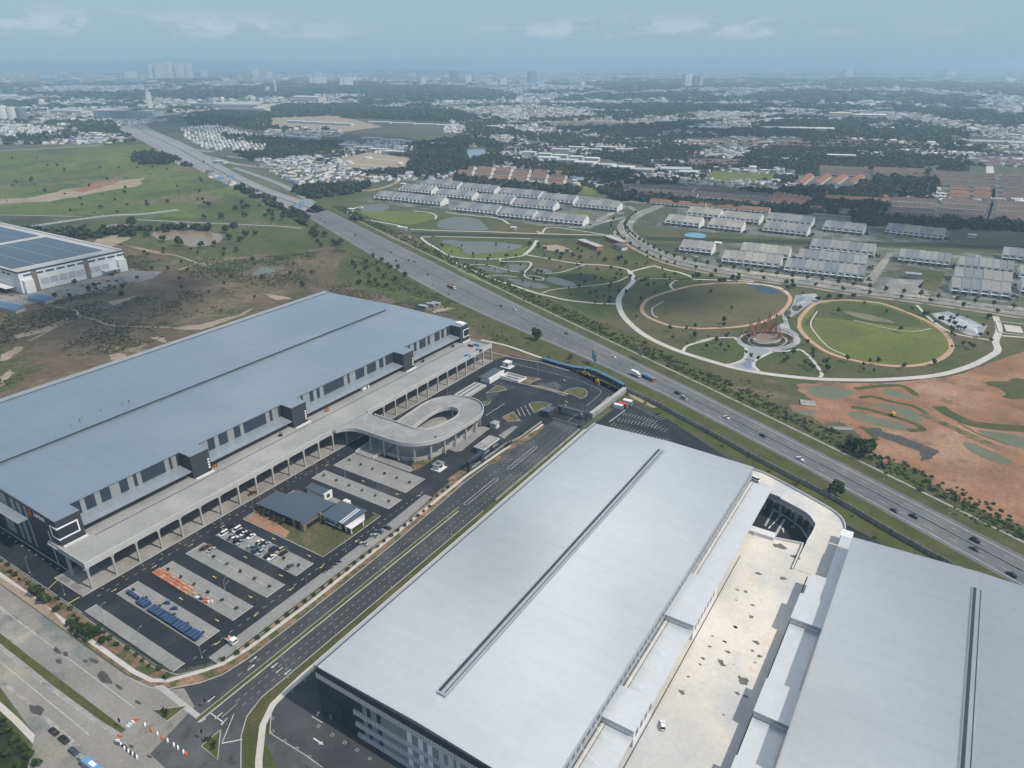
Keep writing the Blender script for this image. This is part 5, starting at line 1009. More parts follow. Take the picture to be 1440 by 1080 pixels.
for i, (x0, x1, y0, y1) in enumerate(((-259.6, -250.8, 111.3, 112.7), (-250.6, -243, 110, 113.4), (-242.6, -234.6, 109.8, 113.4), (-234.3, -226.4, 109.8, 113.5), (-226.1, -218.3, 109.7, 113.5), (-217.6, -210.2, 109.7, 113.5))):
    t = thing('formwork_stack', 'dark blue formwork stack, ' + ('narrow one nearest the viaduct', 'second from the viaduct', 'third from the viaduct', 'fourth from the viaduct', 'fifth from the viaduct', 'last one set apart near the footpath')[i], 'stack', ((x0 + x1) / 2, (y0 + y1) / 2, .1), 0, 'blue formwork stacks'); L = x1 - x0; Wd = y1 - y0; b = MB()
    n = max(2, int(Wd / .62))
    for k in range(n):
        for j in range(int(L / 1.9)):
            hh = 1.5 + rr.uniform(-.06, .06); b.box(-L / 2 + j * 1.9, -L / 2 + j * 1.9 + 1.8, -Wd / 2 + k * Wd / n, -Wd / 2 + (k + 1) * Wd / n - .07, .1, hh)
    b.build('panels', 'tarp_blue', t); b = MB(); b.box(-L / 2, L / 2, -Wd / 2, -Wd / 2 + .2, 0, .099); b.box(-L / 2, L / 2, Wd / 2 - .2, Wd / 2, 0, .099); b.each('bearer', 'wood', t)
    b = MB()
    for k in range(n):
        for j in range(int(L / 1.9)): b.box(-L / 2 + j * 1.9 + .8, -L / 2 + j * 1.9 + 1.0, -Wd / 2 + k * Wd / n + .2, -Wd / 2 + k * Wd / n + .4, 1.57, 1.62)
    struct(b.build('tie', 'paint_worn', t), 'stuff')
for i, (px, lab) in enumerate(((Z(140, 800, 7.2)((680, 355)), 'dark blue folded frame on the grey bays, nearer the viaduct'), (Z(140, 800, 7.2)((755, 410)), 'dark blue folded frame on the grey bays, farther from the viaduct'))):
    x, y = U(*px[0]); t = thing('folded_frame', lab, 'frame', (x, y, .1), .5); b = MB(); b.box(-1.6, 1.6, -.5, .1, 0, .5); b.box(-.9, 1, -.1, .9, .51, .8); b.build('frame', 'tarp_blue', t); b = MB(); b.beam((-1.5, -.8, .1), (1.4, .9, .9), .12, .12); b.build('bar', 'sheet_blue', t)
for i, (px, m, lab) in enumerate(((s9(808, 640), 'wall_white', 'white container nearest the silver roof'), (s9(866, 622), 'paint_red', 'red container between two white ones'), (s9(925, 585), 'wall_white', 'large white container nearest the fence'))):
    x, y = U(*px, 1.5); t = thing('container', lab, 'container', (x, y, .07), 0, 'containers in the far car park'); w_ = 3.2 if i == 2 else 2.6
    b = MB(); b.box(-3, 3, -w_ / 2, w_ / 2, .15, 2.7); b.build('body', m, t); b = MB(); b.box(-3.05, -2.9, -w_ / 2, w_ / 2, 0, 2.75); b.box(2.9, 3.05, -w_ / 2, w_ / 2, 0, 2.75); b.each('corner_frame', 'steel_grey', t); b = MB(); b.box(-3.12, -3.06, -w_ / 2 + .1, -.03, .25, 2.6); b.box(-3.12, -3.06, .03, w_ / 2 - .1, .25, 2.6); b.build('door', m, t)
for i, (px, a) in enumerate((((595, 434), .1), ((606, 431), .1), ((613, 430), .1))):
    x, y = U(*px); t = thing('site_cabin', ('pale green site cabin on the scrub behind the blue roof, leftmost of three', 'pale green site cabin, middle one of three on the scrub', 'pale green site cabin, rightmost of three on the scrub')[i], 'cabin', (x, y, .05), a, 'site cabins on the scrub')
    b = MB(); b.box(-4.2, 4.2, -2, 2, .2, 2.8); b.build('wall', 'panel_green', t); b = MB(); b.box(-4.4, 4.4, -2.2, 2.2, 2.81, 3.1); b.build('roof', 'galv', t)
    for k in (-2.6, 1.4): b = MB(); b.box(k, k + 1.2, -2.05, -2.001, 1.2, 2.1); b.each('window', 'glass_dark', t)
# ---- lamp posts
LP = thing('lamp_post', 'x', 'lamp post', (0, 0, 0))
b = MB(); b.tube([(0, 0, 0), (0, 0, 5.5), (.15, 0, 7.4), (.7, 0, 8.6), (1.9, 0, 9.1)], [.10, .085, .075, .06, .05], 6); b.build('pole', 'galv', LP)
b = MB(); b.box(1.7, 2.5, -.16, .16, 9.02, 9.18); b.build('lamp_head', 'steel_grey', LP)
b = MB(); b.box(-.25, .25, -.25, .25, 0, .25); b.build('base', 'concrete', LP)
lps = [((41.7, 805.5), 0, 'lamp post by the end wall of the blue-roofed warehouse, farther from the viaduct corner'), ((91, 836.7), 0, 'lamp post by the end wall of the blue-roofed warehouse, nearer the viaduct corner'),
       ((284, 925), 1.57, 'lamp post at the corner by the white pickup truck'), ((198, 912), 1.57, 'lamp post in the bays facing the blue formwork stacks'), ((147, 878), 1.57, 'lamp post in the corner bays close to the viaduct end'),
       ((320, 847), 1.57, 'lamp post in the aisle past the brick pallets'), ((313, 744), 3.1, 'lamp post by the viaduct road beside the parked cars'), ((357.8, 766.7), -1.57, 'lamp post behind the white cars in the parked row'), ((407.8, 790), -1.57, 'lamp post in the empty bays below the office lawn'), ((318, 839), 1.57, 'lamp post on the empty double bay strip, left of centre'), ((433, 831), 0.2, 'lamp post on the roadside bays below the lawn corner'),
       ((357, 718), 3.1, 'lamp post by the viaduct beside the red gravel bed'), ((445.5, 666.7), 3.1, 'lamp post by the viaduct above the upper bays'), ((486.7, 776), 0.2, 'lamp post on the roadside bays beside the office porch'), ((485.5, 670), -1.57, 'lamp post in the upper bays, nearer the viaduct'), ((532, 696), -1.57, 'lamp post in the upper bays, nearer the estate road'), ((416, 672), 3.1, 'lamp post by the viaduct behind the service block'),
       ((405, 953), 3.14, 'lamp post on the estate road median side nearest the junction'), ((472, 894), 3.14, 'lamp post on the estate road, second from the junction'), ((550, 826), 3.14, 'lamp post on the estate road, third from the junction'), ((635, 752), 3.14, 'lamp post on the estate road, fourth from the junction'), ((722, 690), 3.14, 'lamp post on the estate road, fifth from the junction'),
       ((812, 545), 2.4, 'tall lamp post on the teardrop island in the yard'), ((785, 571), 2.4, 'tall lamp post behind the second gate house'), ((756, 533), 2.4, 'tall lamp post in the middle of the yard'), ((819, 596), 2.4, 'tall lamp post by the sliding gate'), ((698, 520), 2.4, 'tall lamp post beside the pump house')]
for i, (px, rz, lab) in enumerate(lps):
    x, y = U(*px)
    if i == 0: LP.location = (x, y, .06); LP['label'] = lab; LP['group'] = 'lamp posts of the estate'
    else: dup(LP, (x, y, .06), rz, lab, 'lamp posts of the estate', (1, 1, 1.25) if i > 21 else None)
HLP = dup(LP, (0, 0, 0), 0, 'grey lamp post on the far verge of the highway', 'lamp posts on the far verge of the highway', 1.15)
hp = [(1067, 636), (1158, 640), (1008, 560), (942, 520), (816, 470), (735, 412), (679, 396), (638, 375), (560, 352), (478, 318), (455, 306), (520, 335), (1310, 735), (1226, 680)]
for i, p in enumerate(hp):
    x, y = U(*p)
    k = min(range(60), key=lambda j: (farR[j][0] - x) ** 2 + (farR[j][1] - y) ** 2); x, y = ro_[k][0] + (farR[k][0] - ro_[k][0]) * .12, ro_[k][1] + (farR[k][1] - ro_[k][1]) * .12
    if i == 0: HLP.location = (x, y, .06); HLP.rotation_euler = (0, 0, -2.5)
    else: dup(HLP, (x, y, .06), -2.5)
# ---- signs
def sign(px, w_, h, lab, front=True, top=None, a=None, zb=3.2, n=3):
    x, y = U(*px); t = thing('road_sign', lab, 'road sign', (x, y, .06), a if a is not None else -1.05)
    b = MB(); b.box(-w_ / 2, w_ / 2, -.06, .06, zb, zb + h); p = b.build('sign_panel', 'sign_blue' if front else 'galv', t)
    for k in range(n): b = MB(); xx = -w_ / 2 + .6 + k * (w_ - 1.2) / (n - 1); b.box(xx - .1, xx + .1, .07, .25, 0, zb + h); b.build('post', 'galv', t)
    if top: b = MB(); b.box(-w_ / 2, -w_ / 2 + w_ * .55, -.06, .06, zb + h + .01, zb + h + top); b.build('exit_tab', 'paint_orange', t)
    if front:
        b = MB(); b.box(-w_ / 2 + .12, w_ / 2 - .12, -.075, -.061, zb + .12, zb + .22); b.box(-w_ / 2 + .12, w_ / 2 - .12, -.075, -.061, zb + h - .22, zb + h - .12); b.box(-w_ / 2 + .12, -w_ / 2 + .22, -.075, -.061, zb + .23, zb + h - .23); b.box(w_ / 2 - .22, w_ / 2 - .12, -.075, -.061, zb + .23, zb + h - .23)
        b.box(-w_ * .3, w_ * .05, -.075, -.061, zb + h * .62, zb + h * .70); b.box(-w_ * .3, w_ * .2, -.075, -.061, zb + h * .28, zb + h * .36); b.box(w_ * .22, w_ * .27, -.075, -.061, zb + h * .3, zb + h * .72); b.build('sign_border', 'paint_white', p)
    return t
sign((835, 513), 8.6, 6.0, 'large blue direction sign with orange tab above the site sheds', top=1.2, a=-.75)
sign((483, 340), 8.4, 4.4, 'blue direction sign on the near highway verge by the scrub trees', top=.8, a=-.75)
sign((334, 265), 9, 5, 'small far blue sign on the near verge before the overbridge', a=-.75); sign((237, 224), 12, 7, 'far blue sign by the dark copse at the interchange', a=-.75)
sign((899, 505), 7, 5.2, 'back of a road sign on four posts on the far highway verge', front=False, a=2.4, n=4)
sign((455, 309), 8, 5, 'back of a road sign on tall posts beyond the highway', front=False, a=2.4, n=4)
def gantry(px0, px1, lab, z=7):
    a, c = U(*px0), U(*px1); t = thing('sign_gantry', lab, 'sign gantry', (a[0], a[1], .1), math.atan2(c[1] - a[1], c[0] - a[0])); L = math.dist(a, c)
    for x in (0, L): b = MB(); b.box(x - .2, x + .2, -.2, .2, 0, z + 1); b.build('post', 'galv', t)
    b = MB(); b.box(0, L, -.2, .2, z + .5, z + .9); b.build('beam', 'galv', t)
    for k in (.14, .56): b = MB(); b.box(L * k, L * (k + .3), -.35, -.21, z - 1.2, z + 2.2); b.build('sign_panel', 'sign_blue', t)
gantry((408, 297), (432, 291), 'blue sign gantry over the highway near the left verge'); gantry((300, 259), (335, 252), 'far blue sign gantry over the highway toward the interchange')
# ---- workmen on the blue roof
def person(loc, rz, lab, top='cloth_dark', grp=None):
    me = bpy.data.meshes.new('person'); vs = [(0, 0, .95), (0, 0, 1.2), (0, 0, 1.42), (0, 0, 1.52), (0, 0, 1.66), (.1, 0, .9), (.13, .05, .5), (.14, 0, .06), (-.1, 0, .9), (-.14, -.12, .5), (-.15, -.1, .06), (.2, 0, 1.4), (.27, .08, 1.12), (.24, .25, .95), (-.2, 0, 1.4), (-.28, .0, 1.12), (-.27, .12, .9), (.14, .14, .03), (-.15, .04, .03)]
    es = [(0, 1), (1, 2), (2, 3), (3, 4), (0, 5), (5, 6), (6, 7), (7, 17), (0, 8), (8, 9), (9, 10), (10, 18), (2, 11), (11, 12), (12, 13), (2, 14), (14, 15), (15, 16)]
    me.from_pydata(vs, es, []); o = bpy.data.objects.new('person', me); COL.objects.link(o); md = o.modifiers.new('skin', 'SKIN')
    rad = [.17, .16, .17, .06, .115, .1, .08, .055, .1, .08, .055, .07, .055, .045, .07, .055, .045, .04, .04]
    for k, v in enumerate(me.skin_vertices[0].data): v.radius = (rad[k], rad[k] * .8)
    me.skin_vertices[0].data[0].use_root = True
    o.modifiers.new('sub', 'SUBSURF').levels = 1
    bpy.context.view_layer.update(); m2 = bpy.data.meshes.new_from_object(o.evaluated_get(bpy.context.evaluated_depsgraph_get())); bpy.data.objects.remove(o); m2.name = 'person'
    m2.materials.clear(); [m2.materials.append(MT[q]) for q in (top, 'cloth_dark', 'skin')]
    for p in m2.polygons: z = p.center.z; p.material_index = 2 if z > 1.5 else (1 if z < .95 else 0)
    q = bpy.data.objects.new('person', m2); COL.objects.link(q); q.location = loc; q.rotation_euler = (0, 0, rz); tag(q, lab, 'person', grp); return q
P0 = None
for i, px in enumerate(((113, 594), (116, 588), (142, 580), (172, 569), (182, 567), (282, 538), (80, 619), (100, 600))):
    x, y = U(*px, 26); z = AZ + (RZ - AZ) * (1 - (RX - x) / (RX - AX0)) if x < RX else RZ
    lab = ('workman in orange vest on the blue roof, ' if i % 2 else 'workman in dark clothes on the blue roof, ') + ('above the ridge in the left group', 'uppermost of the left group', 'just right of the left group', 'left one of the pair', 'right one of the pair', 'alone beside the ridge vent farthest right', 'at the ridge vent farthest left', 'at the ridge vent, second from the left')[i]
    if i < 2: q = person((x, y, z), i * 1.3, lab, 'cloth_vest' if i % 2 else 'cloth_dark', 'workmen on the roof'); P0 = (P0 or []) + [q]
    else: dup(P0[i % 2], (x, y, z), i * 1.1, lab)
# ================================================================ VEHICLES
for nm, c in (('white', (.72, .72, .70)), ('silver', (.36, .39, .42)), ('black', (.012, .013, .015)), ('grey', (.10, .11, .12)), ('blue', (.05, .08, .14)), ('beige', (.42, .36, .27)), ('green', (.30, .36, .28)), ('red', (.30, .03, .03)), ('brown', (.12, .07, .045)), ('lightblue', (.16, .32, .52)), ('orange', (.55, .22, .06))):
    mat('car_' + nm, c, 0.28, 0.03, 1.0, 3.0, 0.03, metal=0.2 if nm != 'white' else 0, spec=0.5, obj=True)
mat('lamp_glass', (.6, .6, .58), 0.2); mat('lamp_red', (.3, .02, .02), 0.3)
CARS = {}
def loft(b, secs, m=0):                 # rings of points joined front to back
    n = len(secs[0]); k0 = len(b.v)
    for s_ in secs: b.v += s_
    for i in range(len(secs) - 1):
        for j in range(n):
            q = (j + 1) % n; b.f.append((k0 + i * n + j, k0 + (i + 1) * n + j, k0 + (i + 1) * n + q, k0 + i * n + q)); b.m.append(m)
    b.f.append(tuple(k0 + j for j in range(n))); b.m.append(m); b.f.append(tuple(k0 + (len(secs) - 1) * n + j for j in reversed(range(n)))); b.m.append(m)
def wheels(t, xs, w_, r, dual=False):
    for x in xs:
        for sgn in (-1, 1):
            b = MB(); k = len(b.v); n = 12; y0, y1 = sgn * w_, sgn * (w_ - (.42 if dual else .22)); 
            for y in (y0, y1): b.v += [(x + r * math.cos(6.2832 * i / n), y, r + r * math.sin(6.2832 * i / n)) for i in range(n)]
            for i in range(n): j = (i + 1) % n; b.f.append((i, j, n + j, n + i)); b.m.append(0)
            b.f.append(tuple(range(n))); b.m.append(0); b.f.append(tuple(n + i for i in reversed(range(n)))); b.m.append(0)
            b.build('wheel', 'rubber', t)
def make_car(kind, col):
    t = thing('parked_car', 'x', 'car'); m = 'car_' + col
    L, Wd, H = {'sedan': (4.5, 1.76, 1.46), 'hatch': (3.9, 1.7, 1.5), 'suv': (4.6, 1.86, 1.72), 'van': (4.7, 1.8, 1.95)}[kind]
    h = L / 2; w_ = Wd / 2; bz = H * .56
    ring = lambda x, z0, z1, q: [(x, -q * .93, z0), (x, -q, (z0 + z1) / 2), (x, -q * .92, z1), (x, q * .92, z1), (x, q, (z0 + z1) / 2), (x, q * .93, z0)]
    b = MB(); hood = {'sedan': .86, 'hatch': .92, 'suv': .98, 'van': .98}[kind]; tail = {'sedan': .95, 'hatch': 1.0, 'suv': 1.0, 'van': 1.0}[kind]
    loft(b, [ring(-h, .38, bz * .85, w_ * .86), ring(-h + .12, .24, bz * tail, w_ * .95), ring(-h * .6, .22, bz, w_), ring(0, .22, bz, w_), ring(h * .42, .22, bz, w_), ring(h * .72, .22, bz * hood, w_ * .97), ring(h - .14, .26, bz * .8, w_ * .9), ring(h, .4, bz * .66, w_ * .78)])
    b.build('body', m, t)
    a0, a1, c0, c1 = {'sedan': (-h * .62, -h * .3, h * .02, h * .42), 'hatch': (-h * .93, -h * .7, h * .02, h * .48), 'suv': (-h * .95, -h * .78, h * .02, h * .4), 'van': (-h * .97, -h * .9, h * .4, h * .74)}[kind]
    b = MB(); zt = H - .06
    lo = [(a0, -w_ * .9, bz - .02), (c1, -w_ * .86, bz - .02), (c1, w_ * .86, bz - .02), (a0, w_ * .9, bz - .02)]; hi = [(a1, -w_ * .72, zt), (c0, -w_ * .7, zt), (c0, w_ * .7, zt), (a1, w_ * .72, zt)]
    for i in range(4): j = (i + 1) % 4; b.face([lo[i], lo[j], hi[j], hi[i]])
    b.each('window', 'glass_dark', t)
    b = MB(); b.prism([(a1 - .05, -w_ * .74), (c0 + .06, -w_ * .72), (c0 + .06, w_ * .72), (a1 - .05, w_ * .74)], zt + .001, H); b.build('roof', m, t)
    for sgn in (-1, 1):
        b = MB(); b.box(h - .1, h + .01, sgn * w_ * .5 - .2, sgn * w_ * .5 + .2, bz * .62, bz * .76); b.build('headlight', 'lamp_glass', t)
        b = MB(); b.box(-h - .01, -h + .1, sgn * w_ * .6 - .18, sgn * w_ * .6 + .18, bz * .7, bz * .9); b.build('tail_light', 'lamp_red', t)
    wheels(t, (-h * .6, h * .62), w_ * .99, .31); return t
def car(kind, col, loc, rz, lab, grp, name='parked_car'):
    if (kind, col) not in CARS:
        t = CARS[(kind, col)] = make_car(kind, col); t.location = loc; t.rotation_euler = (0, 0, rz); t['label'] = lab
        if grp: t['group'] = grp
    else: t = dup(CARS[(kind, col)], loc, rz, lab, grp)
    t.name = name; return t
ORD = ['first', 'second', 'third', 'fourth', 'fifth', 'sixth', 'seventh', 'eighth', 'ninth', 'tenth', 'eleventh', 'twelfth', 'thirteenth', 'fourteenth', 'fifteenth', 'sixteenth']
z9 = Z(280, 720, 9)
frow = [((295, 285), 'van', 'white'), ((385, 335), 'sedan', 'blue'), ((425, 347), 'hatch', 'white'), ((472, 370), 'suv', 'black'), ((502, 395), 'sedan', 'silver'), ((635, 455), 'hatch', 'silver'), ((672, 470), 'hatch', 'grey'), ((718, 490), 'suv', 'blue'), ((772, 515), 'hatch', 'silver'), ((860, 565), 'suv', 'black'), ((905, 582), 'sedan', 'white'), ((1130, 698), 'sedan', 'grey')]
brow = [((395, 195), 'sedan', 'black'), ((465, 235), 'van', 'white'), ((508, 258), 'suv', 'black'), ((560, 275), 'sedan', 'white'), ((603, 295), 'suv', 'black'), ((650, 315), 'sedan', 'white'), ((765, 380), 'hatch', 'white'), ((808, 398), 'sedan', 'black'), ((852, 412), 'sedan', 'silver'), ((925, 460), 'hatch', 'blue'), ((970, 482), 'suv', 'black'), ((1015, 495), 'suv', 'beige'), ((1062, 522), 'sedan', 'black')]
rr = random.Random(8); G1 = 'cars parked in the staff bays'
NM = {'van': 'van', 'sedan': 'saloon', 'hatch': 'hatchback', 'suv': 'high car'}
for row, yy, d, lab in ((frow, 159.3, 1, 'near row of the car park'), (brow, 164.3, -1, 'far row of the car park')):
    for i, (p, k, c) in enumerate(row):
        x, y = U(*z9(p)[0], .6)
        car(k, c, (x, yy + rr.uniform(-.25, .25), .1), (math.pi / 2 if rr.random() < .5 else -math.pi / 2) + rr.uniform(-.04, .04), '%s %s in the %s, %s from the viaduct' % (c, NM[k], lab, ORD[i]), G1)
for p, k, c, lab in (((100, 440), 'suv', 'brown', 'brown high car alone with a silver one in the next bays by the viaduct'), ((150, 478), 'sedan', 'silver', 'silver saloon beside the brown high car by the viaduct')):
    x, y = U(*z9(p)[0], .6); car(k, c, (x, 148.4, .1), math.pi / 2, lab, G1)
for (px, k, c, lab) in (((533, 747), 'sedan', 'blue', 'dark blue saloon on the roadside bays past the porch'), ((526, 753), 'hatch', 'silver', 'silver hatchback on the roadside bays between the dark blue car and the gap'), ((512, 764.5), 'sedan', 'silver', 'silver saloon alone on the roadside bays opposite the porch'), ((544.5, 742), 'sedan', 'black', 'black saloon farthest along the roadside bays')):
    x, y = U(*px, .6); car(k, c, (x, y, .1), math.pi + .1, lab, 'cars on the roadside bays')
x, y = U(357, 695, .6); car('sedan', 'brown', (-276.8, y, .28), math.pi / 2, 'brown saloon parked under the edge of the viaduct', None)
for px, k, c, lab in (((75.5, 1028), 'sedan', 'black', 'black saloon on the near road edge, front one of the line'), ((89.5, 1039.5), 'suv', 'black', 'black high car on the near road edge, second of the line'), ((103, 1055.5), 'sedan', 'blue', 'dark blue saloon on the near road edge, third of the line'), ((114.5, 1066), 'hatch', 'green', 'pale green hatchback on the near road edge behind the light blue bus')):
    x, y = U(*px, .7); car(k, c, (x, y, .09), math.pi + .03, lab, 'cars lined up on the near road edge')
x, y = U(932, 1019.5, 10.7); car('hatch', 'white', (x, y, 10.02), 2.0, 'white hatchback alone on the stained truck deck', None)
x, y = U(1063, 674, 10.7); car('van', 'white', (x, y, 10.02), -.4, 'white van on the curved ramp behind the silver roof', None)
def lorry(name, lab, cat, loc, rz, cabm, loadm, L, kind, grp=None):
    t = thing(name, lab, cat, loc, rz, grp); h = L / 2; w_ = 1.22
    b = MB(); cl = 2.0 if kind != 'bus' else 0
    if kind == 'bus':
        ring = lambda x, q: [(x, -q, .4), (x, -q, 2.9), (x, -q * .85, 3.15), (x, q * .85, 3.15), (x, q, 2.9), (x, q, .4)]
        loft(b, [ring(-h, 1.15), ring(-h + .3, w_), ring(h - .4, w_), ring(h, 1.12)]); b.build('body', loadm, t)
        for sgn in (-1, 1): b = MB(); b.box(-h + .5, h - .7, sgn * (w_ + .005) - .01, sgn * (w_ + .005) + .01, 1.5, 2.5); b.each('window', 'glass_dark', t)
        b = MB(); b.box(h - .02, h + .03, -.95, .95, 1.3, 2.6); b.build('windscreen', 'glass_dark', t); b = MB(); b.box(-1.2, 1.4, -.6, .6, 3.151, 3.35); b.build('roof_unit', 'panel_white', t)
        wheels(t, (-h * .55, h * .62), 1.2, .46); return t
    b.box(h - cl, h, -1.15, 1.15, .6, 2.5); b.box(h - cl + .1, h - .35, -1.05, 1.05, 2.501, 2.75); b.build('cab', cabm, t)
    b = MB(); b.box(h + .001, h + .03, -1.0, 1.0, 1.55, 2.35); b.build('windscreen', 'glass_dark', t)
    for sgn in (-1, 1): b = MB(); b.box(h - 1.2, h - .3, sgn * 1.15 - .02, sgn * 1.15 + .02, 1.6, 2.3); b.each('window', 'glass_dark', t)
    b = MB(); b.box(-h, h - .2, -.5, .5, .55, .95); b.build('chassis', 'rubber', t)
    if kind == 'box': b = MB(); b.box(-h, h - cl - .2, -w_, w_, .96, 3.5); b.build('cargo_box', loadm, t)
    if kind == 'tanker':
        b = MB(); n = 12
        rg = lambda x, r: [(x, r * math.cos(6.2832 * i / n), 2.05 + r * .95 * math.sin(6.2832 * i / n)) for i in range(n)]
        loft(b, [rg(-h, .8), rg(-h + .25, 1.15), rg(h - cl - .5, 1.15), rg(h - cl - .25, .8)]); b.build('tank', loadm, t); b = MB(); b.box(-h * .6, h * .2, -.25, .25, 3.13, 3.3); b.build('hatch_rail', 'galv', t)
    if kind == 'open':
        b = MB(); b.box(-h, h - cl - .2, -w_, w_, .96, 1.1); b.box(-h, h - cl - .2, -w_, -w_ + .08, 1.101, 2.3); b.box(-h, h - cl - .2, w_ - .08, w_, 1.101, 2.3); b.box(-h, -h + .08, -w_ + .081, w_ - .081, 1.101, 2.3); b.box(h - cl - .3, h - cl - .2, -w_ + .081, w_ - .081, 1.101, 2.5); b.build('tipper_body', loadm, t); b = MB(); b.prism([(-h + .1, -1.1), (h - cl - .4, -1.1), (h - cl - .4, 1.1), (-h + .1, 1.1)], 1.102, 2.1); b.build('load', 'soil_orange' if loadm == 'car_brown' else 'charcoal', t)
    if kind == 'pickup':
        b = MB(); b.box(-h, h - cl - .1, -.95, .95, .75, .9); b.box(-h, h - cl - .1, -.95, -.88, .901, 1.35); b.box(-h, h - cl - .1, .88, .95, .901, 1.35); b.build('cargo_bed', loadm, t); b = MB(); b.box(-h + .8, -h + 1.7, -.5, .4, .91, 1.25); b.build('load', 'paint_orange', t)
    wheels(t, (-h * .72, -h * .45, h - .9) if kind != 'pickup' else (-h * .6, h - .9), 1.15, .5 if kind != 'pickup' else .38, True); return t
x, y = U(325, 901, .8); lorry('pickup_truck', 'white pickup truck with an orange load at the roadside bays', 'truck', (x, y, .1), -.05, 'car_white', 'car_white', 5.4, 'pickup')
x, y = U(132, 1080, 1.5); lorry('bus', 'light blue bus at the bottom edge behind the parked cars', 'bus', (x, y, .09), math.pi + .03, 'car_lightblue', 'car_lightblue', 9.5, 'bus')
# highway traffic: heading of the nearest stretch of carriageway
def hw(px, z=.6):
    x, y = U(*px, z); k = min(range(1, 60), key=lambda j: (hl[j][0] - x) ** 2 + (hl[j][1] - y) ** 2); a = math.atan2(hl[k][1] - hl[k - 1][1], hl[k][0] - hl[k - 1][0])
    d0 = math.dist((x, y), hl[k]); d1 = math.dist((x, y), hr[k]); return (x, y, .12), (a if d0 > d1 else a + math.pi), d0 > d1
HV = [((1423.5, 808), 'sedan', 'black'), ((1371, 772), 'sedan', 'grey'), ((1372, 760), 'suv', 'black'), ((1285, 726), 'sedan', 'black'), ((1258, 718), 'hatch', 'grey'), ((1125, 645), 'sedan', 'white'), ((1073, 612.5), 'sedan', 'black'), ((1021.5, 587), 'sedan', 'white'), ((962, 560), 'van', 'silver'), ((953, 553), 'suv', 'black'), ((863, 501.5), 'sedan', 'white'), ((797, 469), 'sedan', 'blue'), ((724, 435), 'hatch', 'white'), ((705, 430), 'sedan', 'grey'), ((602, 386), 'hatch', 'black'), ((583, 368), 'hatch', 'grey'), ((575, 366), 'hatch', 'black'), ((557, 367), 'suv', 'black'), ((550, 355), 'hatch', 'blue'), ((500, 331), 'van', 'blue'), ((457, 312), 'sedan', 'black'), ((421, 290), 'sedan', 'grey'), ((347, 267), 'hatch', 'grey'), ((372, 272), 'hatch', 'white'), ((330, 258), 'van', 'white'), ((310, 248), 'hatch', 'white'), ((285, 236), 'van', 'white')]
for i, (px, k, c) in enumerate(HV):
    loc, a, far_ = hw(px)
    car(k, c, loc, a, '%s %s on the %s carriageway, vehicle number %s up the highway' % (c, NM[k], 'far' if far_ else 'near', ('one two three four five six seven eight nine ten eleven twelve thirteen fourteen fifteen sixteen seventeen eighteen nineteen twenty twenty-one twenty-two twenty-three twenty-four twenty-five twenty-six twenty-seven'.split())[i]), 'traffic on the highway', 'car')
loc, a, f_ = hw((894, 526), 1.5); lorry('lorry', 'white box lorry just behind the orange and blue tanker on the highway', 'truck', loc, a, 'car_white', 'car_white', 8.5, 'box')
loc, a, f_ = hw((911.5, 530.5), 1.5); lorry('tanker_lorry', 'tanker lorry with orange cab and blue barrel on the highway', 'truck', loc, a, 'car_orange', 'car_lightblue', 12, 'tanker')
loc, a, f_ = hw((635, 403), 1.5); lorry('tipper_lorry', 'brown tipper lorry with white cab on the highway beside the park ponds', 'truck', loc, a, 'car_white', 'car_brown', 14, 'open')
loc, a, f_ = hw((387, 277), 1.5); lorry('lorry', 'dark blue box lorry on the highway far carriageway by the gantry', 'truck', loc, a, 'car_blue', 'car_blue', 12, 'box')
loc, a, f_ = hw((386, 285), 1.5); lorry('lorry', 'dark grey box lorry on the highway near carriageway by the gantry', 'truck', loc, a, 'car_grey', 'car_grey', 11, 'box')
loc, a, f_ = hw((362, 268), 1.5); lorry('lorry', 'long black lorry on the highway beyond the gantry', 'truck', loc, a, 'car_black', 'car_black', 15, 'box')
loc, a, f_ = hw((355, 272), 1.5); lorry('lorry', 'small orange lorry at the near edge of the highway beyond the gantry', 'truck', loc, a, 'car_orange', 'car_orange', 6.5, 'box')
# motorcycles beside the roadside bays
MC = thing('motorcycle', 'black motorcycle in the cluster parked on the roadside bays', 'motorcycle', (0, 0, 0), 0, 'motorcycles on the roadside bays')
b = MB(); b.beam((-.5, 0, .62), (.45, 0, .7), .26, .3); b.beam((.35, 0, .75), (.62, 0, .35), .1, .12); b.build('frame', 'car_black', MC)
b = MB(); b.box(-.75, .05, -.14, .14, .8, .92); b.build('seat', 'rubber', MC)
b = MB(); b.beam((.4, -.34, 1.02), (.4, .34, 1.02), .05, .05); b.beam((.4, 0, .75), (.4, 0, 1.0), .06, .06); b.build('handlebar', 'galv', MC)
for x in (-.62, .66):
    b = MB(); k = 12; b.v += [(x + .31 * math.cos(6.2832 * i / k), s_ * .055, .31 + .31 * math.sin(6.2832 * i / k)) for s_ in (-1, 1) for i in range(k)]
    for i in range(k): j = (i + 1) % k; b.f.append((i, j, k + j, k + i)); b.m.append(0)
    b.f.append(tuple(range(k))); b.m.append(0); b.f.append(tuple(k + i for i in reversed(range(k)))); b.m.append(0); b.build('wheel', 'rubber', MC)
MC.location = (*U(455, 806), .1); MC.rotation_euler = (0, 0, .3)
for i in range(11):
    t_ = (i + 1) / 12; dup(MC, (*U(455 + 26 * t_ + rr.uniform(-1, 1), 806 - 18 * t_ + rr.uniform(-1.5, 1.5)), .1), .3 + rr.uniform(-.3, .3))
x, y = U(612.5, 613.5, 12.2); dup(MC, (x, y, zat(ou, x, y) + .02), 1.2, 'lone motorcycle on the upper bend of the oval ramp', 'motorcycles')
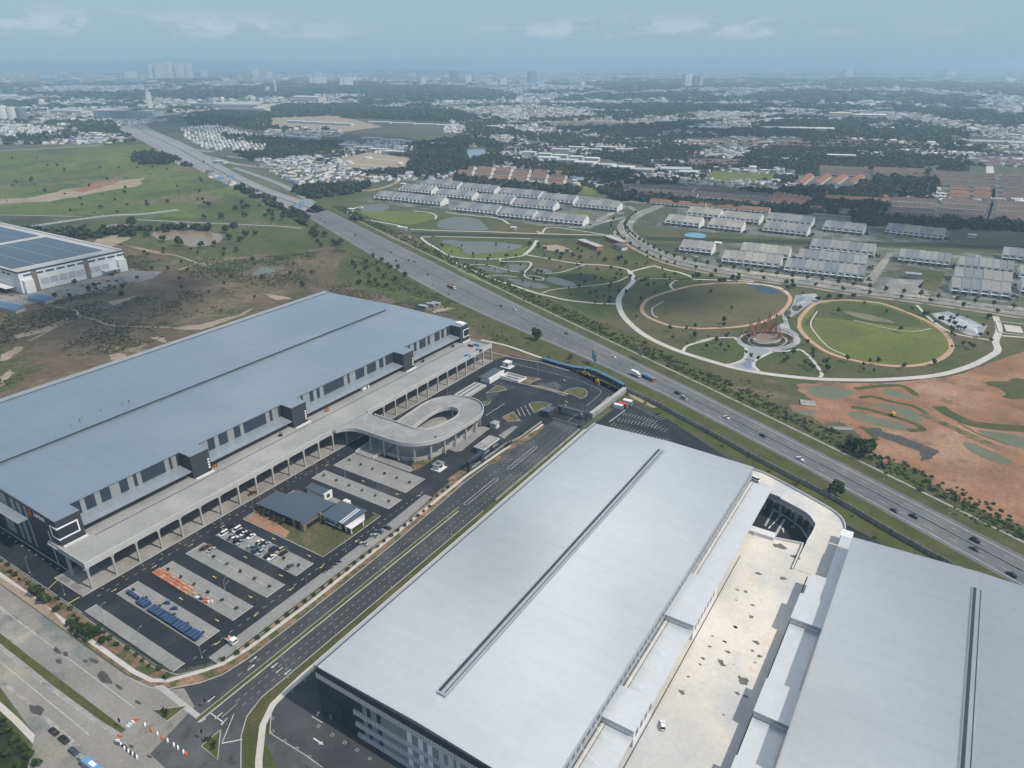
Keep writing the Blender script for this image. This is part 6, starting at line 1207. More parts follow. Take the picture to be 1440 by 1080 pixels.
# excavators in the yard
def digger(px, rz, lab):
    x, y = U(*px); t = thing('excavator', lab, 'excavator', (x, y, .06), rz, 'yellow machines in the yard')
    for sgn in (-1, 1): b = MB(); b.prism([(-1.5, sgn * 1.0 - .25), (1.5, sgn * 1.0 - .25), (1.5, sgn * 1.0 + .25), (-1.5, sgn * 1.0 + .25)], 0, .75); b.build('track', 'rubber', t)
    b = MB(); b.box(-1.7, 1.2, -1.1, 1.1, .8, 1.5); b.box(-1.7, -.4, -1.1, 1.1, 1.501, 2.0); b.build('body', 'machine_yellow', t)
    b = MB(); b.box(.0, 1.1, -1.0, -.1, 1.51, 2.6); b.build('cab', 'glass_dark', t)
    b = MB(); b.beam((1.0, .3, 1.4), (2.9, .3, 3.1), .3, .4); b.beam((2.9, .3, 3.1), (4.1, .3, 1.2), .25, .3); b.build('boom', 'machine_yellow', t)
    b = MB(); b.box(3.8, 4.6, -.1, .7, .5, 1.2); b.build('bucket', 'steel_grey', t)
digger(s9(385, 245), -.4, 'yellow excavator by the blue sheds, farther from the stone wall'); digger(s9(540, 348), -.9, 'yellow excavator by the blue sheds, nearer the stone wall')
x, y = U(1243.5, 653); tD = thing('excavator', 'small dark excavator at the muddy edge of the orange earthworks', 'excavator', (x, y, .1), .6)
b = MB(); b.box(-1.5, 1.5, -1.2, 1.2, 0, .7); b.build('track', 'rubber', tD); b = MB(); b.box(-1.4, 1, -1, 1, .71, 2.2); b.build('body', 'rust', tD); b = MB(); b.beam((.8, 0, 1.6), (2.8, 0, 3.0), .3, .4); b.beam((2.8, 0, 3), (3.8, 0, .8), .25, .3); b.build('boom', 'rust', tD)
x, y = U(1256, 585); tD = thing('excavator', 'small excavator standing on the grassed bank between the green ponds', 'excavator', (x, y, .13), 2.2)
b = MB(); b.box(-1.5, 1.5, -1.2, 1.2, 0, .7); b.build('track', 'rubber', tD); b = MB(); b.box(-1.4, 1, -1, 1, .71, 2.2); b.build('body', 'machine_yellow', tD); b = MB(); b.beam((.8, 0, 1.6), (2.8, 0, 3.0), .3, .4); b.beam((2.8, 0, 3), (3.8, 0, .8), .25, .3); b.build('boom', 'machine_yellow', tD)
# road barriers at the junction
j8 = Z(140, 930, 8)
bl = [((205, 890), 'w'), ((240, 935), 'w'), ((265, 950), 'k'), ((280, 978), 'w'), ((305, 985), 'k'), ((325, 1012), 'w'), ((350, 1025), 'k'), ((372, 1045), 'w'), ((395, 1055), 'k'), ((418, 1075), 'w'), ((320, 730), 'w'), ((345, 708), 'w'), ((375, 682), 'w'), ((418, 657), 'o'), ((225, 838), 'o'), ((510, 712), 'w'), ((588, 770), 'o'), ((650, 815), 'w'), ((707, 855), 'o'), ((765, 890), 'w'), ((835, 938), 'w'), ((882, 972), 'w'), ((943, 1018), 'w'), ((975, 1040), 'o')]
BR = {}
cnt = {'w': 0, 'k': 0, 'o': 0}
for i, (p, c) in enumerate(bl):
    x, y = U(*j8(p)[0], .4); nmx = {'w': ('white', 'panel_white'), 'k': ('black', 'charcoal'), 'o': ('orange', 'paint_orange')}[c]
    where = 'in the curved line by the near lane' if i < 10 else ('in the short row by the median end' if i < 15 else 'in the line across the junction'); base = 0 if i < 10 else 10 if i < 15 else 15
    lab = '%s plastic road barrier %s, %s of the line' % (nmx[0], where, ORD[i - base])
    if c not in BR:
        t = thing('road_barrier', lab, 'barrier', (x, y, .09), .6, 'plastic barriers at the junction'); b = MB(); b.prism([(-.7, -.25), (.7, -.25), (.7, .25), (-.7, .25)], 0, .3); b.prism([(-.65, -.15), (.65, -.15), (.65, .15), (-.65, .15)], .301, .8); b.build('barrier_body', nmx[1], t); b = MB(); b.box(-.75, -.701, -.1, .1, .2, .5); b.box(.701, .75, -.1, .1, .2, .5); b.each('coupling', 'rubber', t); BR[c] = t
    else: dup(BR[c], (x, y, .09), -.5 if i < 10 else (.3 if i < 15 else -.6), lab)
# traffic lights
for px, lab in (((171, 1024), 'black traffic light on the median end of the cross road'), ((290.5, 996), 'black traffic light at the head of the estate road median'), ((286, 1040), 'black traffic light on the triangular island nearest the bottom')):
    x, y = U(*px); t = thing('traffic_light', lab, 'traffic light', (x, y, .2), 1.0); b = MB(); b.cyl(0, 0, 0, 4.2, .08, n=8); b.build('pole', 'steel_grey', t); b = MB(); b.box(-.25, .25, -.4, .1, 3.0, 4.4); b.build('signal_head', 'rubber', t)
    b = MB(); [b.box(.251, .27, -.25, -.05, 3.15 + k * .42, 3.4 + k * .42) for k in range(3)]; b.each('lens', 'lamp_red', t)
# red steel lattice frames in the park circle
for i, (px, h, tx, ty) in enumerate(((c8((610, 560))[0], 12, -2, 1), (c8((690, 560))[0], 14, 0, 2), (c8((740, 545))[0], 10, 1, 0), (c8((800, 545))[0], 18, 0, 1), (c8((850, 555))[0], 11, -1, 0), (c8((912, 565))[0], 12, 2, 1), (c8((960, 600))[0], 7, 8, 3), (c8((640, 590))[0], 6, -3, -2))):
    x, y = U(*px); t = thing('lattice_frame', 'red steel lattice frame in the park circle, ' + ('leftmost', 'second from the left and tall', 'third from the left', 'tallest one in the middle', 'just right of the tallest', 'second from the right', 'leaning one at the right', 'low one at the front left')[i], 'sculpture', (x, y, .15), i * .7, 'red lattice frames in the park')
    for k in range(4):
        a = k * 1.571 + .78; a2 = a + 1.571; r = 3.6; b = MB()
        P0_ = (r * math.cos(a), r * math.sin(a), 0); P1_ = (r * math.cos(a2), r * math.sin(a2), 0); top = (tx, ty, h); b.beam(P0_, top, .32, .32); b.build('leg', 'rust', t)
        b = MB(); f = lambda p, q: tuple(p[j] + (top[j] - p[j]) * q for j in range(3))
        for q in (.2, .45, .68): b.beam(f(P0_, q), f(P1_, q), .25, .25); b.beam(f(P0_, q - .18), f(P1_, q), .2, .2)
        b.build('brace', 'rust', t)
t = thing('ring_frame', 'low red steel ring around the deck of the park circle', 'sculpture', (*U(1079.5, 476.5), .2)); b = MB(); ring = [(19 * math.cos(6.2832 * k / 28), 19 * math.sin(6.2832 * k / 28), 3.2) for k in range(29)]
b.tube(ring, .3, 5); b.build('ring', 'rust', t)
for k in range(0, 28, 4): b = MB(); b.cyl(ring[k][0], ring[k][1], 0, 3.2, .2, n=5); b.build('post', 'rust', t)
# park shelters
def shelter(px, w_, d_, h, lab, roof='wall_white', wall='wall_cream', rz=.2):
    x, y = U(*px); t = thing('pavilion', lab, 'pavilion', (x, y, .1), rz)
    b = MB(); b.box(-w_ / 2, w_ / 2, -d_ / 2, d_ / 2, h, h + .5); b.build('roof', roof, t)
    for sx in (-.45, .45):
        for sy in (-.42, .42): b = MB(); b.box(sx * w_ - .25, sx * w_ + .25, sy * d_ - .25, sy * d_ + .25, 0, h); b.build('post', wall, t)
    b = MB(); b.box(-w_ * .3, w_ * .3, -d_ * .3, d_ * .3, 0, h * .8); b.build('wall', wall, t)
shelter((1009, 346), 9, 7, 4, 'small white park pavilion on the lawn between the terraces'); shelter((1283, 391), 15, 8, 4.5, 'white gate canopy over the housing entrance', 'far_grey', 'wall_grey'); shelter((1366, 334.5), 9, 6, 4, 'small white pavilion beside the far water channel'); shelter((1250, 335), 10, 5, 3.5, 'blue roofed shelter beside the far terrace', 'sheet_blue'); shelter((567, 263), 9, 9, 6, 'white cube kiosk on the slope above the grey terraces'); shelter((494, 297.5), 8, 6, 4, 'white and blue box beside the looping park path'); shelter((722, 324), 8, 5, 4, 'cream kiosk on the channel path'); shelter((566, 324), 14, 3, 4, 'white hoarding frame on the bare plot beside the highway', 'panel_white')
for px, L, lab in (((822, 344), 18, 'cream park building with orange wall, left part'), ((836, 349), 22, 'long orange walled park building in the middle'), ((866, 341), 34, 'long pale roofed park hall behind the orange building'), ((872, 350), 18, 'grey glazed park building beside the avenue')):
    x, y = U(*px); t = thing('park_building', lab, 'building', (x, y, .1), -.55); b = MB(); b.box(-L / 2, L / 2, -4, 4, 0, 4.2); b.build('wall', 'brick_orange' if 'orange' in lab else 'wall_cream', t); b = MB(); b.box(-L / 2 - .6, L / 2 + .6, -4.6, 4.6, 4.21, 4.7); b.build('roof', 'far_roof' if 'grey' not in lab else 'office_roof', t)
    b = MB(); [b.box(-L / 2 + 1 + k * 3.5, -L / 2 + 3 + k * 3.5, -4.05, -4.001, 1, 3) for k in range(int(L / 3.6))]; b.each('window', 'glass_dark', t)
x, y = U(1425, 463); t = thing('court_frame', 'pale rectangular frame court at the right edge of the park', 'frame', (x, y, .1), .1); b = MB(); b.kerb([(-11, -16), (11, -16), (11, 16), (-11, 16)], 1.4, 0, .8, 0, True); b.build('kerb_wall', 'wall_cream', t); b = MB(); b.box(-6, 6, -9, 9, 0, .3); b.build('base_slab', 'path_pale', t)
b = MB(); q = G([(962, 331), (972, 327), (992, 330), (990, 334.5), (975, 334)]); b.prism(smooth(q, 4, True), .05, .14); o = struct(b.build('swimming_pool', 'pool_water'))
x, y = U(1101, 577); t = thing('culvert', 'long white concrete culvert segment lying on the orange earth', 'culvert', (x + 35, y - 8, .1), .5); b = MB(); b.box(-7, 7, -.8, .8, 0, 1.3); b.build('side_wall', 'concrete_white', t); b = MB(); b.box(-6.9, 6.9, -.5, .5, 1.301, 1.36); b.build('slot', 'charcoal', t)
t = thing('site_slab', 'grey sheeted platform at the head of the orange earthworks', 'platform', (*U(1136, 567.5), .1), .3); b = MB(); b.box(-4.5, 4.5, -4, 4, 0, .5); b.build('slab', 'concrete_old', t); b = MB(); b.box(-4.6, -4.4, -4, 4, .501, .8); b.build('kerb_wall', 'concrete', t)
# equipment on the far end of the loading viaduct
for px, c, lab in (((662, 486), 'brown', 'brown skip on the far end of the loading deck'), ((671, 485), 'lightblue', 'blue and white machine on the far end of the loading deck'), ((674, 492.5), 'blue', 'blue stack by the parapet at the far end of the deck'), ((658, 500), 'lightblue', 'light blue stack by the parapet, nearer than the dark one')):
    x, y = U(*px, 13); t = thing('deck_equipment', lab, 'equipment', (x, y, DZ + .01), .1); b = MB(); b.box(-2, 2, -1.1, 1.1, .15, 1.4); b.build('body', 'car_' + c, t); b = MB(); b.box(-1.9, -1.4, -1.1, 1.1, 0, .149); b.box(1.4, 1.9, -1.1, 1.1, 0, .149); b.each('skid', 'rubber', t); b = MB(); b.box(-.8, .9, -.8, .8, 1.401, 1.9); b.build('top_box', 'galv', t)
for px, lab in (((637, 487), 'dark forklift under the canopy at the far end of the deck'), ((595, 508), 'dark forklift under the third canopy'), ((460, 577), 'orange pallet truck under the middle canopy beside the tower'), ((303, 655), 'orange pallet truck beside the second tower'), ((395, 612), 'dark blue pallet truck on the loading deck by the middle tower')):
    x, y = U(*px, 13); t = thing('forklift', lab, 'forklift', (x, y, DZ + .01), .8); b = MB(); b.box(-1, .7, -.55, .55, .2, 1.2); b.build('body', 'paint_orange' if 'orange' in lab else 'tarp_blue', t); b = MB(); b.box(.701, .85, -.5, .5, .1, 2.2); b.build('mast', 'rubber', t); b = MB(); b.box(-.7, .4, -.5, .5, 2.0, 2.08); b.box(-.65, -.6, -.5, -.45, 1.201, 2.0); b.box(-.65, -.6, .45, .5, 1.201, 2.0); b.build('roll_cage', 'rubber', t); wheels(t, (-.6, .5), .58, .25)
x, y = U(514, 546, 13); t = thing('site_hut', 'small white hut on the loading deck under the third canopy', 'hut', (x - 1, y, DZ + .01), 0); b = MB(); b.box(-1.5, 1.5, -3, 3, 0, 2.6); b.build('wall', 'wall_white', t); b = MB(); b.box(1.501, 1.55, .4, 1.6, .1, 2.1); b.build('door', 'glass_dark', t); b = MB(); b.box(-1.7, 1.7, -3.2, 3.2, 2.601, 2.75); b.build('roof', 'galv', t)
# ================================================================ TREES AND PLANTS
NR = np.random.default_rng(5)
def leaf_cloud(n, blobs, size, rng, flat=.55):
    """leaf-sized quads spread through several overlapping clumps; returns verts, faces, clump number"""
    ctr = []; idx = []
    wts = np.array([q[3] ** 2 for q in blobs]); wts = wts / wts.sum(); which = rng.choice(len(blobs), n, p=wts)
    B = np.array(blobs)[which]; d = rng.normal(size=(n, 3)); d /= np.linalg.norm(d, axis=1)[:, None]; rad = rng.uniform(.55, 1.0, n) ** .6
    c = B[:, :3] + d * (B[:, 3] * rad)[:, None] * np.array([1, 1, .8])
    nrm = d + rng.normal(scale=.45, size=(n, 3)); nrm /= np.linalg.norm(nrm, axis=1)[:, None]
    u = np.cross(nrm, rng.normal(size=(n, 3))); u /= np.linalg.norm(u, axis=1)[:, None]; w_ = np.cross(nrm, u)
    s = size * rng.uniform(.6, 1.3, n)[:, None]
    V = np.stack([c - u * s - w_ * s * flat, c + u * s - w_ * s * flat, c + u * s * .8 + w_ * s * flat, c - u * s * .8 + w_ * s * flat], 1).reshape(-1, 3)
    return V, np.arange(n * 4).reshape(n, 4), which
def crown_mesh(name, n, blobs, size, seed, mats=('leaf_a', 'leaf_b', 'leaf_c')):
    rng = np.random.default_rng(seed); V, Fq, wh = leaf_cloud(n, blobs, size, rng); tone = rng.choice(3, len(blobs), p=[.5, .25, .25]); mi = tone[wh]; sw = rng.random(n) < .15; mi = np.where(sw, rng.choice(3, n), mi)
    return npmesh(name, V, Fq, mats, mi)
def blobset(r, h, z0, k, seed):
    rr = random.Random(seed); out = [(0, 0, z0 + h * .5, r * .72)]
    for i in range(k):
        a = rr.uniform(0, 6.283); q = rr.uniform(.35, .75) * r; out.append((q * math.cos(a), q * math.sin(a), z0 + h * rr.uniform(.2, .85), r * rr.uniform(.3, .5)))
    return out
TREES = {}
def tree_proto(key, r, h, z0, n, size, seed, name, mats=('leaf_a', 'leaf_b', 'leaf_c'), parts=True):
    t = thing(name, 'x', 'tree'); me = crown_mesh('crown', n, blobset(r, h, z0, 9, seed), size, seed, mats); o = bpy.data.objects.new('crown', me); COL.objects.link(o); o.parent = t
    b = MB(); rr = random.Random(seed); b.tube([(0, 0, 0), (.1, .05, z0 * .6), (0, .1, z0 + h * .35)], [r * .075, r * .06, r * .03], 6)
    for k in range(4): a = k * 1.6 + rr.random(); b.tube([(0, .05, z0 * .8), (math.cos(a) * r * .3, math.sin(a) * r * .3, z0 + h * .25), (math.cos(a) * r * .55, math.sin(a) * r * .55, z0 + h * .5)], [r * .035, r * .025, r * .012], 5)
    b.build('trunk', 'bark', t); TREES[key] = [t, False]; return t
for i in range(3): tree_proto('big%d' % i, 4.2, 6.2, 2.0, 900, .55, 40 + i, 'broad_tree')
for i in range(3): tree_proto('young%d' % i, 1.15, 2.4, 1.5, 110, .32, 60 + i, 'young_tree')
for i in range(2): tree_proto('shrub%d' % i, .8, 1.3, .1, 110, .24, 80 + i, 'shrub')
def plant(key, px, s, lab, grp, z=.06, xy=None, rr=random.Random(4)):
    x, y = xy if xy else U(*px); e = TREES[key]; sc = (s * rr.uniform(.9, 1.1), s * rr.uniform(.9, 1.1), s * rr.uniform(.9, 1.1))
    if not e[1]:
        t = e[0]; e[1] = True; t.location = (x, y, z); t.rotation_euler = (0, 0, rr.uniform(0, 6)); t.scale = sc; t['label'] = lab
        if grp: t['group'] = grp
        if key.startswith('shrub'): t['category'] = 'shrub'
        return t
    t = dup(e[0], (x, y, z), rr.uniform(0, 6), lab, grp, sc)
    if not grp and 'group' in t: del t['group']
    return t
plant('big0', (1174, 697), 1.05, 'dark dense tree standing alone between the panel fence and the highway', None)
plant('big1', (755, 478), 1.15, 'dark broad tree alone on the near verge of the highway', None)
plant('big2', (1215, 642), 1.3, 'dark bushy tree at the edge of the orange earthworks beside the highway', None)
plant('big0', (802, 505), .5, 'small dark tree on the verge left of the big blue sign', None); plant('big1', (1196, 632), .9, 'dark tree behind the bushy one by the orange earthworks', None)
plant('big2', (53, 838), .62, 'dark round bush beside the white board on the cross road verge', None); plant('big0', (64, 848), .6, 'dark round bush next to the white board, nearer the junction', None)
for px, s in (((109, 887), .55), ((118, 893), .6), ((128, 897), .6), ((136, 894), .55), ((100, 880), .4), ((80, 860), .35), ((145, 905), .4)): plant('big1', px, s, 'dark bush in the thicket between the cross road path and the wire fence', 'bushes by the cross road path')
for k, px in enumerate([(4, 1000), (14, 1016), (24, 1026), (34, 1040), (44, 1052), (56, 1062), (66, 1074), (2, 1030), (22, 1060), (40, 1075), (0, 1060)]): plant('big%d' % (k % 3), (px[0] - 12, px[1] + 4), .38, 'dark tree along the path at the bottom left corner', 'trees at the bottom left corner')
sc_t = [(525, 363), (530, 372), (545, 375), (533, 382), (515, 380), (505, 386), (520, 391), (528, 397), (550, 378), (560, 379), (570, 389), (545, 404), (520, 400), (505, 400), (557, 395), (500, 378), (537, 368), (515, 370), (540, 391), (497, 372), (532, 404)]
for k, px in enumerate(sc_t): plant('big%d' % (k % 3), px, .62, 'dark scrub tree in the copse beside the highway near the blue roof corner', 'scrub trees beside the highway')
pl_t = [((185, 318), 1.5), ((147, 324), .9), ((230, 340), 1.1), ((253, 346), 1.3), ((283, 348), .9), ((302, 346), .8), ((207, 334), 1.0), ((257, 320), .9), ((293, 325), 1.2), ((317, 327), 1.2), ((323, 337), 1.0), ((347, 333), 1.1), ((333, 355), .8), ((165, 326), .7), ((315, 360), .6), ((120, 320), .6), ((270, 324), .8), ((360, 331), .8), ((338, 340), .9)]
for k, (px, s) in enumerate(pl_t): plant('big%d' % (k % 3), px, s, 'dark tree around the muddy pond on the left' if k else 'largest tree above the muddy pond on the left', 'trees round the muddy pond' if k else None)
rr = random.Random(77)
k = 0
while k < 34:
    px = (rr.uniform(436, 480), rr.uniform(315, 347)) if k < 14 else (rr.uniform(275, 420), rr.uniform(282, 312))
    if px[1] < (300 + .593 * (px[0] - 426) + 8 if px[0] > 426 else 271.6 + .347 * (px[0] - 344) + 9): continue
    plant('big%d' % (k % 3), px, rr.uniform(.6, 1.1), 'dark tree in the thicket along the highway near the blue sign' if k < 14 else 'dark tree in the thicket on the green field edge by the highway', 'thicket trees along the highway'); k += 1
for k in range(46):
    px = (rr.uniform(0, 300), rr.uniform(222, 300)); plant('big%d' % (k % 3), px, rr.uniform(.3, .8), 'scattered dark tree on the open green field', 'trees on the green field')
for k in range(40): px = (rr.uniform(60, 460), rr.uniform(350, 420)); plant('shrub%d' % (k % 2), px, rr.uniform(1.5, 3.2), 'low dark bush on the brown scrub field', 'bushes on the scrub field')
# young trees: parking kerbs, roadside hedge, avenue, park
for x0, x1, y0, y1 in STRIPS[1:7]:
    for k in range(6): plant('shrub%d' % (k % 2), None, .9, 'young shrub on the kerb down the middle of a parking strip', 'shrubs on the parking kerbs', .1, (x0 + 4 + k * (x1 - x0 - 8) / 5, (y0 + y1) / 2 + .1))
for k in range(32): 
    y = 100 + k * 4.75; xk = -194.2 if y > 112 else -194.2 - (112 - y) * .8; plant('shrub%d' % (k % 2), None, rr.uniform(.9, 1.3), 'clipped green shrub in the hedge bed between the roadside bays and footpath', 'shrubs along the footpath', .06, (xk + .9 if y < 230 else -196.5, y))
for k in range(14): plant('shrub%d' % (k % 2), None, rr.uniform(.8, 1.2), 'green shrub in the bed along the low stone wall', 'shrubs by the stone wall', .06, (-195.2 + k * .1, 300 + k * 2.6))
for k in range(26): plant('shrub%d' % (k % 2), None, rr.uniform(.8, 1.5), 'wild shrub on the orange verge behind the corner bays', 'shrubs on the orange verge', .06, (-330 + k * 5 + rr.uniform(-1, 1), 93 + rr.uniform(-.8, 1.4)))
for k in range(8): plant('young%d' % (k % 3), None, 1, 'young tree in the planted bed along the office front', 'young trees by the office', .1, (-260 + k * 3.4, 179.5) if k < 6 else (-226 + (k - 6) * 8, 190.5))
for px in Z(140, 930, 8)((720, 580), (760, 600), (745, 640), (1210, 920), (1250, 900), (1300, 960), (1290, 1000)): plant('young0', px, .6, 'thin young tree on a triangular traffic island', 'trees on the traffic islands', .2)
av = resamp(am[22:], 46)
for k, p in enumerate(av): plant('young%d' % (k % 3), None, 1.9, 'clipped dark tree in the median row of the curving avenue', 'trees down the avenue median', .16, p)
low = offset(al, 7 if math.dist(offset(al, 7)[40], ar[40]) > math.dist(al[40], ar[40]) else -7)
for k, p in enumerate(resamp(low[26:], 26)): plant('young%d' % (k % 3), None, 1.7, 'dark tree on the park side of the curving avenue', 'trees on the park side of the avenue', .1, (p[0] + rr.uniform(-2, 2), p[1] + rr.uniform(-2, 2)))
park_poly = [(600, 345), (740, 345), (880, 352), (1000, 390), (1110, 410), (1180, 420), (1300, 438), (1395, 452), (1395, 495), (1330, 518), (1240, 528), (1120, 525), (980, 496), (885, 450), (800, 418), (700, 388), (640, 360)]
e1p, e2p = smooth(E1, 3, True), smooth(E2, 3, True); n = 0
while n < 190:
    px = (rr.uniform(600, 1400), rr.uniform(342, 530))
    if not inside(*px, park_poly) or (inside(*px, e1p) and rr.random() < .93) or (inside(*px, e2p) and rr.random() < .9) or (1030 < px[0] < 1130 and 455 < px[1] < 500): continue
    plant('young%d' % (n % 3), px, rr.uniform(.9, 1.7), 'staked young tree on the park lawns among the pale paths', 'young trees in the park', .09); n += 1
for k in range(24): plant('big%d' % (k % 3), (rr.choice([rr.uniform(780, 870), rr.uniform(920, 1040)]), 0), 1, '', None) if False else None
pk_b = [(783, 357), (790, 360), (797, 356), (806, 362), (815, 365), (842, 360), (850, 368), (870, 366), (880, 372), (757, 347), (745, 345), (1012, 398), (1018, 397), (1030, 393), (1037, 395), (1108, 408), (1115, 405), (1105, 400), (1300, 445), (1322, 452), (1150, 424), (1165, 421), (1180, 420), (1200, 419), (975, 392), (982, 390), (1000, 392), (1390, 448)]
for k, px in enumerate(pk_b): plant('big%d' % (k % 3), px, .62, 'dark bushy park tree between the avenue and the lawns', 'bushy trees in the park')
def thicket(name, spots, seed, size, n, mats=('leaf_far', 'leaf_far_light', 'leaf_c'), z=0.0, hmul=.8):
    """one unbroken stand of growth: many leaf clumps in one object"""
    rng = np.random.default_rng(seed); VV = []; W_ = []; k = len(spots); S = np.array(spots)   # x, y, r
    tv, tf, tw = leaf_cloud(n, [(0, 0, .55, .55), (.35, .2, .45, .4), (-.3, .25, .5, .42), (.05, -.38, .42, .4), (-.1, .1, .85, .35)], size, rng)
    ang = rng.uniform(0, 6.283, k); ca, sa = np.cos(ang), np.sin(ang); sc = S[:, 2]; hz2 = sc * hmul * rng.uniform(.75, 1.3, k)
    X = tv[None, :, 0] * ca[:, None] - tv[None, :, 1] * sa[:, None]; Y = tv[None, :, 0] * sa[:, None] + tv[None, :, 1] * ca[:, None]
    V = np.stack([X * sc[:, None] + S[:, 0:1], Y * sc[:, None] + S[:, 1:2], np.maximum(.02, tv[None, :, 2] * hz2[:, None] + z)], 2).reshape(-1, 3)
    Fq = np.arange(len(V)).reshape(-1, 4); mi = np.repeat(rng.choice(3, k, p=[.5, .2, .3]), n)
    o = bpy.data.objects.new(name, npmesh(name, V, Fq, mats, mi)); COL.objects.link(o); return struct(o, 'stuff')
sp = []
for i in range(2, 58):
    for _ in range(34):
        w1 = rr.random(); a = [ro_[i][j] + (ro_[i + 1][j] - ro_[i][j]) * w1 for j in (0, 1)]; c = [farR[i][j] + (farR[i + 1][j] - farR[i][j]) * w1 for j in (0, 1)]; t = rr.choice((rr.gauss(.52, .05), rr.gauss(.74, .08))); sp.append((a[0] + (c[0] - a[0]) * t + rr.uniform(-4, 4), a[1] + (c[1] - a[1]) * t, rr.uniform(.8, 2.3) * (1.3 if rr.random() < .08 else 1)))
thicket('undergrowth', sp, 3, .2, 60, ('leaf_b', 'grass_verge', 'leaf_a'), hmul=.6)
sp = []
for i in range(0, 58):
    for _ in range(3):
        a = vL[i]; c = far[i]; t = rr.uniform(.55, 1.0); sp.append((a[0] + (c[0] - a[0]) * t, a[1] + (c[1] - a[1]) * t, rr.uniform(.5, 1.5)))
thicket('undergrowth', [s for s in sp if s[1] > 330 or s[0] > -60], 4, .22, 50, ('leaf_a', 'leaf_b', 'leaf_c'))
sp = []
fieldA = G([(-100, 345), (200, 360), (330, 365), (480, 350), (640, 425), (720, 480), (600, 470), (455, 405), (250, 470), (0, 545), (-100, 545)]); fb = (min(p[0] for p in fieldA), max(p[0] for p in fieldA), min(p[1] for p in fieldA), max(p[1] for p in fieldA))
while len(sp) < 9500:
    x, y = rr.uniform(fb[0], fb[1]), rr.uniform(fb[2], fb[3])
    if inside(x, y, fieldA) and not (-1015 < x < -700 and 295 < y < 412) and mnoise.noise(Vector((x * .016, y * .016, 2))) + .5 * mnoise.noise(Vector((x * .05, y * .05, 5))) > .05 + rr.uniform(-.12, .25): sp.append((x, y, rr.uniform(.5, 1.7)))
thicket('undergrowth', sp, 5, .3, 18, ('grass_verge', 'scrub', 'leaf_a'), hmul=.45)
sp = []
for poly, k in (([(0, 222), (210, 212), (380, 292), (300, 303), (0, 302)], 2600), ([(480, 345), (560, 372), (700, 440), (620, 440), (500, 400)], 900), ([(640, 350), (760, 410), (880, 465), (980, 515), (870, 470), (760, 418), (640, 372)], 700), ([(1000, 528), (1120, 545), (1210, 640), (1120, 592)], 500), ([(1215, 645), (1330, 700), (1440, 748), (1440, 760), (1300, 710)], 500)):
    q = G(poly); x0, x1, y0, y1 = min(p[0] for p in q), max(p[0] for p in q), min(p[1] for p in q), max(p[1] for p in q); n = 0
    while n < k:
        x, y = rr.uniform(x0, x1), rr.uniform(y0, y1)
        if inside(x, y, q) and mnoise.noise(Vector((x * .012, y * .012, 7))) > rr.uniform(-.2, .3): sp.append((x, y, rr.uniform(.5, 1.6) * (1.6 if rr.random() < .05 else 1)))
        n += 1
thicket('undergrowth', sp, 6, .3, 24, ('leaf_b', 'leaf_a', 'leaf_c'), hmul=.5)
# ================================================================ TERRACES, SUBURBS, FAR CITY
# white warehouse with solar panels on the left
W2 = thing('warehouse', 'white warehouse at the left edge with dark solar panels on its roof', 'warehouse')
wx0, wx1, wy0, wy1, wz = -1010., -742., 302., 405., 21.
b = MB(); b.box(wx0, wx1, wy0, wy1, 0, wz - 1.6); b.build('wall', 'wall_white', W2)
b = MB(); b.box(wx0 - .3, wx1 + .3, wy0 - .3, wy1 + .3, wz - 1.59, wz - .2); b.build('fascia', 'navy', W2)
b = MB(); b.box(wx0 - .2, wx1 + .2, wy0 - .2, wy1 + .2, wz - .19, wz + .1); b.box(wx0, wx1, wy1 - 3.5, wy1, wz + .11, wz + .9); rf = b.build('roof', 'far_roof', W2)
for x0, x1 in ((-1004, -884), (-872, -757)):
    for y0, y1 in ((304.5, 326), (327, 349), (350, 372), (373, 393)): b = MB(); b.box(x0, x1, y0, y1, wz + .101, wz + .35); b.build('solar_array', 'solar', rf)
b = MB(); [b.box(wx1 + .001, wx1 + .12, wy0 + 4 + k * 10.2, wy0 + 12 + k * 10.2, 15.6, 17.4) for k in range(10)]; b.each('window', 'glass_blue', W2)
b = MB(); [b.box(wx1 + .001, wx1 + .12, wy0 + 18 + k * 8.6, wy0 + 25.5 + k * 8.6, 4.5, 10.5) for k in range(8)]; b.each('louvre', 'louvre_band', W2)
for y in (313.5, 363): b = MB(); b.box(wx1 + .13, wx1 + .8, y, y + 4.5, .1, 19.2); b.build('brown_panel', 'wall_brown', W2)
for y in (304, 396): b = MB(); b.box(wx1 + .13, wx1 + 4, y, y + 8.5, .1, 12.5); b.build('stair_tower', 'wall_white', W2)
b = MB(); b.box(wx1 + .13, wx1 + 8, 379, 395, 4.6, 5.0); b.build('canopy', 'concrete_white', W2)
b = MB(); [b.box(wx0 + 6 + k * 10, wx0 + 13 + k * 10, wy0 - .12, wy0 - .001, 15.6, 17.4) for k in range(25)]; b.each('window', 'glass_blue', W2)
b = MB(); b.box(wx0, wx1 - 12, wy0 - 9, wy0 - .01, 4.6, 5.1); b.build('canopy', 'concrete_white', W2)
psheet('yard', [(-60, 415), (34, 414), (178, 380), (228, 382), (215, 392), (125, 412), (70, 424), (-60, 440)], .09, 'asphalt_grey')
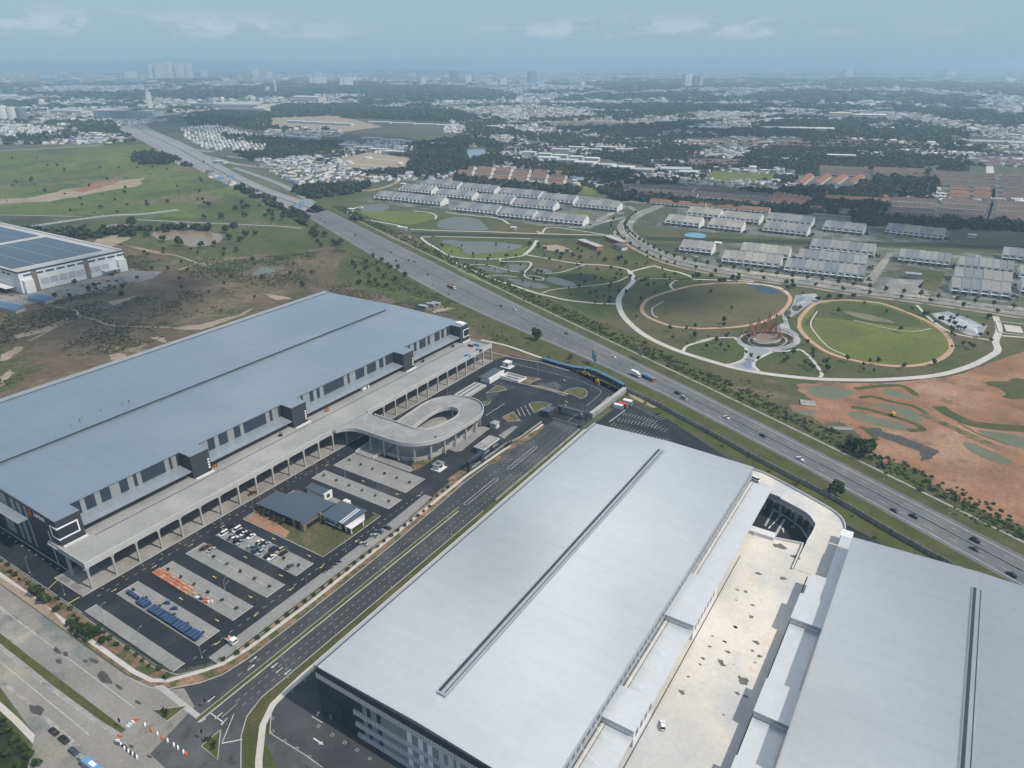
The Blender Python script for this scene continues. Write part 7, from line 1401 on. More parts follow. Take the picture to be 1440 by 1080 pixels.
for px, w_, d_, lab in (((58, 424), 24, 8, 'blue roofed shed at the edge of the white warehouse yard, right one'), ((12, 436), 34, 9, 'blue roofed shed at the left edge of the picture')):
    x, y = U(*px); t = thing('shed', lab, 'shed', (x, y, .09), .15); b = MB(); b.box(-w_ / 2, w_ / 2, -d_ / 2, d_ / 2, 0, 3.2); b.build('wall', 'wall_grey', t); b = MB(); b.face([(-w_ / 2 - .5, -d_ / 2 - .6, 3.3), (w_ / 2 + .5, -d_ / 2 - .6, 3.3), (w_ / 2 + .5, d_ / 2 + .6, 4.6), (-w_ / 2 - .5, d_ / 2 + .6, 4.6)]); b.face([(-w_ / 2 - .5, d_ / 2 + .6, 4.5), (w_ / 2 + .5, d_ / 2 + .6, 4.5), (w_ / 2 + .5, -d_ / 2 - .6, 3.2), (-w_ / 2 - .5, -d_ / 2 - .6, 3.2)]); b.build('roof', 'sheet_blue', t)
rr = random.Random(31)
for k, (px, kk, c, lab) in enumerate((((76, 413), 'van', 'white', 'white van by the blue shed'), ((118, 403), 'van', 'beige', 'beige van in the white warehouse yard'), ((153, 396), 'van', 'orange', 'orange van in the white warehouse yard'), ((140, 399), 'suv', 'grey', 'grey car left of the orange van'), ((165, 396), 'suv', 'black', 'black car right of the orange van'), ((96, 409), 'hatch', 'silver', 'silver car between the blue shed and the beige van'), ((186, 382), 'van', 'white', 'white van at the right end of the white warehouse yard'))):
    x, y = U(*px); t = car(kk, c, (x, y, .1), rr.uniform(0, 3), lab, None)
    if 'group' in t: del t['group']
# ---- two-storey terraces with parts
WALLS = {}
def terrace(L, n, roofm, lab, loc, rz, grp, style=0, wallm='wall_white'):
    key = (n, roofm, style)
    u = L / n; D2, e, r = 11.5, 6.2, 11.8
    if key in WALLS: return dup(WALLS[key], loc, rz, lab, grp, (L / WALLS[key]['len'], 1, 1))
    t = thing('terrace', lab, 'terrace', loc, rz, grp); t['len'] = L; WALLS[key] = t
    ry = 3.4; b = MB(); b.box(0, L, -D2 + .6, D2 - .6, 0, e); b.face([(0, -D2 + .6, e), (0, D2 - .6, e), (0, ry, r - .3)][::-1]); b.face([(L, -D2 + .6, e), (L, D2 - .6, e), (L, ry, r - .3)]); b.build('wall', wallm, t)
    b = MB()
    for k in range(n):
        x0, x1 = k * u + .12, (k + 1) * u - .12; s_ = (0, .3, .1, .45)[k % 4]; m_ = int(k % 5 in (1, 2))
        b.face([(x0, -D2, e - .3 + s_), (x1, -D2, e - .3 + s_), (x1, ry, r + s_), (x0, ry, r + s_)], m_); b.face([(x0, ry, r + s_), (x1, ry, r + s_), (x1, D2, e - .3 + s_), (x0, D2, e - .3 + s_)], m_)
        b.face([(x0, -D2, e - .5 + s_), (x0, -D2, e - .3 + s_), (x0, ry, r + s_), (x0, D2, e - .3 + s_), (x0, D2, e - .5 + s_)][::-1]); b.face([(x1, -D2, e - .5 + s_), (x1, -D2, e - .3 + s_), (x1, ry, r + s_), (x1, D2, e - .3 + s_), (x1, D2, e - .5 + s_)]); b.face([(x0, -D2, e - .5 + s_), (x1, -D2, e - .5 + s_), (x1, -D2, e - .3 + s_), (x0, -D2, e - .3 + s_)])
    b.build('roof', [roofm, {'tile_slate': 'tile_grey', 'tile_grey': 'tile_slate', 'tile_taupe': 'tile_grey'}[roofm]], t)
    b = MB()
    for k in range(n + 1): x = min(max(k * u, .1), L - .1); b.prism([(x - .1, -D2 - .15), (x + .1, -D2 - .15), (x + .1, .1), (x - .1, .1)], e - .6, e + .2) if style else b.box(x - .1, x + .1, -D2 - 1.6, -D2 + .59, 0, e - .4)
    b.each('party_wall', 'wall_white', t)
    b = MB()
    for k in range(n): b.box(k * u + .15, (k + 1) * u - .15, -D2 - 2.2, -D2 + .55, 2.7, 3.05)
    b.each('porch_roof', 'wall_white', t)
    for k in range(n):
        b = MB(); b.box(k * u + 1.3, (k + 1) * u - 2.0, -D2 + .55, -D2 + .595, 3.6, 4.9); b.each('window', 'glass_dark', t)
        b = MB(); b.box(k * u + 1.6, (k + 1) * u - 2.2, -D2 + .55, -D2 + .595, .2, 2.5); b.build('door', 'glass_dark', t)
    return t
def rowpx(box, s): x0, y0, x1, y1 = box; return (x0, y1 - s * (x1 - x0)), (x1, y1)
E1R = [(527, 270, 553, 283), (554, 271, 575, 285), (575, 276, 620, 290), (640, 284, 698, 303), (699, 291, 749, 310), (752, 298, 820, 318), (562, 262, 607, 274), (612, 266, 664, 282), (670, 274, 718, 289), (720, 281, 778, 297), (594, 256, 643, 267), (646, 261, 695, 273), (700, 267, 757, 281), (758, 273, 806, 288), (808, 280, 868, 298)]
E2R = [(965, 292, 1010, 309), (1014, 297, 1067, 316), (935, 304, 983, 321), (995, 311, 1042, 327), (1077, 304, 1140, 320), (1072, 316, 1134, 333), (955, 340, 1000, 359), (1040, 342, 1108, 366), (1014, 355, 1096, 379), (1102, 364, 1215, 395), (1120, 351, 1217, 379), (1138, 342, 1228, 362), (1156, 311, 1213, 331), (1244, 319, 1326, 338), (1262, 350, 1335, 376), (1346, 359, 1424, 388), (1340, 378, 1422, 405), (1336, 398, 1420, 421), (1408, 352, 1470, 372), (1432, 376, 1500, 400), (1434, 400, 1500, 420)]
PLACES = ['front', 'middle', 'back']
rows_out = []
for lst, s, mats, est in ((E1R, .098, ['tile_slate', 'tile_slate', 'tile_grey'], 'grey terraces beyond the ponds'), (E2R, .11, ['tile_taupe', 'tile_grey', 'tile_taupe'], 'pale terraces beyond the avenue')):
    for i, bx in enumerate(lst):
        pa, pb = rowpx(bx, s); a, c = U(*pa), U(*pb); L = math.dist(a, c); ang = math.atan2(c[1] - a[1], c[0] - a[0]); n = max(3, round(L / 6.6)); nx, ny = -math.sin(ang), math.cos(ang)
        n = min((4, 6, 8, 10, 12, 14, 17, 20), key=lambda q: abs(q - n)); row = mats[0] if (i < 5 or 8 < i < 13) else mats[2]
        if est[0] == 'p' and bx[0] > 1060: row = 'tile_grey'
        ns = [o_ for o_ in rows_out if o_[0] == est]
        lab = 'two storey terrace, row %s of the %s, counted from the left' % (('one two three four five six seven eight nine ten eleven twelve thirteen fourteen fifteen sixteen seventeen eighteen nineteen twenty twenty-one'.split())[sorted(lst).index(bx)], est)
        terrace(L, n, row, lab, (a[0] + nx * 11.5, a[1] + ny * 11.5, .1), ang, est); rows_out.append((est, a, c, ang, L))
# streets under the estates
psheet('street', [(515, 284), (560, 262), (600, 254), (700, 264), (810, 274), (880, 283), (878, 300), (830, 322), (760, 318), (690, 306), (600, 294)], .085, 'street_far'); psheet('street', [(920, 318), (965, 288), (1020, 290), (1140, 302), (1230, 312), (1330, 322), (1350, 340), (1240, 340), (1130, 336), (1030, 330)], .085, 'street_far')
psheet('street', [(950, 345), (1010, 340), (1100, 346), (1230, 348), (1340, 355), (1500, 360), (1500, 430), (1330, 420), (1215, 402), (1100, 390), (1010, 378), (950, 362)], .087, 'street_far'); psheet('lawn', [(1252, 384), (1270, 376), (1330, 382), (1318, 412), (1290, 404), (1300, 394)], .1, 'scrub_green'); psheet('lawn', [(795, 300), (820, 296), (838, 302), (822, 306)], .1, 'grass_lawn'); psheet('road', [(1252, 392), (1300, 394), (1295, 404), (1310, 416), (1240, 408)], .1, 'asphalt_worn'); psheet('road', [(1212, 398), (1250, 354), (1258, 355), (1228, 400)], .1, 'asphalt_grey')
gp = []
for est, a, c, ang, L in rows_out:      # gardens and hedges between the rows
    for k in range(int(L / 2.2)):
        t_ = rr.random(); d = rr.choice((-4.5, -3, 25, 26.5)) + rr.uniform(-1.5, 1.5)
        if rr.random() < .6: gp.append((a[0] + (c[0] - a[0]) * t_ - math.sin(ang) * d, a[1] + (c[1] - a[1]) * t_ + math.cos(ang) * d, rr.uniform(.8, 2.2)))
    for k in range(5): gp.append((c[0] + rr.uniform(2, 6), c[1] + rr.uniform(-2, 18), rr.uniform(1, 2.6)))
thicket('garden_plants', gp, 41, .3, 40, ('leaf_a', 'leaf_b', 'leaf_c'))
CK = 0
rr = random.Random(12)
for est, a, c, ang, L in rows_out:      # cars parked in front of the terraces
    for k in range(2):
        if rr.random() < .8:
            t_ = rr.uniform(.05, .95); d = -4.5 - rr.uniform(0, 2); x, y = a[0] + (c[0] - a[0]) * t_ - math.sin(ang) * d, a[1] + (c[1] - a[1]) * t_ + math.cos(ang) * d; kk, cc = rr.choice([('sedan', 'white'), ('suv', 'black'), ('sedan', 'silver'), ('hatch', 'grey'), ('sedan', 'grey'), ('hatch', 'white')])
            t = car(kk, cc, (x, y, .12), ang + 1.57, 'small %s car parked before the fronts of the %s' % (cc, est), 'cars before the ' + est); CK += 1
# ---- gable rows farther off: one mesh each
RM = {}
def far_row(pa, pb, roofm, lab, grp, depth=17, e=4.6, r=8.0):
    a, c = U(*pa), U(*pb); L = math.dist(a, c); ang = math.atan2(c[1] - a[1], c[0] - a[0]); k = roofm
    if k not in RM:
        b = MB(); D = .5; b.box(0, 1, -D + .06, D - .06, 0, e, 1); b.face([(0, -D, e - .2), (1, -D, e - .2), (1, 0, r), (0, 0, r)]); b.face([(0, 0, r), (1, 0, r), (1, D, e - .2), (0, D, e - .2)]); b.face([(0, -D + .06, e), (0, 0, r - .1), (0, D - .06, e)], 1); b.face([(1, -D + .06, e), (1, D - .06, e), (1, 0, r - .1)], 1)
        for q in range(1, 12): b.prism([(q / 12 - .004, -D), (q / 12 + .004, -D), (q / 12 + .004, -D + .05), (q / 12 - .004, -D + .05)], 0, e + .2, 1); b.box(q / 12 - .05, q / 12 + .0, -D - .16, -D + .04, 2.4, 2.7, 1); b.box(q / 12 - .03, q / 12 + .02, -D + .03, -D + .058, .3, 2.2, 2); None
        o = b.build('house_row', [roofm, 'wall_cream', 'glass_dark']); RM[k] = o
    else: o = RM[k].copy(); COL.objects.link(o)
    o.location = (a[0], a[1], .1); o.rotation_euler = (0, 0, ang); o.scale = (L, depth, 1); tag(o, lab, 'house row', grp); return o
FR = []
for i, y0 in enumerate((263, 270, 277, 284)): FR += [((885 + i * 10, y0 + 2), (975 + i * 6, y0 + 9), 'tile_orange' if i > 1 else 'tile_brown', 'red-brown estate above the avenue head'), ((980 + i * 4, y0 + 8), (1082, y0 + 16), 'tile_orange' if i > 2 else 'tile_brown', 'red-brown estate above the avenue head')]
for i in range(6): FR.append(((1078 + i * 9, 297 - i * .8), (1094 + i * 8, 276 + i * 1.2), 'tile_orange', 'bright orange hipped houses'))
for i, y0 in enumerate((284, 291, 298, 305, 311)): FR += [((1252 - i * 2, y0), (1317 - i * 2, y0 + 3), 'tile_brown', 'dark brown estate on the right'), ((1324 - i * 2, y0 + 2), (1391 - i * 2, y0 + 6), 'tile_brown', 'dark brown estate on the right'), ((1398 - i * 2, y0 + 5), (1470, y0 + 9), 'tile_brown', 'dark brown estate on the right')]
for i, y0 in enumerate((276, 281)): FR += [((1160, y0), (1250, y0 + 5), 'tile_orange', 'orange row behind the dark brown estate')]
FR += [((1128, 296), (1172, 298), 'tile_orange', 'orange row behind the dark brown estate'), ((1178, 300), (1240, 304), 'tile_brown', 'orange row behind the dark brown estate')]
for i, y0 in enumerate((238, 242, 246)): FR += [((1152, y0), (1220, y0 + 3), 'tile_brown', 'brown estate in the far right'), ((1228, y0 + 2), (1300, y0 + 5), 'tile_brown', 'brown estate in the far right')]
for i in range(4): FR.append(((1122 + i * 24, 262 - i * .5), (1138 + i * 24, 249 + i * .5), 'tile_orange', 'short orange rows in the far right'))
for i, y0 in enumerate((245, 250, 255, 260)): FR += [((1310, y0), (1398, y0 + 5), 'tile_brown', 'brown estate at the right edge'), ((1408, y0 + 4), (1470, y0 + 8), 'tile_brown', 'brown estate at the right edge')]
for i, y0 in enumerate((268, 274, 279)): FR += [((1335, y0), (1362, y0 + 2), 'tile_orange', 'orange rows at the right edge'), ((1368, y0 + 1), (1393, y0 + 3), 'tile_orange', 'orange rows at the right edge'), ((1410, y0 + 3), (1460, y0 + 6), 'tile_brown', 'brown estate at the right edge')]
for i, y0 in enumerate((223, 228, 232)): FR += [((1368, y0), (1405, y0 + 1), 'tile_brown', 'distant brown estate at the right edge'), ((1414, y0 + 1), (1460, y0 + 3), 'tile_brown', 'distant brown estate at the right edge')]
for i, y0 in enumerate((199, 203, 207)): FR += [((968, y0), (1070, y0 + 2), 'tile_brown', 'distant brown band of houses'), ((1082, y0 - 1), (1140, y0 + 1), 'tile_brown', 'distant brown band of houses'), ((1150, y0 + 1), (1275, y0 + 3), 'tile_brown', 'distant brown band of houses')]
for i, y0 in enumerate((228, 232)): FR += [((968, y0), (1040, y0 + 1), 'tile_brown', 'distant brown band left of the green')]
for i, y0 in enumerate((238, 244, 250, 256)):
    for k in range(6): FR.append(((648 - i * 2 + k * 26, y0 + k * 1.4), (668 - i * 2 + k * 26, y0 + 1.4 + k * 1.4), 'tile_orange' if (i + k) % 3 else 'tile_brown', 'mixed estate behind the grey terraces'))
cn = {}
for pa, pb, m, g in FR:
    cn[g] = cn.get(g, 0) + 1; far_row(pa, pb, m, ('orange' if m == 'tile_orange' else 'dark brown') + ' roofed house row of the ' + g, g)
for i, (pts, m) in enumerate((([(870, 258), (985, 262), (1092, 278), (1086, 302), (975, 296), (876, 284)], 'street_far'), ([(1240, 280), (1480, 288), (1480, 322), (1238, 318)], 'street_far'), ([(1110, 246), (1200, 250), (1212, 266), (1118, 266)], 'street_far'), ([(1300, 240), (1480, 248), (1480, 284), (1326, 282)], 'street_far'), ([(640, 236), (800, 244), (812, 262), (632, 256)], 'street_far'), ([(1386, 215), (1395, 215), (1400, 262), (1398, 320), (1380, 320), (1388, 270)], 'path_pale'))): psheet('street', pts, .05, m)
for pts, m in (([(1000, 240), (1092, 246), (1088, 258), (990, 256)], 'grass_lawn'), ([(1000, 210), (1120, 214), (1116, 221), (1000, 220)], 'grass_lawn'), ([(1232, 264), (1290, 262), (1310, 268), (1250, 272)], 'grass_lawn'), ([(795, 258), (840, 256), (862, 266), (830, 274), (800, 270)], 'grass_lawn'), ([(770, 172), (800, 168), (920, 170), (925, 176), (860, 180), (790, 177)], 'soil_pale'), ([(480, 222), (520, 214), (602, 226), (600, 240), (480, 238)], 'soil_pale'), ([(380, 165), (470, 162), (540, 178), (480, 186), (380, 180)], 'soil_pale'), ([(90, 132), (180, 128), (190, 132), (100, 136)], 'soil_pale'), ([(770, 212), (800, 209), (850, 212), (830, 217)], 'grass_lawn'), ([(430, 262), (500, 255), (545, 262), (500, 285), (440, 300), (380, 285)], 'grass_park'), ([(120, 190), (200, 180), (250, 205), (150, 205)], 'grass_field'), ([(500, 252), (520, 250), (515, 256), (495, 256)], 'soil_orange')): psheet('field', pts, .10, m, rough=4)
lane('track', [(470, 262), (520, 268), (560, 254), (520, 246), (440, 236)], 9, .16, 'soil_pale'); lane('road', [(560, 253), (700, 262), (860, 282), (880, 284), (1000, 290), (1140, 300), (1300, 315), (1480, 330)], 8, .16, 'asphalt_worn')
for pts in ([(655, 212), (668, 209), (682, 211), (680, 224), (662, 224)], [(597, 211), (610, 210), (611, 219), (600, 219)], [(735, 192), (770, 190), (815, 191), (800, 196), (750, 200), (742, 205)]): psheet('lake', pts, .2, 'lake_water', sm=4)
# ---- factories and halls
def hall(px, w_, d_, h, lab, roof='far_roof', wall='far_white', rz=None):
    x, y = U(*px); t = thing('factory', lab, 'factory', (x, y, .1), .35 if rz is None else rz); b = MB(); b.box(-w_ / 2, w_ / 2, -d_ / 2, d_ / 2, 0, h); b.build('wall', wall, t)
    b = MB(); b.face([(-w_ / 2 - 1, -d_ / 2 - 1, h + .05), (w_ / 2 + 1, -d_ / 2 - 1, h + .05), (w_ / 2 + 1, 0, h + d_ * .05), (-w_ / 2 - 1, 0, h + d_ * .05)]); b.face([(-w_ / 2 - 1, 0, h + d_ * .05), (w_ / 2 + 1, 0, h + d_ * .05), (w_ / 2 + 1, d_ / 2 + 1, h + .05), (-w_ / 2 - 1, d_ / 2 + 1, h + .05)]); b.build('roof', roof, t)
    b = MB(); n = max(2, int(w_ / 18)); [b.box(-w_ / 2 + (k + .2) * w_ / n, -w_ / 2 + (k + .8) * w_ / n, -d_ / 2 - .3, -d_ / 2 - .01, h * .35, h * .6) for k in range(n)]; b.each('window', 'far_blue', t); return t
for px, w_, d_, h, lab, r_, wl in (((170, 164), 150, 120, 26, 'large grey-white factory left of the highway bend', 'far_roof', 'far_grey'), ((205, 163), 120, 70, 20, 'long white factory front just left of the highway bend', 'far_white', 'far_white'), ((100, 160), 150, 60, 14, 'pale factory left of the large grey one', 'far_roof', 'far_white'), ((345, 152), 230, 170, 20, 'wide pale factory right of the highway bend', 'far_roof', 'far_cream'), ((368, 158), 60, 50, 18, 'small white factory block before the wide pale one', 'far_white', 'far_white'), ((435, 144), 150, 80, 30, 'tall white hall beyond the white house estate', 'far_white', 'far_cream'), ((290, 152), 130, 60, 20, 'grey blue factory between the highway bend and the pale one', 'far_blue', 'far_grey'), ((135, 190), 36, 18, 8, 'small white station building left of the highway', 'far_white', 'far_white'), ((310, 230), 26, 16, 6, 'toll building beside the highway bridge', 'far_roof', 'far_cream'), ((1298, 203), 52, 20, 8, 'white roofed hall at the far right', 'far_white', 'far_white'), ((1385, 203), 110, 40, 9, 'long pale roofed hall at the right edge, left one', 'far_roof', 'far_cream'), ((1440, 205), 90, 40, 9, 'long pale roofed hall at the right edge, right one', 'far_roof', 'far_cream'), ((1182, 222), 60, 24, 7, 'bright white roofed hall among the dark trees', 'far_white', 'far_white'), ((1220, 168), 120, 60, 18, 'white roofed hall far off right of centre', 'far_white', 'far_cream'), ((1180, 167), 80, 50, 22, 'cream block far off right of centre', 'far_cream', 'far_cream'), ((830, 187), 50, 40, 9, 'grey arched hall by the far lake', 'far_roof', 'far_white'), ((917, 202), 50, 20, 7, 'blue-white hall in the dark trees', 'far_blue', 'far_white'), ((950, 242), 60, 34, 8, 'white hall in the trees above the avenue', 'far_roof', 'far_white'), ((968, 246), 34, 20, 7, 'small white hall beside the larger one above the avenue', 'far_white', 'far_white'), ((1120, 184), 220, 50, 10, 'long white roofed market hall far off', 'far_white', 'far_cream'), ((1000, 183), 160, 50, 10, 'long white shed row far off left of the market hall', 'far_white', 'far_white')): hall(px, w_, d_, h, lab, r_, wl)
for i in range(6): hall((772 + i * 26, 226 + i * 3.4), 46, 26, 8, 'white workshop in the industrial strip beyond the trees, %s from the left' % ORD[i], 'far_roof' if i % 2 else 'far_white', 'far_white', .3)
for i in range(5): hall((745 + i * 22, 219 + i * 2.2), 30, 22, 9, 'small white workshop behind the industrial strip, %s from the left' % ORD[i], 'far_white', 'far_cream', .3)
for i in range(5): hall((790 + i * 22, 214 - (i % 2) * 3), 40, 20, 8, 'cream workshop behind the far workshops, %s from the left' % ORD[i], 'far_cream', 'far_white', .3)
for i in range(4):
    hall((535 + i * 33, 174 + i * 1.6), 84, 26, 7, 'long white roofed row far left of centre, back line, %s from the left' % ORD[i], 'far_white', 'far_white', .3); hall((524 + i * 30, 197 + i * 2.6), 60, 20, 7, 'white terrace far left of centre, middle line, %s from the left' % ORD[i], 'far_white', 'far_white', .3)
    hall((490 + i * 22, 207 + i * 3.2), 50, 18, 7, 'white terrace far left of centre, front line, %s from the left' % ORD[i], 'far_white', 'far_cream', .3); hall((418 + i * 22, 173 + i * 1.2), 66, 24, 8, 'white block row beyond the highway estate, %s from the left' % ORD[i], 'far_white', 'far_white', .3); hall((384 + i * 18, 192 + i * 1.4), 50, 16, 6, 'white row beside the long tree belt, %s from the left' % ORD[i], 'far_white', 'far_white', .3)
# ---- towers
def tower(px, wpx, hpx, lab, m='tower_wall', dep=.8, round_=False, grp=None):
    x, y = U(*px); c, s = math.cos(PSI), math.sin(PSI); d = -s * x + c * y; dist = d * math.cos(PITCH) + CAMH * math.sin(PITCH); w_ = wpx * dist / F; h = hpx * dist / F
    t = thing('tower_block', lab, 'tower block', (x, y, 0), PSI + .35, grp)
    b = MB()
    if round_: b.cyl(0, 0, 0, h, w_ / 2, n=16)
    else: b.box(-w_ / 2, w_ / 2, -w_ * dep / 2, w_ * dep / 2, 0, h); b.box(-w_ * .2, w_ * .2, -w_ * dep / 2 - w_ * .06, -w_ * dep / 2 - .01, 0, h * .97)
    b.build('wall', m, t)
    b = MB(); b.box(-w_ * .25, w_ * .2, -w_ * dep * .25, w_ * dep * .25, h + .01, h * 1.07); b.build('roof_house', 'far_grey', t); return t
TWR = [((216, 112), 7, 20, 'tower_wall', 'first slab'), ((226, 112), 10, 21, 'tower_wall', 'second slab'), ((240, 111), 14, 22, 'tower_wall', 'broad slab'), ((255, 111), 11, 21, 'tower_wall', 'fourth slab'), ((268, 112), 8, 22, 'tower_wall', 'rightmost slab')]
for px, w_, h, m, l in TWR: tower(px, w_, h, l + ' of the tall white tower cluster on the left horizon', m, grp='tall white tower cluster')
for px, w_, h, m, l in (((185, 110), 15, 9, 'tower_wall', 'low broad white block left of the tall tower cluster'), ((150, 115), 16, 8, 'tower_tan', 'tan block left of the low broad white block'), ((48, 115), 17, 12, 'tower_tan', 'tan stepped block at the far left'), ((12, 115), 18, 10, 'tower_tan', 'tan block at the left edge'), ((288, 108), 9, 9, 'tower_wall', 'pale block right of the tall tower cluster'), ((362, 111), 12, 12, 'tower_wall', 'leftmost of four linked pale slabs'), ((371, 111), 9, 13, 'tower_tan', 'second of four linked pale slabs'), ((380, 112), 9, 10, 'tower_wall', 'third of four linked pale slabs'), ((388, 112), 8, 7, 'tower_tan', 'rightmost of four linked pale slabs'), ((388, 130), 3, 16, 'far_white', 'slim white tower standing before the four slabs'), ((377, 130), 6, 8, 'far_white', 'white stub tower beside the slim tower'), ((447, 119), 24, 9, 'tower_wall', 'white stepped block, broad base'), ((447, 110), 11, 9, 'far_white', 'white stepped block, upper part'), ((421, 120), 14, 10, 'tower_grey', 'grey block left of the white stepped block'), ((212, 152), 6, 21, 'tower_wall', 'slim square tower behind the grey-white factory'), ((6, 170), 14, 20, 'tower_wall', 'round tower at the left edge, first'), ((20, 171), 13, 19, 'tower_wall', 'round tower at the left edge, second'), ((33, 172), 13, 19, 'tower_grey', 'round tower at the left edge, third and greyest'), ((487, 122), 18, 12, 'tower_wall', 'broad white block left of the far town centre'), ((595, 119), 7, 9, 'tower_wall', 'small cream tower in the far town centre'), ((639, 116), 10, 15, 'tower_grey', 'dark glass tower in the far town centre'), ((626, 118), 9, 8, 'far_blue', 'blue-grey block left of the dark glass tower'), ((658, 117), 9, 11, 'tower_wall', 'white tower right of the dark glass tower'), ((675, 116), 20, 5, 'tower_tan', 'tan row block right of the white tower'), ((707, 119), 10, 8, 'tower_wall', 'white block before the hazy tower'), ((748, 118), 11, 16, 'far_blue', 'hazy blue-grey tower right of centre'), ((818, 121), 7, 6, 'tower_wall', 'small white block right of the hazy tower'), ((866, 116), 7, 8, 'far_blue', 'small hazy block right of the hazy tower'), ((966, 123), 12, 17, 'tower_wall', 'left block of the white tower pair right of centre'), ((976, 123), 8, 15, 'tower_grey', 'grey middle of the tower pair right of centre'), ((984, 123), 6, 15, 'tower_tan', 'tan right block of the tower pair right of centre'), ((1038, 116), 11, 5, 'tower_tan', 'low tan block right of the tower pair'), ((1018, 140), 5, 8, 'far_white', 'white stub tower before the tower pair'), ((1190, 109), 12, 10, 'tower_wall', 'white block on the right horizon'), ((1208, 102), 10, 13, 'far_blue', 'hazy tall block on the right horizon'), ((1128, 100), 16, 5, 'tower_tan', 'tan block on the horizon right of centre'), ((1333, 107), 16, 8, 'tower_wall', 'white stepped block far right on the horizon'), ((1422, 108), 14, 5, 'tower_tan', 'tan block at the right end of the horizon'), ((905, 116), 9, 4, 'tower_tan', 'low tan block left of the tower pair'), ((560, 122), 18, 5, 'tower_tan', 'low broad tan block in the far town'), ((760, 122), 12, 4, 'tower_tan', 'low tan block below the hazy tower')): tower(px, w_, h, l, m, round_='round' in l)
# ---- suburbs and woods that run together in the distance
def fbm(x, y, s, o=0.0): return mnoise.noise(Vector((x * s + o, y * s - o, o))) + .5 * mnoise.noise(Vector((x * s * 2.1 + o, y * s * 2.1, o + 3)))
OPEN = [G(p) for p in ([(-400, 205), (130, 203), (215, 198), (235, 222), (385, 292), (440, 318), (-400, 330)], [(160, 172), (215, 160), (250, 158), (300, 205), (450, 300), (426, 300), (224, 214), (165, 186)], [(426, 300), (300, 205), (330, 215), (420, 262), (520, 258), (500, 300), (480, 330), (440, 318)], [(470, 298), (520, 258), (600, 252), (880, 281), (960, 286), (1140, 298), (1500, 326), (1500, 470), (870, 470), (560, 320)], [(872, 258), (985, 260), (1092, 276), (1135, 275), (1140, 300), (976, 296), (876, 284)], [(1240, 282), (1480, 288), (1480, 316), (1238, 314)], [(1000, 240), (1092, 246), (1088, 256), (990, 255)], [(1302, 242), (1480, 248), (1480, 284), (1330, 282)], [(640, 237), (800, 243), (808, 260), (634, 255)], [(770, 170), (920, 170), (925, 177), (790, 178)], [(480, 222), (520, 214), (602, 226), (600, 240), (480, 238)], [(652, 207), (686, 207), (684, 227), (658, 227)], [(735, 190), (815, 190), (800, 197), (742, 206)], [(1150, 236), (1300, 240), (1300, 250), (1150, 248)], [(1118, 247), (1205, 250), (1205, 264), (1120, 263)], [(380, 166), (470, 163), (530, 178), (480, 185), (380, 180)], [(380, 285), (430, 262), (500, 255), (545, 262), (500, 285), (440, 300)], [(254, 180), (330, 176), (379, 190), (372, 214), (300, 214)], [(1366, 200), (1480, 202), (1480, 207), (1366, 206)], [(130, 152), (235, 152), (235, 168), (130, 168)], [(306, 140), (382, 140), (382, 158), (306, 158)], [(745, 216), (780, 212), (920, 236), (918, 246), (780, 230)], [(480, 166), (640, 172), (660, 182), (620, 208), (540, 218), (480, 212)], [(1160, 274), (1250, 278), (1250, 286), (1160, 282)], [(0, 172), (100, 176), (100, 196), (0, 196)])]
OB = [(min(p[0] for p in q), max(p[0] for p in q), min(p[1] for p in q), max(p[1] for p in q)) for q in OPEN]
def is_open(x, y):
    for q, bb in zip(OPEN, OB):
        if bb[0] <= x <= bb[1] and bb[2] <= y <= bb[3] and inside(x, y, q): return True
    return False
def band_pts(n, y0, y1, rng):           # random ground points in a belt of the view, even over the ground
    c, s = math.cos(PSI), math.sin(PSI); d0 = U(720, y0); d1 = U(720, y1); r0, r1 = math.hypot(*d0), math.hypot(*d1)
    rad = np.sqrt(rng.uniform(r0 * r0, r1 * r1, n)); a = rng.uniform(-R(41), R(41), n); fx, fy = np.sin(a) * rad, np.cos(a) * rad
    return np.stack([c * fx - s * fy, s * fx + c * fy], 1)
def treefield(x, y): return fbm(x, y, .0022, 1.7) + .6 * fbm(x, y, .009, 4.2)
rng = np.random.default_rng(9)
bandA = [(x, y, rng.uniform(5, 8.5)) for x, y in band_pts(26000, 306, 196, rng) if not is_open(x, y) and treefield(x, y) > -.16]
thicket('woods', bandA[:11000], 11, .34, 34)
bandB = [(x, y, rng.uniform(9, 17)) for x, y in band_pts(30000, 196, 146, rng) if not is_open(x, y) and treefield(x * .7, y * .7) > -.06]
thicket('woods', bandB[:11000], 12, .42, 22, hmul=.6)
bandC = [(x, y, rng.uniform(24, 52)) for x, y in band_pts(24000, 146, 116, rng) if treefield(x * .35, y * .35) > -.02]
thicket('woods', bandC[:8000], 13, .5, 16, hmul=.3)
bandD = [(x, y, rng.uniform(90, 190)) for x, y in band_pts(10000, 116, 97, rng) if treefield(x * .12, y * .12) > .25]
thicket('woods', bandD[:4500], 14, .55, 14, hmul=.12)
belts = [([(640, 200), (640, 232)], 0), ]
bt = []
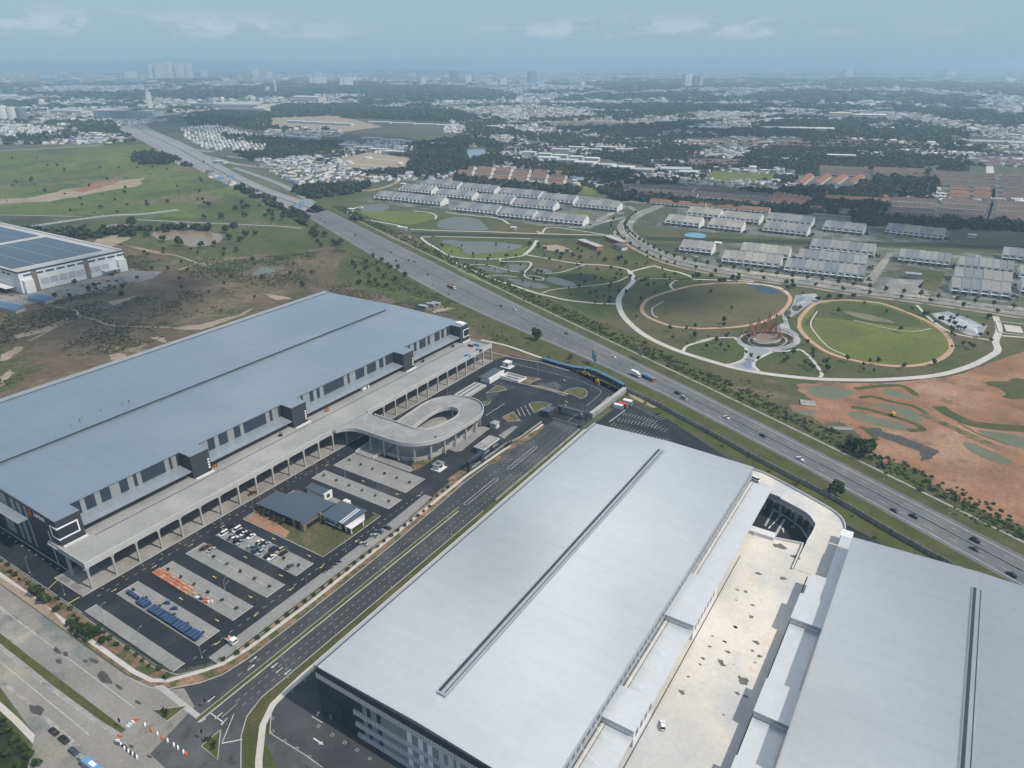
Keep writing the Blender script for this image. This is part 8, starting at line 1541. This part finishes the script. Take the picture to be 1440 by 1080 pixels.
for poly, k in (([(570, 242), (580, 222), (602, 216), (654, 218), (660, 228), (690, 220), (712, 226), (770, 232), (870, 242), (900, 244), (906, 258), (850, 258), (812, 252), (770, 246), (716, 236), (680, 236), (640, 244), (600, 252)], 1300), ([(640, 250), (700, 258), (816, 268), (810, 275), (640, 259)], 240), ([(562, 206), (640, 196), (672, 200), (655, 208), (600, 212)], 350), ([(865, 274), (905, 276), (960, 284), (1060, 292), (1140, 296), (1140, 301), (1050, 297), (960, 290), (868, 281)], 260), ([(1200, 316), (1480, 328), (1480, 320), (1200, 308)], 260), ([(1150, 287), (1250, 292), (1240, 306), (1160, 300)], 190), ([(1100, 268), (1240, 276), (1240, 283), (1100, 274)], 230), ([(1230, 250), (1318, 256), (1316, 266), (1300, 282), (1250, 278), (1240, 262)], 330), ([(720, 186), (900, 200), (960, 190), (960, 215), (860, 205), (720, 196)], 600), ([(310, 190), (430, 200), (490, 214), (478, 222), (380, 206), (320, 198)], 420), ([(186, 219), (215, 215), (250, 224), (236, 232), (190, 231)], 150), ([(455, 262), (520, 262), (500, 272), (440, 280), (410, 270)], 200), ([(1130, 196), (1320, 208), (1380, 208), (1380, 216), (1200, 216), (1130, 206)], 500), ([(96, 184), (120, 190), (112, 198), (60, 200), (0, 200), (0, 196)], 120)):
    q = G(poly); x0, x1, y0, y1 = min(p[0] for p in q), max(p[0] for p in q), min(p[1] for p in q), max(p[1] for p in q); n = 0
    while n < k:
        x, y = rng.uniform(x0, x1), rng.uniform(y0, y1)
        if inside(x, y, q): bt.append((x, y, rng.uniform(5, 9.5))); n += 1
thicket('woods', bt, 15, .34, 40, hmul=1.0)
def houses(name, pts, seed, mats, sz, wp=(.3, .35, .35), rp=(.10, .30, .34, .18, .08)):
    rng = np.random.default_rng(seed); T = np.array([(-.5, -.35, 0), (.5, -.35, 0), (.5, .35, 0), (-.5, .35, 0), (-.5, -.35, .5), (.5, -.35, .5), (.5, .35, .5), (-.5, .35, .5), (-.5, 0, .8), (.5, 0, .8)]); Fq = np.array([(0, 1, 5, 4), (1, 2, 6, 5), (2, 3, 7, 6), (3, 0, 4, 7), (4, 5, 9, 8), (9, 6, 7, 8), (4, 8, 7, 7), (5, 6, 9, 9)])
    k = len(pts); P = np.array(pts); a = np.round(rng.uniform(0, 4, k)) * .785 * 2 + .3 + rng.normal(scale=.15, size=k); c, s = np.cos(a), np.sin(a); L = sz * rng.uniform(.7, 2.2, k); W_ = sz * rng.uniform(.7, 1.3, k); H = rng.uniform(5, 9, k) if sz < 11 else rng.uniform(5, 12, k) * (1 + 1.6 * (rng.random(k) < .05) * (sz > 20)) * max(1, sz / 30)
    X = T[None, :, 0] * L[:, None]; Y = T[None, :, 1] * W_[:, None]; V = np.stack([X * c[:, None] - Y * s[:, None] + P[:, 0:1], X * s[:, None] + Y * c[:, None] + P[:, 1:2], T[None, :, 2] * H[:, None] + .1], 2).reshape(-1, 3)
    quads = (Fq[None, :6, :] + (np.arange(k) * 10)[:, None, None]).reshape(-1, 4); mi = np.repeat(rng.choice(len(mats) - 1, k, p=[.34, .22, .14, .12, .18]), 6); roofsel = rng.choice([0, 2, 3, 4, 5], k, p=rp); mi = mi.reshape(k, 6); mi[:, :4] = rng.choice([0, 1, 2], k, p=wp)[:, None]; mi[:, 4:] = roofsel[:, None]
    o = bpy.data.objects.new(name, npmesh(name, V, quads, mats, mi.ravel())); COL.objects.link(o); return struct(o, 'stuff')
HM = ['far_white', 'far_cream', 'far_grey', 'tile_brown', 'far_roof', 'far_blue']
def town(x, y): return fbm(x, y, .0015, 8.1)
houses('distant_houses', [(x, y) for x, y in band_pts(14000, 262, 190, rng) if not is_open(x, y) and treefield(x, y) < .0 and town(x, y) > -.25][:3400], 21, HM, 9)
houses('distant_houses', [(x, y) for x, y in band_pts(24000, 190, 145, rng) if not is_open(x, y) and treefield(x * .7, y * .7) < .06 and town(x * .7, y * .7) > -.45][:9000], 22, HM, 12, (.22, .38, .40), (.08, .36, .30, .18, .08))
houses('distant_houses', [(x, y) for x, y in band_pts(30000, 145, 115, rng) if treefield(x * .35, y * .35) < .1 and town(x * .4, y * .4) > -.5][:8500], 23, HM, 24, (.25, .35, .40), (.10, .34, .28, .2, .08))
houses('distant_houses', [(x, y) for x, y in band_pts(20000, 115, 96, rng) if treefield(x * .12, y * .12) < .35 and town(x * .15, y * .15) > -.4][:6500], 24, HM, 58, (.3, .35, .35), (.15, .3, .25, .2, .1))
def estate(px, seed, gx, gy, sz, ang):
    q = G(px); pts = []; c, s = math.cos(ang), math.sin(ang); rr = random.Random(seed); cx, cy = sum(p[0] for p in q) / len(q), sum(p[1] for p in q) / len(q)
    for i in range(-70, 70):
        for j in range(-60, 60):
            if i % 9 == 0 or j % 3 == 0: continue
            u, v = i * gx + rr.uniform(-1, 1), j * gy + rr.uniform(-1, 1); x, y = cx + c * u - s * v, cy + s * u + c * v
            if inside(x, y, q) and rr.random() < .85: pts.append((x, y))
    houses('white_estate', pts, seed, ['far_white', 'far_cream', 'far_white', 'far_grey', 'far_roof', 'far_blue'], sz, (.8, .2, 0), (.34, .2, .22, .18, .06))
estate([(254, 182), (300, 176), (345, 186), (379, 200), (376, 214), (330, 212), (290, 212), (262, 196)], 25, 12, 19, 6, .4)
estate([(0, 174), (88, 180), (86, 193), (0, 192)], 26, 14, 20, 7, .3); estate([(130, 168), (240, 170), (165, 178), (80, 176)], 27, 16, 26, 11, .3)
estate([(480, 202), (545, 198), (600, 206), (640, 200), (610, 208), (540, 216), (480, 214)], 28, 12, 19, 6.5, .3); estate([(640, 165), (740, 164), (730, 180), (660, 190), (620, 186)], 29, 13, 20, 8.5, .3); estate([(480, 240), (600, 240), (600, 226), (520, 218), (484, 224)], 30, 60, 30, 9, .3)
for px, w_, lab in (((500, 230), 5, 0), ((540, 224), 5, 0), ((520, 237), 6, 0)): lane('track', [(px[0] - 30, px[1] - 2), (px[0] + 40, px[1] + 4)], w_, .16, 'path_pale', 0)
# ================================================================ CAMERA, SUN, SKY, AIR
cam = bpy.data.cameras.new('camera'); co = bpy.data.objects.new('camera', cam); COL.objects.link(co); SC.camera = co
cam.sensor_width = 36; cam.lens = 36 * F / 1440; cam.clip_start = 1; cam.clip_end = 120000
co.location = (0, 0, CAMH); co.rotation_euler = (math.pi / 2 - PITCH, 0, PSI)
SAZ, SEL = 84.0, 51.0                   # sun azimuth (from +y towards +x) and elevation
sd = Vector((math.sin(R(SAZ)) * math.cos(R(SEL)), math.cos(R(SAZ)) * math.cos(R(SEL)), math.sin(R(SEL))))
sl_ = bpy.data.lights.new('sun', 'SUN'); so = bpy.data.objects.new('sun', sl_); COL.objects.link(so)
sl_.energy = 2.8; sl_.angle = R(1.2); sl_.color = (1.0, 0.92, 0.80); so.location = (0, 0, 500); so.rotation_euler = (-sd).to_track_quat('-Z', 'Y').to_euler()
w = bpy.data.worlds.new('World'); SC.world = w; w.use_nodes = True; nt = w.node_tree; N = nt.nodes; L = nt.links
bg = N['Background']; sky = N.new('ShaderNodeTexSky'); sky.sky_type = 'NISHITA'; sky.sun_disc = False
sky.sun_elevation = R(SEL); sky.sun_rotation = R(SAZ); sky.altitude = 0; sky.air_density = 1.0; sky.dust_density = 0.6; sky.ozone_density = 1.6
bg.inputs['Strength'].default_value = 0.10
tc = N.new('ShaderNodeTexCoord'); sx = N.new('ShaderNodeSeparateXYZ'); L.new(tc.outputs['Generated'], sx.inputs[0])
def wmath(op, a, c=None):
    q = N.new('ShaderNodeMath'); q.operation = op
    for i, v in enumerate((a, c)):
        if v is None: continue
        if isinstance(v, (int, float)): q.inputs[i].default_value = v
        else: L.new(v, q.inputs[i])
    return q.outputs[0]
def wrange(src, a, c, lo, hi):
    q = N.new('ShaderNodeMapRange'); q.interpolation_type = 'SMOOTHSTEP'
    for i, v in enumerate((a, c, lo, hi)): q.inputs[i + 1].default_value = v
    L.new(src, q.inputs[0]); return q.outputs[0]
def wnoise(vec, scale, det, rough=.55):
    q = N.new('ShaderNodeTexNoise'); q.inputs['Scale'].default_value = scale; q.inputs['Detail'].default_value = det; q.inputs['Roughness'].default_value = rough; L.new(vec, q.inputs['Vector']); return q.outputs['Fac']
zc = wmath('MAXIMUM', sx.outputs[2], .04)     # overhead layer of broken cloud, laid out on a level plane
cv = N.new('ShaderNodeCombineXYZ'); L.new(wmath('DIVIDE', sx.outputs[0], zc), cv.inputs[0]); L.new(wmath('DIVIDE', sx.outputs[1], zc), cv.inputs[1])
hi_ = wmath('MULTIPLY', wrange(wnoise(cv.outputs[0], .9, 5), .46, .62, 0, .85), wrange(sx.outputs[2], .10, .3, 0, 1))
mp = N.new('ShaderNodeMapping'); mp.inputs['Scale'].default_value = (1, 1, 2.6); L.new(tc.outputs['Generated'], mp.inputs[0])
puff = wmath('MULTIPLY', wmath('MULTIPLY', wmath('MULTIPLY', wrange(wnoise(mp.outputs[0], 16, 5, .55), .48, .62, 0, .38), wrange(wnoise(mp.outputs[0], 3.1, 2), .46, .58, .08, 1)), wrange(sx.outputs[2], .022, .034, 0, 1)), wrange(sx.outputs[2], .038, .062, 1, 0))
def wmix(fac, A, B):
    q = N.new('ShaderNodeMix'); q.data_type = 'RGBA'; L.new(fac, q.inputs[0]); L.new(A, q.inputs[6]); q.inputs[7].default_value = (*B, 1); return q.outputs[2]
air = wrange(sx.outputs[2], .0, .34, .96, 0.0)  # thick blue-grey air low over the horizon
def wlobe(az, el, a, c, hi):                  # a broad veil of thin bright cloud added for the silver roofs to reflect
    q = N.new('ShaderNodeVectorMath'); q.operation = 'DOT_PRODUCT'; L.new(tc.outputs['Generated'], q.inputs[0]); q.inputs[1].default_value = (math.sin(R(az)) * math.cos(R(el)), math.cos(R(az)) * math.cos(R(el)), math.sin(R(el))); return wrange(q.outputs['Value'], a, c, 0, hi)
veil = wmath('MULTIPLY', wlobe(-24, 47, .90, .995, 1.0), wrange(wnoise(cv.outputs[0], 2.2, 4), .3, .6, .6, 1))
c0 = wmix(air, sky.outputs[0], (2.3, 3.5, 4.45)); c1 = wmix(puff, c0, (4.8, 5.3, 5.9)); c2 = wmix(hi_, c1, (5.4, 5.7, 6.1)); c2 = wmix(veil, c2, (13.5, 13.6, 13.6))
L.new(c2, bg.inputs[0])
HAZE = globals().get('HAZE', True)
if HAZE:
    b = MB(); b.box(-70000, 70000, -70000, 70000, -1.0, 216.0); hz = b.build('haze', []); struct(hz, 'stuff')
    hm = bpy.data.materials.new('haze_air'); hm.use_nodes = True; n2 = hm.node_tree; n2.nodes.remove(n2.nodes['Principled BSDF'])
    pv = n2.nodes.new('ShaderNodeVolumePrincipled'); pv.inputs['Density'].default_value = 0.00014; pv.inputs['Color'].default_value = (0.54, 0.775, 0.95, 1); pv.inputs['Anisotropy'].default_value = 0.2
    n2.links.new(pv.outputs[0], n2.nodes['Material Output'].inputs['Volume']); hz.data.materials.append(hm)
# broken cloud out of view, added high over the site to cast soft shade
mat('cloud_white', (.8, .8, .8), 1.0); cm = MT['cloud_white']; n3 = cm.node_tree.nodes; l3 = cm.node_tree.links
tr = n3.new('ShaderNodeBsdfTransparent'); mx = n3.new('ShaderNodeMixShader'); tl = n3.new('ShaderNodeBsdfTranslucent'); m2_ = n3.new('ShaderNodeMixShader'); m2_.inputs[0].default_value = .5; cn_ = n3.new('ShaderNodeTexNoise'); cn_.inputs['Scale'].default_value = .011; cn_.inputs['Detail'].default_value = 4; cr_ = n3.new('ShaderNodeMapRange'); cr_.inputs[1].default_value = .35; cr_.inputs[2].default_value = .62; cr_.inputs[3].default_value = .12; cr_.inputs[4].default_value = .42; cg_ = n3.new('ShaderNodeNewGeometry')
l3.new(cg_.outputs['Position'], cn_.inputs['Vector']); l3.new(cn_.outputs['Fac'], cr_.inputs[0]); l3.new(cr_.outputs[0], mx.inputs[0]); l3.new(tr.outputs[0], mx.inputs[1]); l3.new(n3['Principled BSDF'].outputs[0], m2_.inputs[1]); l3.new(tl.outputs[0], m2_.inputs[2]); l3.new(m2_.outputs[0], mx.inputs[2]); l3.new(mx.outputs[0], n3['Material Output'].inputs['Surface'])
CH = 1500.0; off = CH / math.tan(R(SEL)); rr = random.Random(2)
for gx, gy, ra, rb in ((-640, 330, 130, 110), (-250, 620, 110, 60), (-20, 1080, 220, 130), (-420, 1250, 380, 110), (-1500, 1500, 500, 260), (-900, 2400, 700, 300), (900, 2300, 700, 300), (-2600, 1700, 500, 300)):
    b = MB()
    for k in range(9):
        a = rr.uniform(0, 6.283); q = rr.uniform(0, .75) if k else 0; s_ = rr.uniform(.35, .6) if k else .7; x0, y0 = ra * q * math.cos(a), rb * q * math.sin(a); n = len(b.v); nu, nv = 14, 7
        for i in range(nv + 1):
            for j in range(nu): ph, th = math.pi * i / nv, 6.2832 * j / nu; b.v.append((x0 + ra * s_ * math.sin(ph) * math.cos(th), y0 + rb * s_ * math.sin(ph) * math.sin(th), 60 * s_ * math.cos(ph) * (1 if math.cos(ph) > 0 else .4)))
        for i in range(nv):
            for j in range(nu): b.f.append((n + i * nu + j, n + (i + 1) * nu + j, n + (i + 1) * nu + (j + 1) % nu, n + i * nu + (j + 1) % nu)); b.m.append(0)
    struct(b.build('cloud', 'cloud_white', None, (gx + off * math.sin(R(SAZ)), gy + off * math.cos(R(SAZ)), CH), True), 'stuff')
SC.view_settings.view_transform = 'Standard'; SC.view_settings.look = 'None'; SC.view_settings.gamma = 1; SC.view_settings.exposure = 0.42
SC.render.engine = 'CYCLES'; SC.cycles.use_denoising = True; SC.cycles.max_bounces = 6; SC.cycles.diffuse_bounces = 3; SC.cycles.glossy_bounces = 3; SC.cycles.volume_bounces = 1; SC.cycles.transparent_max_bounces = 24
SC.cycles.sample_clamp_indirect = 4
